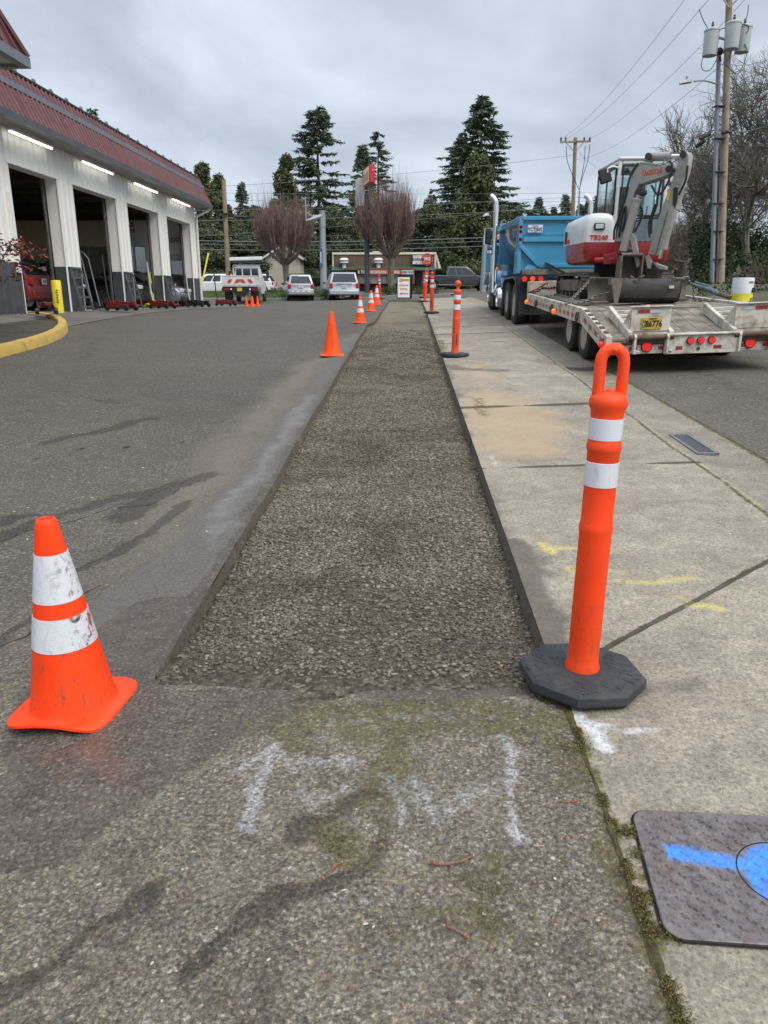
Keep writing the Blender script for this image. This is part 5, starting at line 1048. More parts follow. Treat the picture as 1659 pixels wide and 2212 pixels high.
def ramp_(u0,plate=None):
    b=MB();u1=u0+.46
    tbox(b,u0,u1,.10,.125,.495,.775);tbox(b,u0-.01,u1+.01,.07,.15,.772,.785)
    b.add([T(u0-.002,.125,.495),T(u0-.002,.125,.775),T(u0-.002,.50,.50)],[(0,1,2)]);b.add([T(u0+.012,.125,.495),T(u0+.012,.125,.775),T(u0+.012,.50,.50)],[(0,1,2)])
    r=b.build('ramp',TWH,tra,bevel=.004)
    for uu in (u0-.04,u1-.02):
        b=MB();tbox(b,uu,uu+.05,.02,1.02,.405,.50,.615,.74);b.build('channel',TWH,r,bevel=.004)
    b=MB()
    for k in range(4):
        v=.38+k*.19;q=.20*v;tbox(b,u0+.01,u1-.02,v,v+.05,.46+q,.49+q,.465+q,.495+q)
    b.build('cross_bars',TWH,r)
    b=MB();b.cyl(T(u0-.03,-.01,.435),T(u1+.02,-.01,.435),.032,n=12);b.cyl(T(u0-.10,.04,.375),T(u1+.06,.04,.375),.028,n=10);b.build('hinge_tube',RUST,r)
    for uu in (u0+.03,u1-.05):
        b=MB();b.cyl(T(uu-.015,-.01,.435),T(uu+.015,-.01,.435),.045,n=12);tbox(b,uu-.014,uu+.014,-.05,.03,.25,.43);b.tube([T(uu-.02,-.03,.30),T(uu+.06,-.03,.27)],.012,6);b.build('hinge_lug',TWH,r,bevel=.003)
    b=MB();tbox(b,u0+.03,u1-.03,.06,.08,.455,.485);b.build('foot_bar',TWH,r)
    for a_,mm in ((.07,TRED),(.21,TSIL)) if plate else ((.06,TSIL),(.22,TRED)):
        b=MB();b.face(T(u0+a_,.094,.705),T(u0+a_+.14,.094,.705),T(u0+a_+.14,.094,.745),T(u0+a_,.094,.745));b.build('reflective_tape',mm,r)
    if plate:
        b=MB();a=T(u0+.24,.09,.585);b.box(a,(.235,.006,.135),Matrix.Rotation(R(-2),3,'Y'));p=b.build('number_plate',M('plate gold',(.46,.315,.045),.45,0,.15,8,dirt=(.15,.1,.03),dsc=9,damt=.3),r,bevel=.004)
        ik=M('plate black',(.015,.013,.01),.5);q=MB();lettering(q,'86776',.10,(a[0]+.025,a[1]-.006,a[2]-.006),(1,0,.035),(0,0,1),bold=True,sx=.78);q.build('lettering',ik,p)
        q=MB();lettering(q,'H',.05,(a[0]-.09,a[1]-.006,a[2]+.02),(1,0,.035),(0,0,1));lettering(q,'U',.05,(a[0]-.09,a[1]-.006,a[2]-.03),(1,0,.035),(0,0,1));lettering(q,'OREGON',.022,(a[0]+.01,a[1]-.006,a[2]+.054),(1,0,.035),(0,0,1));q.build('lettering',ik,p)
ramp_(-.79,True);ramp_(.42)
for v in (1.55,2.52):
    for s_ in (-1,1):
        for uu in (.90,.66): wheel(tra,(TB[0]+s_*(uu),TB[1]+v,g(TB[0]+s_*uu,TB[1]+v)+.32),.32,.205,STEELW,s_,.64,.08 if uu>.8 else .02,6)
    b=MB();b.cyl((TB[0]-.8,TB[1]+v,g(TB[0]-.8,TB[1]+v)+.32),(TB[0]+.8,TB[1]+v,g(TB[0]+.8,TB[1]+v)+.32),.06);b.build('axle',DRK,tra)
b=MB()
for u in (-.38,.38): tbox(b,u-.05,u+.05,1.42,LV,.36,.62)
tbox(b,-.06,.06,LV,LV+.55,.40,.55);b.build('chassis_beams',DRK,tra)
b=MB()
for k in range(6): v=.3+k*1.15;w_=.25+.26*min(1,v/KV);tbox(b,-HW+.07,HW-.07,v,v+.06,w_,w_+.1)
b.build('cross_members',DRK,tra)
# planks under the excavator tracks
for i,(u0,u1,v0,v1,l) in enumerate([(-.66,-.38,2.6,5.7,'grey plank under the left track of the excavator on the trailer deck'),(.50,.80,2.7,5.6,'grey plank under the right track of the excavator on the trailer deck'),(-.95,-.72,2.4,4.9,'loose plank lying by the left rail of the trailer deck')]):
    b=MB();tbox(b,u0,u1,v0,v1,.672,.70);o=b.build('wood_plank',M('plank grey wood',(.12,.10,.082),.85,0,.35,9),None);tag(o,l,'plank')
# ================================================================== MINI EXCAVATOR (faces the camera)
EX0=Vector((3.55,13.0,1.40))
exc=thing('mini_excavator','white and red mini excavator with cab chained down on the trailer deck','excavator',EX0)
XW=M('excavator white',(.60,.61,.60),.35,0,.05,2,coat=.3,dirt=(.36,.34,.31),dsc=3,damt=.2);XG=M('boom grey',(.32,.315,.295),.45,0,.12,5,dirt=(.15,.13,.10),dsc=5,damt=.42);XR=M('excavator red',(.30,.014,.020),.33,0,.1,2,coat=.3,dirt=(.16,.05,.04),dsc=4,damt=.3);XB=M('track rubber',(.050,.044,.038),.85,0,.35,6,.006,30,dirt=(.12,.10,.08),dsc=3,damt=.5);XD=M('dusty steel',(.145,.122,.098),.8,.1,.3,5,.004,30,dirt=(.06,.05,.04),dsc=4,damt=.4);XK=M('worn black steel',(.040,.037,.035),.55,.3,.35,5,dirt=(.11,.09,.07),dsc=4,damt=.4);HOSE=M('hydraulic hose',(.018,.018,.018),.55)
# tracks
def track(x0,x1,ya,yb,z0,z1):
    b=MB();r=(z1-z0)/2;n=10
    def loop(o):
        rr_=r-o;zc_=(z0+z1)/2;P=[(ya+r-rr_*math.sin(math.pi*k/n)*1.0,zc_+rr_*math.cos(math.pi*k/n)) for k in range(n+1)]
        P+=[(yb-r+rr_*math.sin(math.pi*k/n),zc_-rr_*math.cos(math.pi*k/n)) for k in range(n+1)];return P
    L0,L1=loop(0),loop(.035)
    b.loft([[(x0,y,z) for y,z in L0],[(x1,y,z) for y,z in L0],[(x1,y,z) for y,z in L1],[(x0,y,z) for y,z in L1],[(x0,y,z) for y,z in L0]],caps=False)
    m_=len(L0);per=[0]
    pts=L0+[L0[0]];acc=0
    for i in range(m_):
        d=math.hypot(pts[i+1][0]-pts[i][0],pts[i+1][1]-pts[i][1]);k=max(1,int(d/.075))
        for j in range(k):
            if d<.03 and i%2: continue
            q=(j+.5)/k;y=pts[i][0]+(pts[i+1][0]-pts[i][0])*q;z=pts[i][1]+(pts[i+1][1]-pts[i][1])*q
            dy,dz=pts[i+1][0]-pts[i][0],pts[i+1][1]-pts[i][1];nl=math.hypot(dy,dz)+1e-9
            b.beam((x0+.01,y-dz/nl*.006 if False else y,z),(x1-.01,y,z),.034,.034,(0,-dz/nl,dy/nl))
    b.build('track_belt',XB,exc)
    out=x0 if x0<EX0.x else x1;sg=-1 if x0<EX0.x else 1
    b=MB();b.prism([(out-sg*.06,ya+.33,z0+.12),(out-sg*.06,yb-.33,z0+.12),(out-sg*.06,yb-.30,z1-.10),(out-sg*.06,ya+.30,z1-.10)],(sg*.05,0,0));b.bb((x0+.07,ya+.3,z0+.09),(x1-.07,yb-.3,z1-.09));b.build('track_frame',XD,exc,bevel=.012)
    for y in (ya+r,yb-r): b=MB();b.cyl((x0+.05,y,(z0+z1)/2),(x1-.05,y,(z0+z1)/2),r-.045,n=20);b.cyl((x0+.02,y,(z0+z1)/2),(x1-.02,y,(z0+z1)/2),r*.45,n=16);b.build('sprocket',XD,exc)
    for k in range(5): y=ya+.42+k*(yb-ya-.84)/4;b=MB();b.cyl((x0+.04,y,z0+.085),(x1-.04,y,z0+.085),.055,n=12);b.build('roller',XD,exc)
track(2.80,3.10,12.50,14.62,1.395,1.80);track(3.98,4.28,12.50,14.62,1.40,1.805)
b=MB();b.bb((3.10,12.9,1.56),(3.98,14.2,1.76));b.cyl((3.55,13.35,1.74),(3.55,13.35,1.95),.36,n=28);b.build('undercarriage',DRK,exc)
# blade
b=MB();pr=[(12.04,1.385),(12.0,1.40),(12.06,1.50),(12.075,1.58),(12.055,1.66),(12.0,1.725),(12.03,1.735),(12.09,1.67),(12.11,1.58),(12.095,1.48)]
b.prism([(2.81,y,z) for y,z in pr],(1.50,0,0));b.build('blade',XD,exc,bevel=.004)
b=MB();b.beam((3.30,12.1,1.56),(3.32,12.9,1.62),.10,.12);b.beam((3.80,12.1,1.56),(3.78,12.9,1.62),.10,.12);b.build('blade_arms',XD,exc)
# house: red skirt and white cowl as rounded plan outlines
def plan(z,ins,x0=2.80,x1=4.16,y0=12.50,y1=14.55,rf=.10,rb=.62):
    o=[]
    x0+=ins;x1-=ins;y0+=ins*.6;y1-=ins
    for cx_,cy_,r,a0 in ((x1-rf,y0+rf,rf,270),(x1-rb,y1-rb,rb,0),(x0+rb,y1-rb,rb,90),(x0+rf,y0+rf,rf,180)):
        o+=[(cx_+r*math.cos(R(a0+15*k)),cy_+r*math.sin(R(a0+15*k)),z) for k in range(7)]
    return o
b=MB();b.loft([plan(1.945,.10),plan(1.965,.05),plan(2.02,.02),plan(2.16,.0),plan(2.20,.0)]);b.build('lower_body',XR,exc,sharp=40)
b=MB();b.loft([plan(2.203,.012),plan(2.265,.012)]);b.build('body_stripe',XR,exc,sharp=40)
b=MB()
def cowl(z,ins): return plan(z,ins,2.81,3.29,12.56,14.5,.07,.30)
b.loft([cowl(2.268,.0),cowl(2.45,.005),cowl(2.58,.018),cowl(2.66,.05),cowl(2.695,.10),cowl(2.705,.16)]);b.build('side_cowl',XW,exc,sharp=50)
b=MB()
def rear(z,ins): return plan(z,ins,3.20,4.14,13.75,14.5,.05,.30)
b.loft([rear(2.268,0),rear(2.58,.01),rear(2.68,.05),rear(2.70,.12)]);b.build('rear_cowl',XW,exc,sharp=50)
b=MB();b.box((3.02,12.545,2.50),(.17,.03,.105));hl=b.build('work_lamp',BLK,exc,bevel=.03);q=MB();q.box((3.02,12.528,2.50),(.125,.012,.07));q.build('lens',M('lamp glass',(.55,.57,.57),.15),hl,bevel=.02)
b=MB();lettering(b,'TB240',.098,(3.03,12.555,2.335),(1,0,0),(0,0,1),depth=.012,bold=True,sx=1.1);b.build('lettering',M('decal red',(.52,.035,.03),.5),exc)
b=MB();b.bb((2.795,13.95,2.30),(2.808,14.08,2.50));b.build('side_grille',BLK,exc);b=MB();b.bb((2.794,13.72,2.30),(2.806,13.90,2.36));b.build('side_decal',M('decal red',(.5,.03,.03)),exc)
# cab
cx0,cx1,cy0,cy1,cz0,cz1=3.26,4.04,12.62,13.92,2.20,3.46
b=MB();t=.055
for x in (cx0,cx1-t):
    b.bb((x,cy0,cz0),(x+t,cy0+t,cz1));b.bb((x,cy1-t,cz0),(x+t,cy1,cz1-.0))
    b.bb((x,cy0+t,2.62),(x+t,cy1-t,2.68));b.bb((x,cy0+t,cz1-.06),(x+t,cy1-t,cz1))
b.bb((cx0+t,cy0,cz1-.06),(cx1-t,cy0+t,cz1));b.bb((cx0+t,cy1-t,cz1-.06),(cx1-t,cy1,cz1));b.bb((cx0+t,cy0,cz0),(cx1-t,cy0+t,cz0+.06));b.build('cab_frame',XW,exc,bevel=.018)
b=MB();b.loft([[(cx0-.005,cy0-.02,cz1),(cx1+.005,cy0-.02,cz1),(cx1+.005,cy1+.02,cz1),(cx0-.005,cy1+.02,cz1)],[(cx0-.005,cy0-.02,cz1+.05),(cx1+.005,cy0-.02,cz1+.05),(cx1+.005,cy1+.02,cz1+.05),(cx0-.005,cy1+.02,cz1+.05)]]);b.build('cab_roof',XW,exc,bevel=.022)
b=MB();b.bb((cx0+.004,cy0+t,cz0),(cx0+t-.004,cy1-t,2.62));b.bb((cx1-t+.004,cy0+t,cz0),(cx1-.004,cy1-t,2.62));b.build('cab_side_panel',XW,exc)
CG_=glassmat('cab glass',(.80,.90,.90),.10)
def frame(mb,pts,w,nrm):
    n=len(pts);c=sum((Vector(p) for p in pts),Vector())/n
    for i in range(n): mb.beam(pts[i],pts[(i+1)%n],w,.02,nrm)
for nm,a,e in (('front_window',(cx0+t+.02,cy0-.006,2.66),(cx1-t-.02,cy0-.006,3.38)),('front_window',(cx0+t+.02,cy0-.006,2.27),(cx1-t-.02,cy0-.006,2.62))):
    q=MB();q.bb(a,(e[0],a[1]+.008,e[2]));wo=q.build(nm,CG_,exc);f=MB();frame(f,[(a[0],a[1]-.004,a[2]),(e[0],a[1]-.004,a[2]),(e[0],a[1]-.004,e[2]),(a[0],a[1]-.004,e[2])],.022,(0,1,0));f.build('seal',BLK,wo)
for xx in (cx0-.004,cx1+.004):
    q=MB();q.bb((xx-.003,cy0+t+.05,2.70),(xx+.003,cy1-t-.02,3.38));wo=q.build('side_window',CG_,exc);f=MB();frame(f,[(xx,cy0+t+.05,2.70),(xx,cy1-t-.02,2.70),(xx,cy1-t-.02,3.38),(xx,cy0+t+.05,3.38),(xx,cy0+t+.05,2.70)],.05,(1,0,0));f.beam((xx,cy0+.62,2.70),(xx,cy0+.62,3.38),.03,.02,(1,0,0));f.build('seal',BLK,wo)
q=MB();q.bb((cx0+t,cy1-.02,2.70),(cx1-t,cy1-.012,3.38));q.build('rear_window',CG_,exc)
b=MB();b.loft([[(3.42,13.35,2.25),(3.88,13.35,2.25),(3.88,13.75,2.25),(3.42,13.75,2.25)],[(3.42,13.35,2.55),(3.88,13.35,2.55),(3.88,13.75,2.55),(3.42,13.75,2.55)]]);b.loft([[(3.44,13.6,2.55),(3.86,13.6,2.55),(3.86,13.74,2.55),(3.44,13.74,2.55)],[(3.46,13.66,3.0),(3.84,13.66,3.0),(3.84,13.78,3.0),(3.46,13.78,3.0)],[(3.53,13.68,3.20),(3.77,13.68,3.20),(3.77,13.78,3.20),(3.53,13.78,3.20)]]);b.build('seat',M('seat grey blue',(.20,.235,.27),.7),exc,bevel=.04)
b=MB();b.bb((3.42,12.9,2.2),(3.88,13.1,2.62));b.tube([(3.40,13.2,2.55),(3.38,13.15,2.85)],.014,6);b.tube([(3.90,13.2,2.55),(3.92,13.15,2.85)],.014,6);b.build('console',BLK,exc)
b=MB();b.tube([(cx0+.0,cy0+.02,3.36),(cx0-.10,cy0-.02,3.37),(cx0-.17,cy0-.02,3.34),(cx0-.17,cy0-.02,3.28)],.014,8);mo_=b.build('mirror_arm',XW,exc);q=MB();q.box((cx0-.20,cy0+.0,3.24),(.19,.05,.22),Matrix.Rotation(R(-18),3,'Y'));q.build('mirror',PLAST,exc,bevel=.03)
# swing post (red)
b=MB()
b.prism([(3.06,12.30,1.93),(3.40,12.10,1.93),(3.42,12.10,2.05),(3.36,12.12,2.12),(3.30,12.14,2.30),(3.24,12.16,2.33),(3.18,12.18,2.28),(3.20,12.2,2.10),(3.06,12.30,2.07)],(.06,.16,0));b.cyl((3.38,12.15,1.88),(3.38,12.15,2.10),.085,n=18)
b.bb((3.14,12.2,1.93),(3.30,12.55,2.02));b.build('swing_post',XR,exc,bevel=.012)
b=MB();b.cyl((2.98,12.45,1.99),(3.16,12.32,2.0),.045,n=14);b.build('swing_cylinder',XR,exc)
# boom, arm, cylinders: one upright working plane turned toward the camera's right
def K(x,y,o=0.0):
    Y=12.12-(x-760)/670*.60;p=at((1800+x*.30138)/1.507,(480+y*.30138)/1.507,Y);return Vector((p.x,p.y,p.z))+Vector((-.66,-.75,0))*o*-1
KN=Vector((.66,.75,0))
def plateK(mb,pts,w,o=0.0):
    P_=[K(x,y)+KN*(-w/2+o) for x,y in pts];mb.prism(P_,KN*w)
b=MB();plateK(b,[(705,1005),(722,900),(800,620),(878,300),(905,215),(960,168),(1205,182),(1290,160),(1310,205),(1285,275),(1210,310),(1010,378),(950,392),(905,500),(845,740),(785,1012)],.20);b.build('boom',XG,exc,bevel=.012)
b=MB();a=K(1093,262);lettering(b,'TAKEUCHI',.088,a-KN*.103,(.75,-.66,.06),(0,0,1),depth=.006,bold=True,sx=.72);b.build('lettering',M('decal red',(.5,.03,.03)),exc)
b=MB();plateK(b,[(1395,52),(1425,26),(1470,34),(1484,72),(1462,235),(1392,430),(1350,655),(1255,690),(1130,1150),(1045,1140),(1140,800),(1195,640),(1308,330)],.16);b.build('arm',XG,exc,bevel=.012)
b=MB();plateK(b,[(1318,430),(1345,408),(1372,420),(1362,560),(1335,640),(1312,600)],.166);b.build('arm_slot',XK,exc)
b=MB();P_=[K(1262,440),K(1290,462),K(1268,560),K(1245,545)];b.prism([p-KN*.083 for p in P_],-KN*.003);b.build('warning_decal',M('decal yellow',(.65,.47,.03),.5),exc)
def ram(p,q,r,k,mat,nm,o=0,rodto=None):
    a,c=K(*p)+KN*o,K(*q)+KN*o;m_=a.lerp(c,k);b=MB();b.cyl(a,m_,r,n=16);b.cyl(m_-(c-a).normalized()*.03,m_,r*1.12,n=16);oo=b.build(nm,mat,exc,sharp=40);b=MB();b.cyl(m_,c,r*.48,n=12);b.build('piston_rod',CHR,oo)
ram((1050,88),(1400,72),.060,.62,XG,'arm_cylinder')
ram((800,1105),(962,505),.058,.94,XG,'boom_cylinder',-.14)
ram((1318,655),(1178,1180),.062,.80,XG,'bucket_cylinder',-.08)
b=MB()
for (x,y) in ((1275,222),(1052,88),(1425,62),(948,470),(795,1095),(1085,1250)): b.cyl(K(x,y)-KN*.11,K(x,y)+KN*.11,.045,n=14)
b.build('pivot_pins',XK,exc)
b=MB();plateK(b,[(985,140),(1010,62),(1040,55),(1062,95),(1055,150)],.10);plateK(b,[(1225,150),(1240,95),(1262,110),(1262,170)],.10);b.build('cylinder_bracket',XG,exc)
b=MB();b.tube([K(965,160)-KN*.09,K(1200,180)-KN*.09,K(1230,120)-KN*.09],.014,6);b.build('steel_pipe',XG,exc)
for k,pts in enumerate([[(690,990),(700,870),(740,760),(800,560),(870,300),(950,165)],[(750,960),(765,820),(800,660),(820,640),(815,760),(780,900)],[(1100,400),(1170,500),(1250,420),(1310,280),(1320,180),(1290,140)],[(1090,920),(1100,760),(1150,620),(1160,520),(1200,340)],[(920,900),(980,780),(1000,680),(985,630)],[(1085,960),(1075,820),(1110,700),(1145,600)],[(1480,180),(1462,330),(1420,430),(1385,500)]]):
    P_=smooth([K(*p)-KN*(.11+.012*(k%3)) for p in pts],5);b=MB();b.tube(P_,.0165,8);b.build('hydraulic_hose',HOSE,exc)
# bucket linkage, bucket and small bucket
b=MB();plateK(b,[(868,935),(895,915),(930,960),(985,1250),(950,1290),(925,1180)],.05,-.12);plateK(b,[(1040,1165),(1065,1145),(1105,1225),(1090,1290),(1060,1290)],.06,-.10);b.build('tipping_link',XG,exc)
b=MB();plateK(b,[(990,1250),(1110,1240),(1180,1290),(1150,1400),(1120,1560),(1010,1560),(1000,1400)],.16);b.build('quick_coupler',XK,exc,bevel=.015)
b=MB();P_=[K(1110,1230),K(1235,1270),K(1225,1300),K(1110,1290)];b.prism([p-KN*.06 for p in P_],KN*.1);b.build('coupler_guard',XG,exc)
def bucket_shell(mb,x0,x1,prof,th=.02):
    """open scoop: curved back between two end plates"""
    n=len(prof);inn=[(y*1,z) for y,z in prof];cy_=sum(p[0] for p in prof)/n;cz_=sum(p[1] for p in prof)/n
    ins=[(y+(cy_-y)*.10,z+(cz_-z)*.10) for y,z in prof]
    mb.loft([[(x0,y,z) for y,z in prof]+[(x0,y,z) for y,z in reversed(ins)],[(x1,y,z) for y,z in prof]+[(x1,y,z) for y,z in reversed(ins)]])
    for x in (x0,x1-th): mb.prism([(x,y,z) for y,z in prof],(th,0,0))
b=MB();bp2=[(11.30,1.715),(11.20,1.705),(11.13,1.66),(11.10,1.56),(11.13,1.45),(11.22,1.39),(11.34,1.375),(11.47,1.40),(11.50,1.43)]
bucket_shell(b,2.97,3.90,bp2);b.build('ditching_bucket',XK,exc,sharp=40)
b=MB();b.prism([(2.90,11.10,1.72),(3.06,11.10,1.72),(3.06,11.10,1.64),(3.02,11.09,1.38),(2.97,11.09,1.38)],(0,.03,0));b.bb((2.90,11.10,1.63),(3.06,11.26,1.72));b.build('bucket_end_plate',XD,exc)
b=MB();b.bb((3.72,11.085,1.58),(3.79,11.10,1.62));b.build('bucket_label',M('pale label',(.5,.48,.40),.6),exc)
# small digging bucket standing behind it, teeth up
bk_=thing('digging_bucket','small dusty digging bucket standing between boom and cab on the trailer','bucket',(3.36,11.85,1.40));b=MB()
pr=[(11.72,2.03),(11.80,2.06),(11.92,2.04),(12.0,1.92),(12.01,1.75),(11.95,1.58),(11.84,1.45),(11.74,1.40)]
bucket_shell(b,3.19,3.52,pr);b.build('shell',XD,bk_,sharp=40)
for k in range(4): b=MB();b.prism([(3.21+k*.085,11.72,1.40),(3.25+k*.085,11.72,1.40),(3.235+k*.085,11.66,1.33)],(0,.05,.03));b.build('tooth',XD,bk_)
b=MB();b.prism([(3.28,11.80,1.70),(3.44,11.76,1.70),(3.42,11.74,1.52),(3.26,11.78,1.42)],(0,.05,0));b.tube([(3.33,11.76,1.68),(3.35,11.72,1.72),(3.39,11.72,1.70)],.015,6);b.build('ear_plate',XD,bk_)
exc.rotation_euler=(R(1.2),0,0)
# ================================================================== CHAINS AND STRAP
CHM=M('galvanised chain',(.20,.185,.165),.5,.7,.25,30,dirt=(.09,.06,.04),dsc=14,damt=.4)
def chain(pts,label,sag=.04,lk=.062,mat=None,mates=None,rope=None):
    P_=[Vector(p) for p in pts];D=[]
    for a,c in zip(P_[:-1],P_[1:]):
        n=max(2,int((c-a).length/.02));D+=[a.lerp(c,i/n)-Vector((0,0,sag*4*(i/n)*(1-i/n))) for i in range(n)]
    D.append(P_[-1]);b=MB();acc=0;i=0;kk=0;pos=D[0];nxt=[]
    cum=[0]
    for q in range(1,len(D)): cum.append(cum[-1]+(D[q]-D[q-1]).length)
    L=cum[-1];n=int(L/(lk*.72))
    def atl(s):
        s=min(max(s,0),L);j=int(np.searchsorted(cum,s,side='right'))-1;j=min(j,len(D)-2);return D[j].lerp(D[j+1],(s-cum[j])/max(1e-6,cum[j+1]-cum[j]))
    for q in range(n):
        c=atl((q+.5)*L/n);d=(atl((q+.5)*L/n+.01)-atl((q+.5)*L/n-.01)).normalized();s1=d.orthogonal().normalized();s2=d.cross(s1);s_=s1*math.cos(.8+q%2*1.57)+s2*math.sin(.8+q%2*1.57)
        ring=[c+d*(lk*.5*math.cos(a))+s_*(lk*.30*math.sin(a)) for a in [2*math.pi*k/8 for k in range(8)]]
        b.tube(ring+[ring[0]],.0085,5,False)
    o=b.build('chain',mat or CHM,None);tag(o,label,'chain','steel chains tying the excavator to the trailer');return o
def zp(x,y,Y): return at((1750+x*.27125)/1.507,(800+y*.27125)/1.507,Y)
hk=Vector(T(-HW-.02,2.35,.71))
chain([hk,K(700,1490)*.5+hk*.5+Vector((.0,-.25,-.02)),at((1800+980*.30138)/1.507,(480+1385*.30138)/1.507,11.05)],'long chain from the left trailer rail across the wide bucket to the coupler')
chain([hk,(2.79,11.96,1.66)],'short chain from the left trailer rail up to the end of the blade',.02)
chain([T(-HW+.02,6.1,.70),T(-HW+.25,5.9,.80),(2.86,14.2,1.62)],'rusty doubled chain at the front left corner of the trailer deck',.02,.07,M('rusty chain',(.09,.062,.045),.7,.5,.4,20))
chain([T(-.9,5.2,.675),T(-.4,4.9,.675),(2.90,14.0,1.47)],'dark chain lying on the deck planks in front of the left track',.0,.055,M('rusty chain',(.09,.06,.04)))
chain([(3.70,11.1,1.70),(4.02,11.25,1.70),T(.80,2.55,.90)],'chain from the right end of the wide bucket to the binder',.03)
chain([T(.80,2.55,.88),T(.80,2.5,.70),T(.95,2.3,.68),T(1.06,2.4,.69)],'slack chain hanging from the binder to the right side of the deck',.0)
rb_=MB();pp=[T(.80,2.55,.90),T(.98,2.45,.83),T(HW+.0,2.35,.77),T(HW+.12,2.2,.72)]
rb_.tube([Vector(pp[0]),Vector(pp[1]),Vector(pp[2])],[.03,.04,.035],8);rb_.tube([Vector(pp[0])+Vector((0,0,.04)),Vector(pp[1])+Vector((0,0,.05))],.016,8);o=rb_.build('load_binder',M('faded teal binder',(.06,.13,.15),.7,0,.4,14,dirt=(.25,.22,.18),dsc=10,damt=.5),None);tag(o,'teal load binder tightening the chain at the right rail of the trailer','load binder')
q=MB();q.tube([Vector(pp[2]),Vector(pp[3])],.03,8);q.build('hook',RUST,o)
b=MB();st=[Vector(T(-HW+.02,6.2,.70)),Vector(T(-.86,5.9,.83)),Vector(T(-.80,5.7,.90)),Vector((2.80,14.35,1.68))]
for a,c in zip(st[:-1],st[1:]): b.beam(a,c,.05,.008)
b.beam(st[2],st[2]+Vector((.05,-.03,-.16)),.03,.008);o=b.build('ratchet_strap',M('strap orange',(.80,.20,.06),.7,0,.2,20),None);tag(o,'orange ratchet strap hooked at the front left corner of the trailer','strap')
# ================================================================== DUMP TRUCK
DT=(3.15,15.0,.85);BLU=M('truck blue',(.050,.265,.44),.30,.0,.07,2,coat=.5,dirt=(.09,.20,.28),dsc=3,damt=.22);BLD=M('polished dark blue tub',(.045,.12,.20),.12,.55,.1,1.5,coat=.6)
dt=thing('dump_truck','bright blue dump truck with chrome stacks standing in the street ahead of the trailer','dump truck',DT)
xl,xr=2.13,4.17
# tub: half round section swept forward
def tub(y,zt,dep): 
    o=[];n=12;w_=(xr-xl)/2-.06;cx_=(xl+xr)/2
    for k in range(n+1):
        a=math.pi*k/n;s_=math.sin(a);c_=math.cos(a);o.append((cx_-w_*(abs(c_)**.62)*(1 if c_>0 else -1),y,zt-dep*(s_**.80)))
    return o
b=MB();i0=[tub(15.12,2.80,.85),tub(18.25,2.90,.80)];b.loft([r for r in i0],caps=False,closed=False);
b.loft([[(q[0]*.97+3.15*.03,q[1],q[2]+.03) for q in r] for r in i0],caps=False,closed=False);b.build('dump_body',BLD,dt,sharp=50)
b=MB();b.beam((xl+.02,15.0,2.80),(xl+.02,18.35,2.90),.09,.10);b.beam((xr-.02,15.0,2.80),(xr-.02,18.35,2.90),.09,.10);b.bb((xl,18.22,2.12),(xr,18.32,3.02));b.build('body_rim',BLU,dt,bevel=.01)
b=MB();tg=[(2.14,2.82),(4.16,2.82),(4.16,2.34),(3.78,1.97),(2.52,1.97),(2.14,2.34)];b.prism([(x,15.02,z) for x,z in tg],(0,.08,0));tgo=b.build('tailgate',BLU,dt,bevel=.008)
b=MB();fr_=[(2.14,2.82),(4.16,2.82),(4.16,2.34),(3.78,1.97),(2.52,1.97),(2.14,2.34)]
for i in range(6): a,c=fr_[i],fr_[(i+1)%6];b.beam((a[0],14.99,a[1]),(c[0],14.99,c[1]),.07,.07,(0,1,0))
b.bb((2.2,14.965,2.40),(4.1,15.0,2.49));b.bb((2.2,14.985,2.53),(4.1,15.0,2.545));b.build('tailgate_frame',BLU,tgo,bevel=.006)
for s_,x in ((-1,2.10),(1,4.12)):
    b=MB();b.prism([(x,14.98,1.83),(x,14.98,2.80),(x,15.16,2.80),(x,15.45,1.83)],(.075,0,0));b.prism([(x+(.075 if s_<0 else -.30),15.05,1.86),(x+(.075 if s_<0 else -.30),15.05,2.25),(x+(.075 if s_<0 else -.30),15.06,2.25),(x+(.075 if s_<0 else -.30),15.06,1.86)],(.30,0,0));b.build('rear_post',BLU,dt,bevel=.006)
    for z in (2.66,2.58,2.44): q=MB();q.cyl((x+.04,14.985,z),(x+.04,14.955,z),.034,n=16);q.build('marker_lamp',M('dim red lamp',(.45,.015,.015),.25,0,.1,emit=.28),dt)
b=MB();b.bb((2.20,14.94,1.80),(4.14,15.2,1.90));b.build('apron_plank',M('dirty plank',(.17,.165,.115),.85,0,.4,8,dirt=(.06,.05,.03),dsc=5,damt=.5),dt,bevel=.01);b=MB();b.prism([(2.24,14.98,1.905),(4.1,14.98,1.905),(4.06,15.0,1.99),(2.30,15.0,1.99)],(0,.1,0));b.build('apron_upstand',BLU,dt)
b=MB();b.bb((2.16,14.90,1.66),(2.66,14.99,1.795));b.build('light_bar',BLK,dt);b=MB();b.bb((3.64,14.90,1.66),(4.14,14.99,1.795));b.build('light_bar',BLK,dt)
for x in (2.245,2.40,2.555,3.75,3.90,4.05):
    b=MB();b.cyl((x,14.90,1.728),(x,14.885,1.728),.050,n=20);b.build('tail_lamp',REDLIT if abs(x-2.40)>.01 else M('lit orange lamp',(.85,.075,.015),.3,0,.5,60,emit=.28),dt)
b=MB();b.bb((2.27,14.955,2.565),(2.55,14.965,2.70));pl=b.build('number_plate',M('plate white',(.62,.64,.66),.5),dt,bevel=.004);q=MB();lettering(q,'YCTJ502',.092,(2.41,14.95,2.618),(1,0,0),(0,0,1),bold=True,sx=.80);lettering(q,'OREGON',.026,(2.41,14.95,2.682),(1,0,0),(0,0,1));q.build('lettering',M('plate ink',(.03,.05,.12),.5),pl)
b=MB()
for x in (2.45,3.85): b.bb((x-.09,14.98,1.30),(x+.09,20.6,1.55))
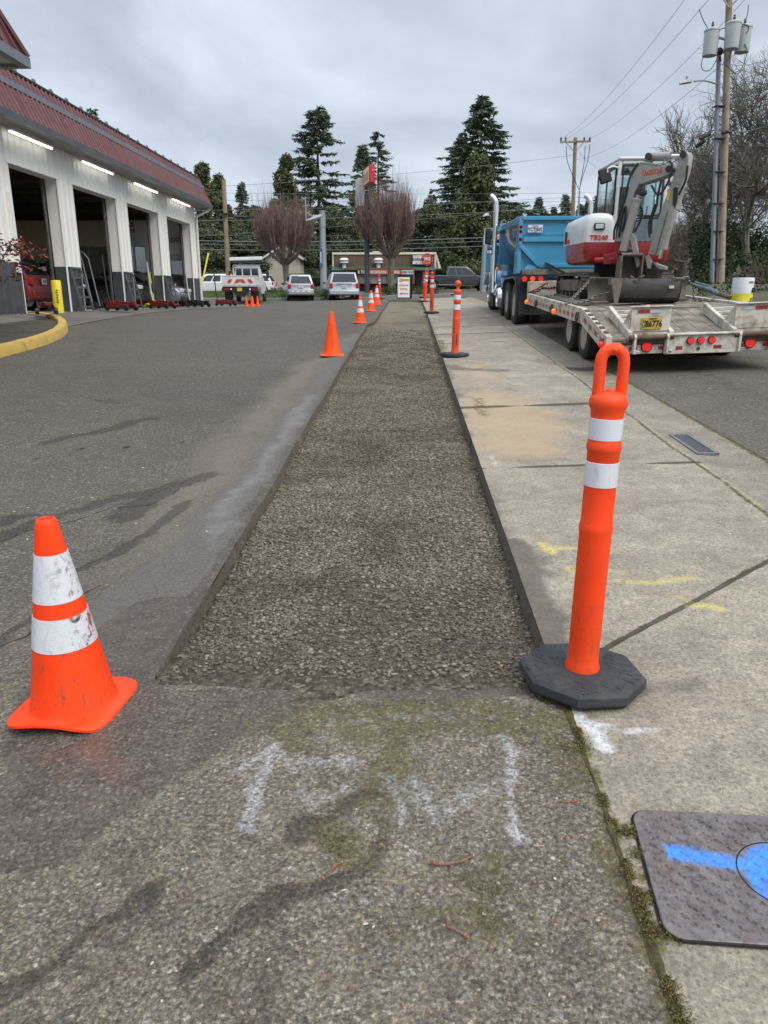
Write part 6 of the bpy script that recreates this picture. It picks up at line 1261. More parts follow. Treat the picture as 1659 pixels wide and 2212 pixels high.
b.bb((2.5,15.0,1.45),(3.8,15.1,1.75));b.build('chassis',DRK,dt)
b=MB();b.beam((3.15,14.3,1.22),(3.15,15.2,1.35),.12,.12);b.build('tow_hitch',DRK,dt)
b=MB();b.beam((2.62,14.93,2.02),(3.05,14.86,1.80),.035,.03);b.beam((2.66,14.93,2.01),(3.09,14.86,1.79),.03,.03);b.build('chute_handles',BLK,dt)
for x in (2.19,3.60): b=MB();b.bb((x,15.12,1.06),(x+.48,15.14,1.66));b.build('mudflap',M('mudflap rubber',(.035,.037,.040),.7),dt)
for y,r in ((15.78,.42),(16.92,.42)):
    for s_ in (-1,1):
        for o in (.83,.56): wheel(dt,(3.15+s_*(o+.02),y,g(2.3,y)+r+(.06 if s_>0 else 0)-.02),r,.235,STEELW,s_,.58,.12 if o>.7 else .02,8 if o>.7 else 0)
    b=MB();b.cyl((2.4,y,g(2.3,y)+.42),(3.9,y,g(2.3,y)+.45),.09);b.build('axle',DRK,dt)
b=MB()
for s_ in (-1,1):
    x0_=2.14 if s_<0 else 3.74
    pts=[(15.28,1.62),(15.40,1.74),(15.75,1.80),(16.95,1.80),(17.30,1.76),(17.42,1.62),(17.38,1.60),(17.26,1.72),(16.95,1.765),(15.75,1.765),(15.43,1.71),(15.32,1.60)];b.prism([(x0_,y,z) for y,z in pts],(.42,0,0))
b.build('rear_fender',M('dark metal fender',(.12,.125,.13),.3,.6,.2,5),dt,sharp=40)
for s_ in (-1,1): wheel(dt,(3.15+s_*.86,17.95,g(2.3,17.95)+.43),.40,.23,CHR,s_,.62,-.10,8)
b=MB();pts=[(17.52,1.60),(17.62,1.78),(17.80,1.87),(18.0,1.88),(18.0,1.86),(17.82,1.85),(17.65,1.76),(17.56,1.58)];b.prism([(2.13,y,z) for y,z in pts],(.36,0,0));b.prism([(3.8,y,z) for y,z in pts],(.36,0,0));b.build('quarter_fender',CHR,dt,sharp=40)
for x in (2.36,3.94): b=MB();b.cyl((x,18.4,1.50),(x,19.15,1.53),.23,n=28);b.build('fuel_tank',CHR,dt,sharp=40)
b=MB();b.bb((2.10,18.9,1.32),(2.42,19.5,1.42));b.bb((2.12,18.95,1.18),(2.38,19.45,1.32));b.build('step_box',DRK,dt)
b=MB();b.loft([[(2.36,18.42,1.65),(3.94,18.42,1.65),(3.94,19.75,1.7),(2.36,19.75,1.7)],[(2.36,18.42,2.55),(3.94,18.42,2.55),(3.94,19.75,2.45),(2.36,19.75,2.45)],[(2.44,18.45,2.98),(3.86,18.45,2.98),(3.86,19.5,2.98),(2.44,19.5,2.98)],[(2.52,18.50,3.11),(3.78,18.50,3.11),(3.78,19.4,3.10),(2.52,19.4,3.10)]]);b.build('cab',BLU,dt,bevel=.04,sharp=45)
for x,s_ in ((2.35,-1),(3.95,1)): b=MB();b.face((x,18.7,2.5),(x,19.5,2.45),(x+.06*-s_,19.35,2.92),(x+.06*-s_,18.7,2.92));b.build('side_window',CARGL,dt)
b=MB();b.face((2.7,18.41,2.6),(3.6,18.41,2.6),(3.55,18.44,2.95),(2.75,18.44,2.95));b.build('rear_window',CARGL,dt)
b=MB();b.loft([[(2.52,19.7,1.6),(3.78,19.7,1.6),(3.78,19.7,2.42),(2.52,19.7,2.42)],[(2.62,21.1,1.6),(3.68,21.1,1.6),(3.68,21.1,2.25),(2.62,21.1,2.25)]]);b.build('bonnet',BLU,dt,bevel=.05)
b=MB();b.bb((2.66,21.1,1.62),(3.64,21.16,2.2));b.bb((2.2,21.2,1.32),(4.1,21.3,1.6));b.build('grille',CHR,dt)
for s_ in (-1,1):
    b=MB();x0_=2.06 if s_<0 else 3.84;pts=[(19.42,1.44),(19.40,1.72),(19.52,1.90),(19.75,2.02),(20.1,2.05),(20.5,1.98),(20.9,1.75),(20.9,1.70),(20.45,1.90),(20.1,1.97),(19.8,1.94),(19.62,1.84),(19.52,1.70),(19.52,1.44)];b.prism([(x0_,y,z) for y,z in pts],(.40,0,0));b.build('front_fender',BLU,dt,bevel=.02,sharp=40)
    wheel(dt,(3.15+s_*.88,20.05,g(2.3,20.05)+.43),.41,.26,CHR,s_,.60,-.05,8)
    xx=2.06 if s_<0 else 4.24;b=MB();b.cyl((xx,18.55,1.50),(xx,18.55,2.35),.085,n=20);b.cyl((xx,18.55,2.35),(xx,18.55,3.30),.055,n=18);b.tube([(xx,18.55,3.28),(xx,18.55,3.42),(xx-.02,18.55,3.52),(xx-.07,18.57,3.60),(xx-.13,18.60,3.65)],[.06,.064,.066,.068,.066],18);b.build('exhaust_stack',CHR,dt,sharp=40)
    b=MB();xa=2.12 if s_<0 else 4.18;b.cyl((xa-.06,19.28,1.98),(xa-.06,19.28,2.42),.125,n=24);ac=b.build('air_cleaner',BLU,dt,sharp=40);b=MB();b.cyl((xa-.06,19.28,2.42),(xa-.06,19.28,2.49),.135,n=24);b.build('chrome_cap',CHR,ac,sharp=40)
    b=MB();xm=1.95 if s_<0 else 4.35;b.bb((xm-.075,19.0,2.62),(xm+.075,19.06,2.96));mi=b.build('wing_mirror',BLK,dt,bevel=.025);b=MB();b.tube([(xm,19.03,2.93),(xm+.3*-s_,19.1,2.93)],.014,6);b.tube([(xm,19.03,2.65),(xm+.3*-s_,19.1,2.62)],.014,6);b.tube([(xm-.09,18.99,2.60),(xm-.09,18.99,2.98),(xm+.09,18.99,2.98),(xm+.09,18.99,2.60)],.012,6);b.build('bracket',CHR,mi)
b=MB();b.tube([(2.12,19.3,2.5),(2.05,19.2,3.2),(2.0,19.2,3.95)],.007,5);b.build('antenna',BLK,dt)
b=MB();b.ball((2.02,19.1,2.55),.06,10,8);b.build('round_mirror',BLU,dt)
b=MB();b.cyl((2.35,18.35,2.97),(2.35,18.25,2.97),.09,n=16);b.cyl((2.28,18.6,2.88),(2.28,18.6,3.0),.07,n=16);b.build('chrome_horn',CHR,dt)
b=MB();b.ball((2.13,18.42,2.76),.04,8,6);b.ball((2.13,18.5,2.05),.03,8,6);b.build('side_marker',AMB,dt)

dt.location=CAMP+(Vector(DT)-CAMP)*1.045+Vector((0,0,.03));dt.scale=(1.045,)*3
# ================================================================== VEGETATION
def leafmat(name,lo,hi,rough=.7):
    m,nt=newmat(name);r=attr(nt,'rnd');v=nd(nt,'TexCoord').outputs['Object']
    c=mix(nt,r,lo,hi);c=mix(nt,1.0,c,ramp(nt,noi(nt,v,.55,4),[(.3,.72),(.7,1.25)]),'MULTIPLY');fin(nt,c,rough,0,None,**{'Specular IOR Level':.25});return m
FIRM=leafmat('fir needles',(.075,.10,.064),(.15,.185,.118));FIRP=leafmat('pale fir needles',(.055,.072,.048),(.12,.14,.095));CEDM=leafmat('cedar sprays',(.062,.075,.032),(.13,.14,.06));EVGM=leafmat('evergreen leaves',(.062,.080,.044),(.14,.155,.082));IVYM=leafmat('ivy leaves',(.020,.040,.016),(.062,.098,.038));HEDM=leafmat('boxwood leaves',(.032,.055,.018),(.095,.13,.045));REDLF=leafmat('red shrub leaves',(.11,.028,.022),(.26,.10,.07));BRN=leafmat('dry brown twigs',(.060,.045,.032),(.14,.11,.082))
BARK=M('conifer bark',(.070,.055,.043),.9,0,.3,4);PBARK=M('pale mossy bark',(.165,.145,.115),.9,0,.35,6,dirt=(.07,.075,.04),dsc=2.5,damt=.4);GBARK=M('grey bark',(.125,.110,.090),.9,0,.35,6,dirt=(.05,.055,.03),dsc=2,damt=.4);SHOOT=M('red brown shoots',(.185,.118,.102),.8,0,.4,3)
def quads(P,A,B,rs,jit=.25):
    """diamond leaves: centre P, half axes A (long) and B (wide)"""
    n=len(P);V=np.stack([P-A,P+B,P+A,P-B],1).reshape(-1,3);F=np.arange(4*n).reshape(n,4);r=np.repeat(rs.rand(n),4);return V,F,r
def unit(v): return v/(np.linalg.norm(v,axis=-1,keepdims=True)+1e-9)
def conifer_mesh(h,rad,seed,mat,sparse=1.0,droop=.28,base=.06,power=.85,spray=.75):
    rs=np.random.RandomState(seed);P=[];A=[];B=[];z=base*h;step=h/46
    while z<h*.985:
        q=(z-base*h)/(h*(1-base));Lm=rad*(1-q)**power*(1.0 if q>.06 else .8)
        for k in range(rs.randint(4,7)):
            if rs.rand()>sparse: continue
            az=rs.uniform(0,6.283);L=Lm*rs.uniform(.62,1.12)+.25;d=np.array([math.cos(az),math.sin(az),0]);pr=np.array([-d[1],d[0],0]);n=max(3,int(L/.14))
            t=(np.arange(n)+rs.rand(n))/n;t=t[t>.10];n=len(t)
            if not n: continue
            zz=z+L*(.10*t-droop*2.1*t*t*(1-.62*t))+rs.uniform(-.2,.2)
            c=d*(L*t)[:,None];c[:,2]+=zz
            for s_ in (-1,1,0,2):
                sz=1.12*spray*(.35+.75*np.sin(np.pi*np.clip(t*.9+.08,0,1)))*rs.uniform(.6,1.2,n)*(h/26)**.5
                if s_==2: ax=d*.45+np.array([0,0,-.6])+rs.normal(0,.35,(n,3))
                else: ax=d*.75+pr*s_*.8+np.array([0,0,-.28])+rs.normal(0,.30,(n,3))
                ax=unit(ax);bx=unit(np.cross(ax,unit(rs.normal(0,.6,(n,3))+np.array([0,0,1]))))
                P.append(c+ax*(sz*.42)[:,None]+rs.normal(0,.07,(n,3)));A.append(ax*(sz*.60)[:,None]);B.append(bx*(sz*.19)[:,None])
        z+=step*rs.uniform(.7,1.25)*(1.0 if z<h*.8 else .65)
    P,A,B=map(np.concatenate,(P,A,B));V,F,r=quads(P,A,B,rs);return np_mesh('crown',V,F,mat,4,{'rnd':r})
def cloud_mesh(cl,mat,per,size,seed,shell=.55,flat=1.0):
    """foliage: cl = list of clump (x,y,z,r); leaf faces spread through each clump"""
    rs=np.random.RandomState(seed);P=[];SZ=[]
    for (x,y,z,r) in cl:
        n=int(per*r*r*(.7+.6*rs.rand()));d=unit(rs.normal(0,1,(n,3)));q=r*(shell+(1-shell)*rs.rand(n))*rs.uniform(.75,1.12,n);p=d*q[:,None];p[:,2]*=flat
        P.append(p+np.array([x,y,z]));SZ.append(np.full(n,size)*rs.uniform(.5,1.3,n))
    P=np.concatenate(P);SZ=np.concatenate(SZ);n=len(P);A=unit(rs.normal(0,1,(n,3)));B=unit(np.cross(A,rs.normal(0,1,(n,3))))
    V,F,r=quads(P,A*(SZ*.55)[:,None],B*(SZ*.36)[:,None],rs);return np_mesh('crown',V,F,mat,4,{'rnd':r})
def trunk_mesh(h,r,mat,seed=0,lean=0):
    b=MB();rr=random.Random(seed);b.tube([(lean*h*q+rr.uniform(-.1,.1)*r,rr.uniform(-.1,.1)*r,h*q) for q in (0,.1,.3,.55,.8,1)],[r*1.35,r,r*.8,r*.55,r*.3,r*.06],9);return b.mesh('trunk',mat)
def tree(cat,label,cm,tm,loc,sc=1.0,rz=0,group=None,name='conifer_tree'):
    t=thing(name,label,cat,loc,group);a=link('trunk',tm,t);c=link('crown',cm,t);t.scale=sc if isinstance(sc,tuple) else (sc,)*3;t.rotation_euler[2]=rz;return t
FA=conifer_mesh(26,8.6,1,FIRM,.85,.17,.10,.62,.60);FB=conifer_mesh(26,11.0,2,FIRM,1.0,.20,.02,.78,.62);FC=conifer_mesh(26,6.8,3,FIRP,.65,.12,.12,.66,.48);FD=conifer_mesh(20,5.0,4,FIRM,1.0,.20,.03,.74,.58);FT=trunk_mesh(26,.40,BARK,1);FT2=trunk_mesh(20,.3,BARK,2)
def ctop(x,ytop,Y,zb=None):
    p=at(x,ytop,Y);zb=g(p.x,Y)-.3 if zb is None else zb;return Vector((p.x,Y,zb)),p.z-zb
GRP='tall conifers behind the far street'
for (x,yt,Y,me,tm,h0,wd,lab) in [(684,226,125,FA,FT,26,1.12,'tallest open-branched fir left of the centre, rising behind the left bare tree'),(817,280,145,FC,FT,26,1.1,'pale thin fir just right of the pole sign'),(783,308,138,FD,FT2,20,1.0,'dark fir just left of the pale thin fir, behind the pole sign'),(1043,203,125,FB,FT,26,1.2,'biggest dark fir, right of centre behind the pickup truck'),(1000,282,131,FB,FT,26,.95,'fir standing against the left flank of the biggest dark fir'),(521,390,132,FD,FT2,20,.95,'small pointed fir between the wooden pole and the left bare tree'),(933,405,150,FC,FT,26,.8,'small pale spire tree between right bare tree and biggest fir'),(196,231,85,FD,FT2,20,.9,'fir tip showing over the shop roof at the far left'),(760,470,150,FD,FT2,20,1.0,'low dark fir behind the grey steel pole')]:
    p,h=ctop(x,yt,Y);k=h/h0;tree('conifer',lab,me,tm,p,(k*wd,k*wd,k),x*.1,GRP)
GR2='small conifers on the far ridge'
for (x,yt,lab) in [(1165,423,'dark conifer on the ridge left of the exhaust stack, above the truck body'),(1223,417,'dark conifer on the ridge just left of the far crossarm pole'),(1197,444,'low conifer on the ridge between two taller ones above the truck'),(1146,452,'small conifer on the ridge nearest the biggest fir'),(1272,430,'conifer on the ridge right of the far crossarm pole'),(1292,420,'conifer on the ridge beside the excavator cab'),(1255,438,'conifer low on the ridge behind the right exhaust stack'),(1180,455,'tiny conifer low on the ridge above the truck body'),(1310,428,'conifer on the ridge seen through the excavator cab')]:
    p,h=ctop(x,yt,205);k=h/20;tree('conifer',lab,FD,FT2,p,(k*1.15,k*1.15,k),x,GR2)
def crownblob(h,r,seed,n=46,lo=.12):
    rr=random.Random(seed);o=[]
    for i in range(n):
        z=lo*h+(1-lo)*h*rr.random()**.9;q=(z/h-lo)/(1-lo);R_=r*(1-.85*q**1.6)*(.55+.45*min(1,q*4+.3));a=rr.uniform(0,6.28);d=R_*math.sqrt(rr.random());o.append((d*math.cos(a),d*math.sin(a),z,(.20+.16*rr.random())*r*(1-.35*q)+.3))
    return o
EV=[cloud_mesh(crownblob(12,4.2,s_),EVGM,520,.31,s_) for s_ in (1,2)];ET=trunk_mesh(9,.28,BARK,3);CY=[cloud_mesh(crownblob(14,2.4,5,60,.05),CEDM,520,.29,5),cloud_mesh(crownblob(12,3.2,6,50,.04),CEDM,430,.31,6)]
GR3='dense evergreens filling the belt behind the far street'
k=0
for (x,yt,Y,m_,lab) in [(436,362,92,CY[0],'golden green cypress nearest the shop corner'),(469,385,95,CY[0],'second golden green cypress beside the wooden pole'),(500,470,108,EV[0],'bushy evergreen behind the flatbed truck cab'),(548,455,112,EV[1],'round evergreen just right of the wooden pole'),(592,440,116,EV[0],'dark evergreen behind the left bare tree'),(616,343,119,CY[0],'narrow dark cedar left of the tallest fir'),(655,470,112,EV[1],'evergreen between left bare tree and grey steel pole'),(715,455,118,EV[0],'evergreen beside the grey steel pole above the restaurant'),(752,480,112,EV[1],'dark evergreen above the left end of the restaurant'),(800,500,116,EV[0],'evergreen above the middle of the restaurant'),(870,470,122,EV[1],'evergreen behind the right bare tree'),(925,440,119,EV[0],'evergreen left of the grey roofed house'),(968,470,115,EV[1],'evergreen right of the grey roofed house'),(1031,348,106,CY[1],'broad golden green cedar in front of the biggest fir'),(1082,455,110,EV[0],'evergreen between the cedar and the dump truck mirror'),(1118,470,120,EV[1],'evergreen above the dump truck cab'),(455,500,84,EV[1],'low evergreen behind the far white suv'),(985,520,100,CY[1],'low cedar right of the restaurant'),(530,520,96,EV[0],'low evergreen behind the flatbed truck')]:
    p,h=ctop(x,yt,Y);h0=14 if m_ is CY[0] else 12;q=h/h0;w_=max(.8,min(1.35,q*(1.0 if m_ is not CY[1] else 1.1)));tree('evergreen tree',lab,m_,ET,p,(w_,w_,q),k*1.7,GR3,'evergreen_tree');k+=1
# bare branching trees
def branch_mesh(seed,spread=.55,depth=6,L0=2.6,r0=.17,kids=(2,3),up=.25,taper=.72,mat=None,trunkh=2.0,start=None,gnarl=.22):
    rr=random.Random(seed);S=[]
    def rec(p,d,L,r,k):
        n=3;q=p
        for i in range(n):
            d=(d+Vector((rr.gauss(0,gnarl),rr.gauss(0,gnarl),rr.gauss(0,gnarl)+up*.12))).normalized();e=q+d*(L/n);S.append((q,e,r*(1-.12*i),r*(1-.12*(i+1))));q=e
            if k>1 and i<n-1 and rr.random()<.75: rec(q,(d+Vector((rr.gauss(0,spread),rr.gauss(0,spread),rr.gauss(0,spread)+up))).normalized(),L*rr.uniform(.5,.8),r*.5,k-1)
        if k>0:
            for j in range(rr.choice(kids)): rec(q,(d+Vector((rr.gauss(0,spread),rr.gauss(0,spread),rr.gauss(0,spread*.8)+up))).normalized(),L*rr.uniform(.62,.90),r*rr.uniform(.5,.68),k-1)
    for p,d,L,r in (start or [(Vector((0,0,trunkh)),Vector((0,0,1)),L0,r0)]): rec(p,d,L,r,depth)
    return seg_mesh(S,mat)
def seg_mesh(S,mat,n=4,name='limbs'):
    P0=np.array([s[0] for s in S]);P1=np.array([s[1] for s in S]);R0=np.array([s[2] for s in S])[:,None];R1=np.array([s[3] for s in S])[:,None];d=unit(P1-P0);h=np.where(np.abs(d[:,2:3])>.9,np.array([[1.,0,0]]),np.array([[0,0,1.]]));a=unit(np.cross(d,h));b=np.cross(d,a);V=[];m_=len(S)
    for k in range(n): c,s_=math.cos(2*math.pi*k/n),math.sin(2*math.pi*k/n);o=a*c+b*s_;V.append(P0+o*R0);V.append(P1+o*R1)
    V=np.stack(V,1).reshape(-1,3);base=np.arange(m_)[:,None]*(2*n);F=np.concatenate([base+np.array([[2*k,2*((k+1)%n),2*((k+1)%n)+1,2*k+1]]) for k in range(n)]);return np_mesh(name,V,F,mat,4)
def bare_tree(label,x,ybase,Y,h,seed,**k):
    p=at(x,ybase,Y);p.z=g(p.x,Y)-.2;t=thing('bare_tree',label,'bare tree',p);b=MB();b.tube([(0,0,-.2),(.05,0,h*.12),(0,.06,h*.25)],[.32,.24,.20],10);b.build('trunk',GBARK,None).parent=t
    link('crown',branch_mesh(seed,mat=GBARK,trunkh=h*.22,L0=h*.25,r0=.20,**k),t);return t
b1=bare_tree('big gnarled bare tree at the right edge behind the utility pole',1690,640,40,11.5,5,spread=.62,depth=6,up=.10,gnarl=.26,kids=(3,3,4))
b2=bare_tree('bare tree with fine upright twigs between excavator arm and utility pole',1520,640,50,9.6,9,spread=.40,depth=6,up=.30,gnarl=.16,kids=(3,3,2))
b3=bare_tree('thin bare tree just right of the utility pole among ivy',1606,640,37,7.5,12,spread=.45,depth=5,up=.3,gnarl=.2,kids=(2,3))
b4=bare_tree('low spreading bare tree in front of the red roofed store',1475,640,52,7.5,21,spread=.6,depth=6,up=.12,gnarl=.25,kids=(3,3,2))
def brush(label,x,yt,Y,w,seed,mat=None,n=1000,cat='brush'):
    p,h=ctop(x,yt,Y);rs=np.random.RandomState(seed);S=[]
    for i in range(n):
        a=rs.uniform(0,6.28);r=w*math.sqrt(rs.rand());q=Vector((r*math.cos(a)*.6,r*math.sin(a)*.6,0));d=Vector((math.cos(a)*r/w*.5+rs.normal(0,.25),math.sin(a)*r/w*.5+rs.normal(0,.25),1)).normalized();L=h*rs.uniform(.45,1)*(1-.45*(r/w)**2);m_=q+d*L*.5;e=m_+(d+Vector(rs.normal(0,.22,3))).normalized()*L*.5;S+= [(q,m_,.022,.016),(m_,e,.016,.006)]
        for j in range(3): c=m_.lerp(e,rs.rand());S.append((c,c+(d+Vector(rs.normal(0,.7,3))).normalized()*L*.25,.010,.004))
    t=thing('brush_clump',label,cat,p);link('twigs',seg_mesh(S,mat or M('brush twigs',(.115,.088,.066),.9,0,.4,1),3,'twigs'),t)
    rr=random.Random(seed);link('leaves',cloud_mesh([(rr.uniform(-w,w)*.7,rr.uniform(-w,w)*.7,h*rr.uniform(.1,.72),w*rr.uniform(.25,.45)) for _ in range(16)],BRN,26,.30,seed,.3),t)
brush('brown leafless thicket left of the utility pole behind the store sign',1478,438,66,5.0,1);brush('brown leafless thicket behind the utility pole',1540,470,62,4.5,2);brush('brown thicket right of the utility pole under the gnarled tree',1622,500,44,3.2,3);brush('low brown brush at the far right edge beside the ivy',1655,560,30,1.6,4);brush('brown thicket just left of the excavator arm tip',1440,470,80,5,6)
def bush(label,x,yt,Y,w,h,mat,seed,n=14,per=260,sz=.12,cat='shrub',name='shrub',grp=None,dy=None):
    p=at(x,yt,Y);zb=g(p.x,Y)-.05;hh=p.z-zb if h is None else h;rr=random.Random(seed)
    cl=[(rr.uniform(-w,w)*.75,rr.uniform(-w,w)*.5*(dy or 1),hh*rr.uniform(.25,.80),min(w,hh)*rr.uniform(.26,.42)) for _ in range(n)]
    t=thing(name,label,cat,(p.x,Y,zb),grp);link('foliage',cloud_mesh(cl,mat,per,sz,seed,.5),t);b=MB()
    for k in range(5): a=k*1.3;b.tube([(0,0,0),(w*.3*math.cos(a),w*.3*math.sin(a),hh*.6)],[.03,.012],5)
    b.build('stems',GBARK,None).parent=t;return t
bush('large dark ivy covered mass at the right edge behind the utility pole',1640,470,41,3.4,None,IVYM,1,40,420,.13);bush('dark ivy mass right of the utility pole low down',1600,540,36,1.9,None,IVYM,2,26,480,.12);bush('green shrub at the foot of the utility pole',1545,606,33,1.7,None,IVYM,3,18,420,.11);bush('green shrub behind the right end of the blade',1507,604,36,1.5,None,HEDM,4,16,420,.11);bush('dark shrub right of the white and yellow drum',1650,590,24,1.3,None,IVYM,5,18,600,.08);bush('low dark shrub left of the white and yellow drum',1578,618,24,1.1,None,IVYM,6,16,600,.08)
GH='clipped hedges in the kerbed island';i=0
for x,yt,Y,w in ((720,624,52.6,1.3),(838,618,53,1.1),(862,614,52.5,1.2),(900,618,53,1.3),(925,621,52.8,1.1)):
    bush(['clipped hedge behind the black sign pole','clipped hedge left of the right bare tree trunk','tall clipped hedge right behind the sandwich board','clipped hedge right of the sandwich board','low clipped hedge at the right end of the island'][i],x,yt,Y,w,None,HEDM,20+i,18,900,.075,'hedge','hedge',GH);i+=1
bush('clipped hedge on the lawn behind the silver suv',622,617,57,2.6,None,HEDM,30,28,420,.10,'hedge','hedge',GH)
# red leaved shrub in the planting bed, leaves in sprays on thin stems
def red_shrub():
    t=thing('red_leaf_shrub','shrub with sparse dark red leaves at the left edge in the planting bed','shrub',(-7.98,13.45,g(-7.98,13.45)+.22));rr=random.Random(8);S=[];P=[]
    for i in range(16):
        q=Vector((rr.uniform(-.2,.2),rr.uniform(-.2,.2),0));d=Vector((rr.gauss(.05,.22),rr.gauss(0,.25),1)).normalized();L=rr.uniform(1.75,2.45);e=q+d*L;S.append((q,e,.014,.006))
        for j in range(16):
            c=q.lerp(e,rr.uniform(.62,1));f=c+Vector((rr.gauss(0,.2),rr.gauss(0,.2),rr.uniform(-.05,.15)));S.append((c,f,.006,.003));P+=[f+Vector((rr.gauss(0,.06),rr.gauss(0,.06),rr.gauss(0,.04))) for _ in range(9)]
    link('stems',seg_mesh(S,M('stem bark',(.07,.05,.04)),4,'stems'),t);rs=np.random.RandomState(2);P=np.array([tuple(p) for p in P]);n=len(P);A=unit(rs.normal(0,1,(n,3))*np.array([1,1,.5]));B=unit(np.cross(A,rs.normal(0,1,(n,3))));V,F,r=quads(P,A*.055,B*.019,rs);link('leaves',np_mesh('leaves',V,F,REDLF,4,{'rnd':r}),t)
red_shrub()
# pollarded trees with red shoots
def pollard(label,x,yb,Y,seed,k=1.0,cat='pollarded tree'):
    p=at(x,yb,Y);p.z=g(p.x,Y);t=thing('pollarded_tree',label,cat,p,'pollarded trees with red brown shoots');rr=random.Random(seed);b=MB();b.tube([(0,0,-.1),(.03,0,.8),(0,.03,1.6),(0,0,2.3)],[.26,.2,.19,.24],10);b.build('trunk',PBARK,None).parent=t
    S=[];ends=[]
    for i in range(22):
        a=i*2.4+rr.uniform(-.2,.2);r=rr.uniform(.5,1.75);q=Vector((.1*math.cos(a),.1*math.sin(a),2.1+rr.uniform(0,.35)));m_=Vector((r*.62*math.cos(a)+rr.gauss(0,.06),r*.62*math.sin(a),2.75+rr.uniform(-.1,.3)));e=Vector((r*math.cos(a),r*math.sin(a),3.45+.35*rr.random()+.25*(1-r/1.75)));e2=e+Vector((rr.gauss(0,.1),rr.gauss(0,.1),.5));S+=[(q,m_,.085,.06),(m_,e,.06,.048),(e,e2,.048,.05)];ends+=[e,e2,m_.lerp(e,.6)]
    link('limbs',seg_mesh(S,PBARK,6,'limbs'),t);S=[]
    for i in range(1650):
        e=rr.choice(ends);r=math.hypot(e.x,e.y);o=Vector((e.x,e.y,0))*(.60/max(.3,r))*rr.uniform(.1,1.25)*min(1,r/1.1);q=e+Vector((rr.gauss(0,.13),rr.gauss(0,.13),rr.gauss(0,.12)));d=(Vector((0,0,1))+o*1.0+Vector((rr.gauss(0,.14),rr.gauss(0,.14),0))).normalized();L=rr.uniform(1.0,2.7)*(1-.12*r) if rr.random()<.92 else rr.uniform(2.4,3.6);m_=q+d*L*.35;e2=m_+(d*.35+Vector((0,0,1))).normalized()*L*.65;S+=[(q,m_,.014,.011),(m_,e2,.011,.005)]
        if rr.random()<.5: c=q.lerp(m_,.8);S.append((c,c+(d+Vector((rr.gauss(0,.3),rr.gauss(0,.3),.6))).normalized()*L*.4,.010,.004))
    link('shoots',seg_mesh(S,SHOOT,3,'shoots'),t);t.scale=(k,)*3
pollard('left pollarded tree with a dome of red shoots behind the silver suv',619,636,56,3,1.05);pollard('right pollarded tree with a dome of red shoots in front of the restaurant',845,628,57,4,1.15)
# ---- lawn, kerbs
lawn=sheet('lawn',lines(-30,-4.9,.6),lines(52.6,57,.4),lambda X,Y:gz(X,Y)+.13+.075*(Y-52.6)+.02*np.sin(X*3)*np.sin(Y*2),leafmat('short lawn',(.060,.095,.022),(.11,.15,.04)),kind=None);tag(lawn,'bright green lawn strip behind the parked trucks and cars','lawn',kind='stuff')
gv=[];rs=np.random.RandomState(5);n=16000;P=np.stack([rs.uniform(-30,-4.95,n),rs.uniform(52.6,57,n)],-1);Zg=gz(P[:,0],P[:,1])+.15+.075*(P[:,1]-52.6);P=np.concatenate([P,Zg[:,None]],1);A=unit(rs.normal(0,.3,(n,3))+np.array([0,0,1]))*.09;B=unit(rs.normal(0,1,(n,3))*np.array([1,1,0]))*.02;V,F,r=quads(P,A,B,rs);gr_=link('grass',np_mesh('grass',V,F,leafmat('grass blades',(.055,.095,.020),(.13,.18,.05)),4,{'rnd':r}));tag(gr_,'grass blades of the lawn behind the parked cars','grass',kind='stuff')
KM=M('concrete kerb',(.23,.22,.20),.85,0,.2,3,.004,30,dirt=(.08,.08,.05),dsc=3,damt=.4)
def kerb(pts,label,w=.16,h=.15):
    b=MB();r_=[]
    for i,p in enumerate(pts):
        d=(Vector(pts[min(i+1,len(pts)-1)])-Vector(pts[max(i-1,0)])).normalized();n_=Vector((-d.y,d.x));z=g(p[0],p[1]);r_.append([(p[0]+n_.x*o,p[1]+n_.y*o,z+q) for o,q in ((0,-.1),(0,h-.03),(.03,h),(w,h),(w,-.1))])
    b.loft(r_);o=b.build('kerb',KM,None);tag(o,label,'kerb','concrete kerbs');return o
kerb([(-30+i,52.40) for i in range(26)],'long concrete kerb along the lawn behind the parked cars')
ip=[(-4.2,51.6)]+[(-4.2+.5*i,51.3) for i in range(1,15)]+[(3.1,51.6),(3.4,52.4),(3.4,54.5)];kerb(ip,'curved concrete kerb of the island behind the sandwich board')
isl=sheet('ground',lines(-4.1,3.3,.5),lines(51.4,57,.5),lambda X,Y:gz(X,Y)+.10,M('island bark',(.055,.042,.030),.95,0,.4,3,.03,8))
kerb([(6.7,-4+i*.8) for i in range(62)],'long concrete kerb on the far side of the street')
ver=sheet('ground',lines(6.85,40,1.2),lines(-5,56,1.2),lambda X,Y:gz(X,Y)+.10+.35*ss(7.5,14,X),EARTH)
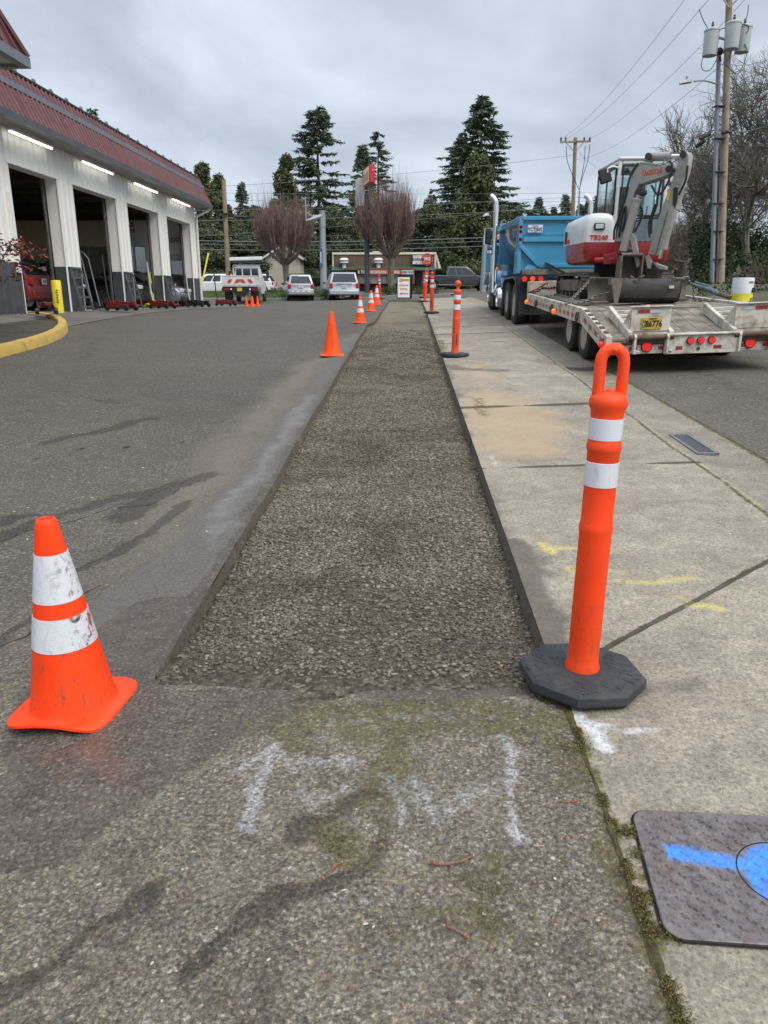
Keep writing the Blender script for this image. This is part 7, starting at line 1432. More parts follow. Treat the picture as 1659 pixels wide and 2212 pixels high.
# ================================================================== FAR BUILDINGS
def rect(x0,y0,x1,y1,Y): return at(x0,y0,Y),at(x1,y1,Y)
def face_box(mb,x0,y0,x1,y1,Y,d=.1,off=0):
    a,c=at(x0,y0,Y),at(x1,y1,Y);mb.bb((a.x,Y+off,c.z),(c.x,Y+off+d,a.z));return a,c
RY=92.0;r4=lambda x,y:((1050+x*.27125)/1.507,(700+y*.27125)/1.507)
def rbox(mb,x0,y0,x1,y1,d=.1,off=0): return face_box(mb,*r4(x0,y0),*r4(x1,y1),RY,d,off)
zbr=g(at(830,610,RY).x,RY)
rs_=thing('restaurant','low brown barbecue restaurant with green awning and red banners across the street','restaurant',(at(830,610,RY).x,RY,zbr))
SID=M('brown vertical siding',(.125,.082,.058),.75,0,.12,1.2);CRE=M('cream trim',(.60,.56,.47),.6,0,.1,2);AWN=M('green awning',(.030,.085,.062),.6,0,.2,3);WBR=M('wood porch',(.16,.075,.042),.8,0,.3,2)
b=MB();a,c=rbox(b,118,470,1362,640,8.0);b.build('upper_wall',SID,rs_);b=MB()
k=a.x+.3
while k<c.x: b.bb((k,RY-.03,c.z),(k+.06,RY+.01,a.z));k+=.42
o=b.build('siding_battens',M('darker siding brown',(.095,.062,.045)),rs_);o['kind']='stuff'  # battens in a darker brown than the siding
b=MB();rbox(b,115,448,1366,472,.3,-.12);rbox(b,600,430,690,450,1.5,.5);b.build('roof_cap',CRE,rs_);b=MB();rbox(b,1345,472,1364,640,.12,-.05);rbox(b,116,472,134,640,.12,-.05);b.build('corner_trim',CRE,rs_)
b=MB();p0=at(*r4(1364,450),RY);p1=at(*r4(1425,640),RY);b.prism([(p0.x,RY-.02,p0.z),(p1.x,RY-.02,p1.z),(p0.x,RY-.02,p1.z)],(0,7,0));b.build('side_roof',CRE,rs_);b=MB();b.prism([(p0.x+.02,RY-.05,p0.z-.6),(p1.x-.35,RY-.05,p1.z+.1),(p0.x+.02,RY-.05,p1.z+.1)],(0,.02,0));b.build('side_panel',SID,rs_)
b=MB();a,c=at(*r4(120,618),RY),at(*r4(1350,662),RY);b.prism([(a.x,RY-.02,a.z),(a.x,RY-1.3,c.z),(a.x,RY-1.3,c.z-.08),(a.x,RY-.02,c.z-.08)],(c.x-a.x,0,0));b.build('awning',AWN,rs_)
b=MB();a=at(*r4(130,655),RY);c=at(*r4(1350,830),RY);b.bb((a.x,RY+.15,zbr-.5),(c.x,RY+6,a.z));b.build('lower_wall',M('dark lower wall',(.075,.045,.035),.8),rs_)
b=MB();rbox(b,270,640,1120,660,.3,-1.7)
for x in (300,440,560,790,855,945,1095): rbox(b,x-8,655,x+8,830,.15,-1.65)
b.build('porch_frame',WBR,rs_)
b=MB();rbox(b,440,718,790,825,.03,-1.45);rbox(b,870,718,1092,825,.03,-1.45);b.build('tarp_sheets',M('grey tarp',(.16,.165,.175),.5,0,.3,1.2),rs_)
BNR=M('banner red',(.52,.075,.045),.6,0,.08,2);WHT=M('letter white',(.66,.65,.63),.6);BKT=M('letter black',(.02,.02,.02),.6)
for x0,x1,s_,mm,lm,sc in ((430,560,'E TOP',M('banner black',(.025,.022,.02),.7),WHT,.46),(560,790,'KOREAN',BNR,WHT,.46),(812,950,'BBQ',BNR,WHT,.46),(952,1090,'OPEN 7 DAYS',M('banner white',(.58,.57,.55),.6),M('letter blue black',(.03,.06,.10)),.36)):
    b=MB();a,c=rbox(b,x0,668,x1,716,.04,-1.78);bo_=b.build('banner',mm,rs_);b=MB();lettering(b,s_,sc,((a.x+c.x)/2,RY-1.80,(a.z+c.z)/2),(1,0,0),(0,0,1),bold=True,sx=.95 if s_!='OPEN 7 DAYS' else .62);b.build('lettering',lm,bo_)
b=MB();a,c=rbox(b,1076,472,1308,596,.25,-.35);sg=b.build('sign_panel',M('sign face white',(.66,.67,.66),.5),rs_,bevel=.02);b=MB()
for q in ((1076,472,1308,477),(1076,591,1308,596),(1076,477,1081,591),(1303,477,1308,591)): rbox(b,*q,.06,-.40)
b.build('sign_frame',BLK,sg);p=at(*r4(1252,534),RY);b=MB();b.cyl((p.x,RY-.36,p.z),(p.x,RY-.39,p.z),.68,n=32);b.build('red_disc',BNR,sg)
for s_,x,y,sz,mm in (('KOREAN',1150,535,.40,BKT),('BBQ',1252,528,.48,WHT),('Kim\'s',1120,497,.38,BNR),('sizzle',1165,573,.25,BKT),('grill',1252,573,.2,WHT)):
    if s_ in ("Kim's",'sizzle','grill'):   # illegible in the photo: only small brush marks
        b=MB();p=at(*r4(x,y),RY);rr=random.Random(len(s_)*7+x)
        for k in range(4): b.tube([(p.x-.4+k*.22,RY-.40,p.z+rr.uniform(-.1,.1)),(p.x-.3+k*.22,RY-.40,p.z+rr.uniform(-.14,.14))],.025,4)
        b.build('brush_marks',mm,sg);continue
    p=at(*r4(x,y),RY);b=MB();lettering(b,s_,sz,(p.x,RY-.41,p.z),(1,0,0),(0,0,1),bold=True,sx=.85);b.build('lettering',mm,sg)
for x in (260,671):
    a=at(*r4(x,640),RY-.6);m_=at(*r4(x,575),RY-.6);t_=at(*r4(x,515),RY-.6);b=MB();b.cyl((a.x,RY-.6,a.z),(a.x,RY-.6,m_.z),.24,n=14);b.lathe([(.24,m_.z-.05),(.55,m_.z),(.55,m_.z+.08),(.45,m_.z+.12),(.60,m_.z+.35),(.60,t_.z-.25),(.40,t_.z-.05),(.3,t_.z)],(a.x,RY-.6,0),18);b.build('roof_vent',M('vent white',(.60,.61,.60),.4),rs_)
b=MB();a,c=rbox(b,1120,672,1188,830,.08,.04);b.build('door',M('dark door',(.03,.027,.027),.4),rs_);b=MB();rbox(b,1200,680,1330,760,.06,.08);b.build('window',CARGL,rs_)
# houses
def house(label,xl_,xr_,ye,yr,yb,Y,wallc,roofc,gable=True,wins=(),name='house',sides=6):
    a=at(xl_,ye,Y);c=at(xr_,yb,Y);pk_=at((xl_+xr_)/2,yr,Y);t=thing(name,label,'house',((a.x+c.x)/2,Y,c.z));b=MB();b.bb((a.x,Y,c.z-1),(c.x,Y+sides,a.z))
    if gable: b.prism([(a.x,Y,a.z),(c.x,Y,a.z),(pk_.x,Y,pk_.z)],(0,sides,0))
    b.build('wall',M('siding '+name+str(wallc[0]),wallc,.8,0,.06,1),t);b=MB();rm=M('shingles'+str(roofc[0]),roofc,.9,0,.2,1.5)
    if gable:
        for s_,e in ((-1,a.x),(1,c.x)): b.beam((e+s_*.5,Y-.4,a.z-.3),(pk_.x,Y-.4,pk_.z+.1),.2,.2,(0,1,0)) if False else b.prism([(e+s_*.5,Y-.45,a.z-.35),(pk_.x,Y-.45,pk_.z+.02),(pk_.x,Y-.45,pk_.z+.28),(e+s_*.5,Y-.45,a.z-.08)],(0,sides+.8,0))
    else: b.prism([(a.x-.6,Y-.6,a.z),(a.x-.6,Y+sides/2,pk_.z),(a.x-.6,Y+sides+.6,a.z)],(c.x-a.x+1.2,0,0))
    b.build('roof',rm,t)
    if gable:
        b=MB()
        for s_,e in ((-1,a.x),(1,c.x)): b.prism([(e+s_*.5,Y-.50,a.z-.40),(pk_.x,Y-.50,pk_.z-.02),(pk_.x,Y-.50,pk_.z+.22),(e+s_*.5,Y-.50,a.z-.14)],(0,.05,0))
        b.build('bargeboard',M('white house trim',(.62,.61,.58),.6),t)
    for (x0,y0,x1,y1) in wins:
        p,q=at(x0,y0,Y),at(x1,y1,Y);b=MB();b.bb((p.x-.12,Y-.05,q.z-.12),(q.x+.12,Y-.01,p.z+.12));w_=b.build('window',M('white house trim',(.62,.61,.58),.6),t);b=MB();b.bb((p.x,Y-.07,q.z),((p.x+q.x)/2-.05,Y-.045,p.z));b.bb(((p.x+q.x)/2+.05,Y-.07,q.z),(q.x,Y-.045,p.z));b.build('pane',M('grey house pane',(.16,.21,.24),.1),w_)
    return t
house('pale two storey house with a gable behind the left pollarded tree',572,650,556,532,625,106,(.42,.38,.30),(.12,.115,.11),True,[(587,547,602,560)])
house('long pale apartment house glimpsed between the trunks behind the wooden pole',462,560,572,560,625,112,(.40,.375,.33),(.13,.125,.12),False,[(480,590,490,604),(520,590,530,604)])
house('grey roofed house with a white trimmed gable above the right end of the restaurant',916,950,545,521,570,128,(.36,.33,.27),(.050,.053,.060),True,[(929,530,936,538)])
house('long dark grey shingled roof just left of the small gable behind the restaurant',880,922,545,526,570,131,(.36,.33,.27),(.050,.053,.060),False)
# store with red fascia and its sign, right
SY=76.0;st_=thing('roadside_store','low white store with a red roof edge behind the excavator arm','store',(at(1490,590,SY).x,SY,at(1490,598,SY).z));b=MB();face_box(b,1420,560,1570,606,SY,6);b.build('wall',M('store wall',(.46,.47,.47),.7),st_)
b=MB();a=at(1422,568,SY);c=at(1500,552,SY);e=at(1580,543,SY);b.prism([(a.x,SY-.8,a.z-.35),(c.x,SY-.8,c.z-.3),(e.x,SY-.8,e.z-.3),(e.x,SY-.8,e.z+.3),(c.x,SY-.8,c.z+.25),(a.x,SY-.8,a.z+.15)],(0,.1,0));b.build('red_fascia',M('fascia red',(.38,.03,.035),.5),st_)
b=MB();b.prism([(a.x,SY-.7,a.z+.15),(c.x,SY-.7,c.z+.25),(e.x,SY-.7,e.z+.3),(e.x,SY+5,e.z+1.2),(c.x,SY+5,c.z+1.2),(a.x,SY+5,a.z+1)],(0,0,.05));b.build('roof',M('pale roof',(.50,.50,.48),.8),st_)
b=MB();face_box(b,1478,566,1486,606,SY,.3,-.9);face_box(b,1520,562,1524,606,SY,.3,-.9);b.build('posts',WHT,st_)
b=MB();face_box(b,1455,575,1470,604,SY,.05,-.06);face_box(b,1492,575,1515,604,SY,.05,-.06);b.build('window',CARGL,st_)
PG=thing('store_sign','white red and yellow store sign on a pole behind the excavator arm','sign',at(1478,600,70));b=MB();a,c=face_box(b,1466,517,1491,541,70,.3);b.build('upper_panel',WHT,PG)
b=MB();a2,c2_=face_box(b,1464,541.5,1490,558,70,.3);b.build('lower_panel',M('panel yellow',(.66,.52,.05),.5),PG);b=MB();lettering(b,'Fast',.55,((a2.x+c2_.x)/2,69.97,(a2.z+c2_.z)/2),(1,0,.05),(0,0,1),bold=True);b.build('lettering',BKT,PG)
b=MB()
for k in range(3): b.beam((a.x+.15+k*.3,69.97,c.z+.35),(a.x+.4+k*.3,69.97,c.z+.85),.02,.13,(0,1,0))
b.build('red_mark',BNR,PG);b=MB();p=at(1478,560,70.2);b.cyl((p.x,70.2,g(p.x,70)),(p.x,70.2,p.z+.1),.12,n=10);b.build('pole',GRTR,PG)
# ================================================================== SIGNS, POLES, LAMPS
def aframe():
    Y=29.3;a=at(857.5,600,Y);c=at(886.5,643,Y);z=g(a.x,Y)+.01;t=thing('sandwich_board','white sandwich board reading additional parking with a red arrow','sandwich board',((a.x+c.x)/2,Y,z));w=(c.x-a.x);x0=a.x;x1=c.x;H=.82
    def q(u,v): return (x0+w*u,Y+.02+.10*v,z+.03+H*v)
    b=MB();b.prism([q(0,0),q(1,0),q(1,1),q(0,1)],(0,.02,0));b.prism([(x0+w*u+.06,Y+.42-.24*v,z+.03+H*v*1.03) for u,v in((0,0),(1,0),(1,1),(0,1))],(0,.02,0));b.tube([q(.35,1),(x0+w*.37,Y+.14,z+H+.09),(x0+w*.63,Y+.14,z+H+.09),q(.65,1)],.014,6);b.build('frame',BLK,t)
    def q2(u,v,o=.006): p=q(u,v);return (p[0],p[1]-o,p[2])
    b=MB();b.face(q2(.06,.05),q2(.94,.05),q2(.94,.95),q2(.06,.95));sh=b.build('sheet',M('board white',(.72,.72,.72),.5),t);red=M('board red ink',(.62,.10,.09),.6);nrm=(0,.12,1)
    for s_,v,sz in (('additional',.60,.105),('parking',.44,.105)):
        b=MB();lettering(b,s_,sz,q2(.5,v,.010),(1,0,0),nrm,bold=True,sx=.88);b.build('lettering',red,sh)
    b=MB();b.add([q2(u,v,.010) for u,v in ((.16,.22),(.36,.285),(.36,.245),(.84,.245),(.84,.195),(.36,.195),(.36,.155))],[(0,1,2,3,4,5,6)]);b.build('arrow',red,sh)
    b=MB();b.face(q2(.40,.77,.010),q2(.90,.77,.010),q2(.90,.88,.010),q2(.40,.88,.010));b.build('yellow_block',M('board yellow',(.75,.58,.04),.6),sh);b=MB();b.face(q2(.18,.74,.010),q2(.40,.74,.010),q2(.40,.90,.010),q2(.18,.90,.010));b.build('red_block',red,sh)
    b=MB();lettering(b,'LES',.055,q2(.29,.845,.014),(1,0,0),nrm,bold=True);lettering(b,'TIRES',.05,q2(.29,.785,.014),(1,0,0),nrm,bold=True,sx=.75);b.build('lettering',WHT,sh);b=MB();lettering(b,'SCHWAB',.07,q2(.65,.825,.014),(1,0,0),nrm,bold=True,sx=.9);b.build('lettering',BKT,sh)
aframe()
def polesign():
    Y=57.0;p=at(793,629,Y);z=g(p.x,Y);t=thing('pole_sign','tall black pole sign with a red ended yellow lit-box behind the hedges','sign',(p.x,Y,z));top=at(800,430,Y).z;b=MB();b.cyl((p.x,Y,z),(p.x,Y,top+.3),.18,n=16);b.build('pole',M('pole charcoal',(.050,.053,.060),.5),t)
    b=MB();b.bb((p.x-.34,Y-.34,z),(p.x+.34,Y+.34,z+.3));b.build('base',KM,t)
    n=at(798.5,394,Y-1.2);e=at(809.5,355,Y-1.2);w=e.x-n.x;h=e.z-n.z;d=Vector((-.24,1,0)).normalized();L=2.4;v0=Vector((n.x,Y-1.2,n.z));rt=Vector((w,.10,0))
    b=MB();b.prism([v0,v0+rt,v0+rt+Vector((0,0,h)),v0+Vector((0,0,h))],d*L);b.build('cabinet',M('sign red',(.52,.018,.024),.4),t,bevel=.04)
    f=MB();q=v0+d*.12-Vector((.02,.006,0));f.prism([q,q+d*(L-.24),q+d*(L-.24)+Vector((0,0,h-.16)),q+Vector((0,0,h-.16))],(-.01,0,0))
    for i in range(len(f.v)): f.v[i]=(f.v[i][0],f.v[i][1],f.v[i][2]+.08)
    f.build('face',M('sign cream',(.66,.56,.30),.5),t)
    f=MB();q=v0+d*.3-Vector((.045,.01,0));[f.prism([q+d*k+Vector((0,0,h*.22)),q+d*(k+.22)+Vector((0,0,h*.22)),q+d*(k+.22)+Vector((0,0,h*.68)),q+d*k+Vector((0,0,h*.68))],(-.006,0,0)) for k in (.1,.5,.95,1.35,1.75)];f.build('faint_characters',M('sign ink',(.42,.36,.24),.6),t)
    b=MB();v1=v0+d*2.2+Vector((-.45,.3,-1.25));b.prism([v1,v1+Vector((.5,0,0)),v1+Vector((.5,0,1.9)),v1+Vector((0,0,1.9))],d*1.2);b.build('second_cabinet',M('sign white box',(.56,.55,.53),.5),t)
    b=MB();b.box((e.x-.12,Y-1.23,e.z-.35),(.05,.02,.10));b.build('small_mark',WHT,t)
polesign()
WOODP=M('utility pole wood',(.30,.245,.195),.85,0,.2,3,dirt=(.11,.075,.055),dsc=1.2,damt=.45);WOODN=M('newer pole wood',(.27,.195,.13),.85,0,.2,3,dirt=(.12,.08,.05),dsc=1.5,damt=.3);GALV=M('galvanised steel',(.30,.325,.35),.5,.3,.1,2);CAN=M('transformer grey',(.40,.43,.43),.45,0,.05,3);CER=M('brown insulator',(.06,.035,.03),.3)
def big_pole():
    Y=34.0;bt=at(1555,640,Y);zb=g(bt.x,Y)-.1;tp=at(1577,-60,Y);t=thing('utility_pole','tall weathered wooden utility pole with three transformers at the right','utility pole',(bt.x,Y,zb));A=Vector((bt.x,Y,zb));B=Vector((tp.x,Y,tp.z));ax=(B-A).normalized()
    b=MB();b.tube([A,A.lerp(B,.5),B],[.18,.15,.115],14);b.build('pole',WOODP,t)
    def on(x,y,dy=-.2): return at(x,y,Y+dy)
    b=MB();c0=on(1553,115);c1=on(1537,640);c1.z=zb;b.tube([c1,c1.lerp(c0,.5),c0],[.095,.09,.085],10);b.build('riser_conduit',M('grey conduit',(.19,.20,.235),.55,0,.1,2),t);b=MB();b.ball(c0+Vector((0,0,.05)),.16,12,8);b.tube([c0,c0+Vector((.05,-.1,-.3))],.05,6);b.build('weatherhead',BLK,t)
    for y in (230,300,372,440,500,560): p=on(1548 if y<400 else 1544,y);b=MB();b.box(p+Vector((.10,0,0)),(.42,.30,.035));b.build('strap',BLK,t)
    cx_=on(1575,-8,0);b=MB();b.beam((cx_.x-1.6,Y-.16,cx_.z+.35),(cx_.x+1.3,Y-.16,cx_.z+.35),.10,.13);b.beam((cx_.x-.7,Y-.18,cx_.z+.3),(cx_.x,Y-.18,cx_.z-.45),.03,.05);b.beam((cx_.x+.7,Y-.18,cx_.z+.3),(cx_.x,Y-.18,cx_.z-.45),.03,.05);b.build('crossarm',WOODP,t)
    for dx in (-1.45,-1.05,-.45,1.0): b=MB();b.lathe([(.04,-.40),(.07,-.36),(.04,-.3),(.075,-.24),(.04,-.18),(.075,-.12),(.04,-.06),(.03,.25)],(cx_.x+dx,Y-.16,cx_.z+.30),10);b.build('cutout_insulator',CER,t)
    for (x,y,dy) in ((1535.5,93,-.55),(1582,78,-.75),(1605,86,-.30)):
        c=on(x,y,dy);b=MB();h=.90;r=.285;b.lathe([(r*.93,-h/2),(r*.95,-h/2+.03),(r,h/2-.06),(r*1.06,h/2-.05),(r*1.06,h/2),(r*.9,h/2+.04),(.03,h/2+.08)],c,24);k=b.build('transformer',CAN,t,sharp=40);b=MB();b.lathe([(.05,h/2+.02),(.065,h/2+.08),(.04,h/2+.12),(.06,h/2+.17),(.035,h/2+.21),(.045,h/2+.25),(.02,h/2+.29)],c,10);b.build('bushing',CER,k)
        b=MB();m_=A+ax*((c.z-A.z)/ax.z);b.beam(c+Vector((0,0,.25)),m_+Vector((0,0,.25)),.06,.08);b.beam(c-Vector((0,0,.2)),m_-Vector((0,0,.2)),.06,.08);b.build('bracket',GALV,k)
    for pts in ([(1530,110),(1518,140),(1519,190),(1524,228),(1548,232),(1570,205),(1553,120)] if False else [(1530,100),(1520,120),(1515,140),(1520,152),(1535,150),(1552,122)],[(1608,95),(1614,110),(1606,140),(1592,160),(1578,150),(1566,138)],[(1532,70),(1560,62),(1600,52),(1618,58),(1612,72)],[(1510,20),(1520,45),(1530,62)],[(1617,10),(1615,30),(1608,50)],[(1585,95),(1575,125),(1560,140)]):
        P_=smooth([on(x,y,-.6) for x,y in pts],4);b=MB();b.tube(P_,.017,5);b.build('jumper_cable',M('cable grey',(.055,.06,.065),.6),t)
    # street lamp on its arm
    L0=on(1551,182,-.1);L1=on(1521,174,-1.2);L2=on(1500,175.5,-1.8);b=MB();b.tube(smooth([L0,L1,L2],5),.035,8);la=b.build('lamp_arm',GALV,t);h=on(1483,178,-2.1);b=MB();d=(L2-h).normalized();b.loft([[h+Vector((0,s_*w_,z_))+d*q for s_,z_ in ((-1,-.03),(1,-.03),(.8,.07*k_),(-.8,.07*k_))] for q,w_,k_ in ((-.45,.05,.3),(-.30,.14,.9),(.0,.16,1.2),(.28,.12,1.3),(.34,.06,1.0))]);b.build('lamp_head',M('lamp grey',(.40,.41,.40),.5),la,bevel=.01);b=MB();b.cyl(h+Vector((0,0,.05)),h+Vector((0,0,.2)),.05,n=10);b.build('photocell',GALV,la)
    for p,q in (((1512,300),(1535,288)),((1560,287),(1585,281))): b=MB();b.cyl(on(*p,-.4),on(*q,-.4),.075,n=10);b.build('splice_case',BLK,t)
    return cx_
BP=big_pole()
def pole2():
    Y=76.0;tp=at(1243,297,Y);bt=at(1233,610,Y);zb=g(bt.x,Y);t=thing('utility_pole','far wooden utility pole with a crossarm above the truck stacks','utility pole',(bt.x,Y,zb));b=MB();b.tube([(bt.x,Y,zb),(tp.x,Y,tp.z)],[.22,.16],12);b.build('pole',WOODN,t)
    a=at(1210,307,Y-.2);c=at(1276,305,Y-.2);b=MB();b.beam(a,c,.14,.16);m_=at(1242,330,Y-.2);b.beam(at(1224,309,Y-.22),m_,.05,.06);b.beam(at(1260,308,Y-.22),m_,.05,.06);b.build('crossarm',WOODP,t)
    for x in (1212,1222,1262,1274): p=at(x,300,Y-.2);b=MB();b.lathe([(.04,-.25),(.10,-.15),(.06,-.08),(.11,.02),(.06,.1),(.03,.2)],p,10);b.build('insulator',CER,t)
    c0=at(1252,412,Y-.3);b=MB();e=at(1249,470,Y-.3);e.z=zb;b.tube([e,c0],.08,8);b.build('riser_conduit',GALV,t)
    for pts in ([(1223,315),(1226,350),(1242,390),(1251,410)],[(1264,315),(1262,350),(1254,395),(1252,410)],[(1274,312),(1270,345),(1256,390),(1252,410)]): b=MB();b.tube(smooth([at(x,y,Y-.4) for x,y in pts],5),.03,5);b.build('jumper_cable',BLK,t)
pole2()
def wpole():
    Y=60.0;bt=at(495,636,Y);tp=at(483,388,Y);zb=g(bt.x,Y);t=thing('wooden_pole','bare wooden pole standing on the lawn left of the flatbed truck','utility pole',(bt.x,Y,zb));b=MB();b.tube([(bt.x,Y,zb),(tp.x,Y,tp.z)],[.19,.15],12);b.build('pole',WOODN,t);b=MB();b.cyl((bt.x,Y,zb),(bt.x-.02,Y,zb+1.3),.20,n=12);b.build('treated_foot',M('red brown stain',(.20,.07,.05),.8),t);p=at(484.5,462,Y-.3);b=MB();b.box(p,(.5,.3,.12));b.cyl(p+Vector((.7,0,-.2)),p+Vector((1.7,0,-.25)),.10,n=8);b.build('cable_fitting',BLK,t)
    g0=at(481,403,Y);g2=at(428.5,628,57);g2.z=g(g2.x,57);g1=g0.lerp(g2,.60);w=thing('guy_wire','slanting guy wire with a yellow guard between the shop corner and the wooden pole','guy wire',g2);b=MB();b.tube([g0,g2],.022,5);b.build('wire',BLK,w);b=MB();b.tube([g1,g1.lerp(g2,.92)],.06,8);b.build('guard',M('guard yellow',(.66,.57,.05),.5),w)
wpole()
def steelpole():
    Y=55.0;bt=at(700,640,Y);zb=g(bt.x,Y);tp=at(696,458,Y);t=thing('street_light_pole','grey steel pole with a short arm between the silver suv and minivan','street light',(bt.x,Y,zb));b=MB();b.tube([(bt.x,Y,zb),(tp.x,Y,tp.z)],[.26,.20],18);b.build('pole',GALV,t);b=MB();b.cyl((tp.x,Y,tp.z-1.0),(tp.x,Y,tp.z-.2),.23,n=18);b.cyl((tp.x,Y,tp.z),(tp.x,Y,tp.z+.08),.22,n=18);b.build('collar',GALV,t);e=at(661,477,Y-.6);s_=at(693,467,Y-.1);b=MB();b.tube([s_,e],[.16,.07],10);b.build('arm',GALV,t);b=MB();b.tube([e,e+Vector((0,0,1.4))],.05,6);b.build('antenna_rod',GALV,t)
    a=at(691.5,536,Y-.3);c=at(697,577,Y-.3);b=MB();b.bb((a.x-.05,Y-.4,c.z),(c.x,Y-.36,a.z));p=b.build('street_sign',M('sign blue',(.05,.09,.20),.5),t);b=MB();b.bb((a.x+.02,Y-.41,c.z+.25),(c.x-.06,Y-.403,a.z-.25));
    b.build('faint_stripe',M('sign pale',(.5,.55,.6),.5),p)
    Y=62.0;bt=at(1044,600,Y);zb=g(bt.x,Y);tp=at(1049,508,Y);t=thing('signal_pole','grey signal pole just left of the dump truck mirror','signal pole',(bt.x,Y,zb));b=MB();b.tube([(bt.x,Y,zb),(tp.x,Y,tp.z)],[.25,.18],14);b.build('pole',GALV,t);b=MB();b.tube([at(1049,530,Y),at(1062,520,Y),at(1090,512,Y)],[.13,.10,.07],8);b.build('mast_arm',GALV,t)
steelpole()
# drum with white and yellow wrap on the far verge
Y=16.0;p=at(1607,600,Y);zb=g(p.x,Y)+.10;t=thing('wrapped_drum','round white and yellow wrapped drum beyond the trailer at the right','drum',(p.x,Y,zb));r=.205;zt=p.z;zm=zb+(zt-zb)*.60;b=MB();b.lathe([(r*.97,0),(r,.02),(r,zt-zb-.02),(r*.96,zt-zb),(.001,zt-zb)],(p.x,Y,zb),28);b.build('body',M('wrap white',(.62,.64,.66),.5),t,sharp=40)
b=MB();b.lathe([(r+.002,.0),(r+.002,zm-zb)],(p.x,Y,zb),28);b.build('yellow_band',M('wrap yellow',(.70,.66,.04),.5),t);b=MB();lettering(b,'SAFE R',.05,(p.x+.10,Y-r*.92,zt-.09),(1,.35,0),(0,0,1),bold=True);b.build('lettering',M('wrap ink',(.12,.13,.15),.5),t);b=MB();b.cyl((p.x+.155,Y-.15,zt-.24),(p.x+.165,Y-.165,zt-.24),.05,n=16);b.build('round_mark',BLK,t);b=MB()
for k in range(3): b.box((p.x+.12,Y-.175,zm-.10-.03*k),(.06,.02,.012),Matrix.Rotation(R(-12),3,'Y'))
b.build('yellow_mark',BLK,t)
# ================================================================== OVERHEAD WIRES
WM=M('overhead wire',(.17,.18,.195),.7,.2,.05)
def wire(a,c,sag,label,r=.016,grp='overhead wires',bits=()):
    a,c=Vector(a),Vector(c);n=24;b=MB();P_=[a.lerp(c,i/n)-Vector((0,0,sag*4*(i/n)*(1-i/n))) for i in range(n+1)];b.tube(P_,r*.72,5,False);o=b.build('overhead_wire',WM,None,sharp=60);tag(o,label,'wire',grp)
    for q in bits: b=MB();m_=P_[int(q*n)];d=(P_[min(n,int(q*n)+1)]-m_).normalized();b.cyl(m_-d*.5,m_+d*.5,.09,n=8);b.build('splice_case',BLK,o)
for i,(dx,x2,l) in enumerate([(-1.45,1212,'uppermost power wire running from the big pole to the far crossarm'),(-.45,1222,'second power wire from the big pole crossarm to the far crossarm'),(1.0,1274,'power wire from the right end of the big crossarm to the far crossarm')]): wire((BP.x+dx,33.8,BP.z+.30),at(x2,300,75.8),.7,l,.013)
wire(at(1560,138,33.7),at(1240,345,75.8),.8,'lower power wire from under the transformers to the far wooden pole',.014);wire(at(1541,290,33.6),at(1245,425,75.7),.9,'thick telephone cable from the big pole to the far pole',.03,bits=(.06,))
wire(at(1568,282,33.8),at(1700,250,26),.2,'telephone cable leaving the big pole to the right edge',.025);wire(at(1566,136,34),at(1700,110,24),.2,'thin wire leaving the big pole to the upper right edge',.012)
for x1,y1,x2,y2,Y1,Y2,r,l in [(483,402,1241,335,60,76,.018,'highest long wire across the tree tops from wooden pole to far crossarm pole'),(350,455,1241,425,66,76,.02,'long wire across the middle of the pollarded trees'),(350,478,1241,447,66,76,.028,'thick long cable across the middle of the firs'),(400,512,1241,438,63,76,.018,'thin long wire just under the thick cable'),(350,415,1700,410,80,72,.018,'faint high wire across the far firs'),(350,430,1700,430,80,70,.018,'second faint high wire across the far firs'),(350,518,1050,513,68,70,.05,'thickest low cable bundle above the restaurant roof'),(350,525,1050,521,68,70,.03,'low cable just under the bundle above the restaurant'),(350,537,1080,530,66,69,.035,'pale low cable above the parked cars'),(350,500,760,508,70,70,.02,'thin wire above the silver cars')]:
    wire(at(x1,y1,Y1),at(x2,y2,Y2),.25,l,r,bits=(.14,) if r==.028 else ())
wire(at(1245,447,75.7),at(1420,420,60),.3,'cable from the far crossarm pole behind the excavator cab',.022);wire(at(1250,330,75.8),at(1330,385,120),.3,'thin wire from the far pole down to the ridge',.018)

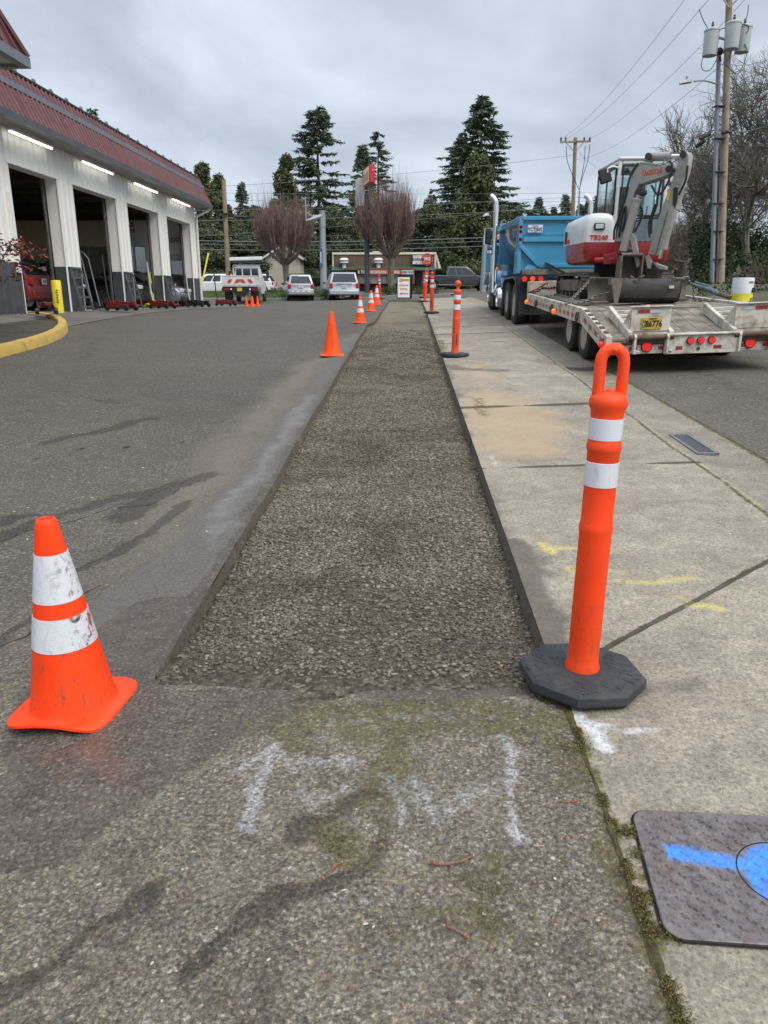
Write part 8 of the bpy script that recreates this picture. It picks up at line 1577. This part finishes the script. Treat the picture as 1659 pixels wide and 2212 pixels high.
# ---- moss and grit standing in the joint between asphalt and concrete
def joint_moss():
    V=[];F=[];ys=[.80+.012*i for i in range(130)];n=9
    for i,y in enumerate(ys):
        w=.008+.014*abs(pn(y*4,1,1,3))+.006*pn(y*15,2,1,1);c=.545+.006*pn(y*5,7,1,2)
        for k in range(n):
            q=k/(n-1)*2-1;x=c+q*w+.004*pn(y*60,k*5,1,4);h=.0105*(1-q*q)*(.6+.8*abs(pn(y*11,k,1,9)))+.003*pn(x*120,y*120,1,5);V.append((x,y,g(x,y)+max(-.004,h-.001)))
    for i in range(len(ys)-1):
        for k in range(n-1): F.append((i*n+k,i*n+k+1,(i+1)*n+k+1,(i+1)*n+k))
    m,nt=newmat('joint moss');v=nd(nt,'TexCoord').outputs['Object'];c=mix(nt,ramp(nt,noi(nt,v,26,7,.75),[(.36,0),(.62,1)]),(.070,.048,.026),(.145,.128,.032));c=mix(nt,ramp(nt,noi(nt,v,120,6,.8),[(.35,.7),(.6,0)]),c,(.02,.014,.008));fin(nt,c,.95,0,nd(nt,'Bump',{'Strength':1,'Distance':.006,'Height':noi(nt,v,150,5,.8)}).outputs[0])
    o=link('moss',np_mesh('moss',V,F,m,4,None,True));tag(o,'brown green moss standing in the joint between asphalt and sidewalk','moss',kind='stuff')
    rs=np.random.RandomState(4);n_=9000;y=rs.uniform(.8,2.34,n_);pv=np.array([pn(a*6,3,1,2)+.6*pn(a*19,8,1,4) for a in y]);x=.548+rs.normal(0,1,n_)*(.005+.010*np.clip(pv+.3,0,1));k=pv>-.22;x,y=x[k],y[k]
    for (px,py,rr_) in ((1418,1946,.016),(1442,2022,.016),(1352,1800,.014),(1385,1850,.012),(1240,1620,.02),(1065,1925,.03),(1055,1995,.02),(720,1815,.02),(735,1840,.02)):
        p=G(px,py);q=130 if px<1200 else 320;x=np.concatenate([x,p.x+rs.normal(0,rr_*1.4,q)]);y=np.concatenate([y,p.y+rs.normal(0,rr_,q)])
    z=gz(x,y)+.006+rs.uniform(0,.005,len(x));P=np.stack([x,y,z],-1);A=unit(rs.normal(0,1,P.shape)+np.array([0,0,.6]))*.0034;B=unit(np.cross(A,rs.normal(0,1,P.shape)))*.0017;V2,F2,r2=quads(P,A,B,rs)
    o=link('moss',np_mesh('moss',V2,F2,leafmat('moss leaflets',(.065,.046,.022),(.165,.140,.040)),4,{'rnd':r2}));tag(o,'tufts of moss growing along the asphalt joint and in small patches near it','moss',kind='stuff')
joint_moss()
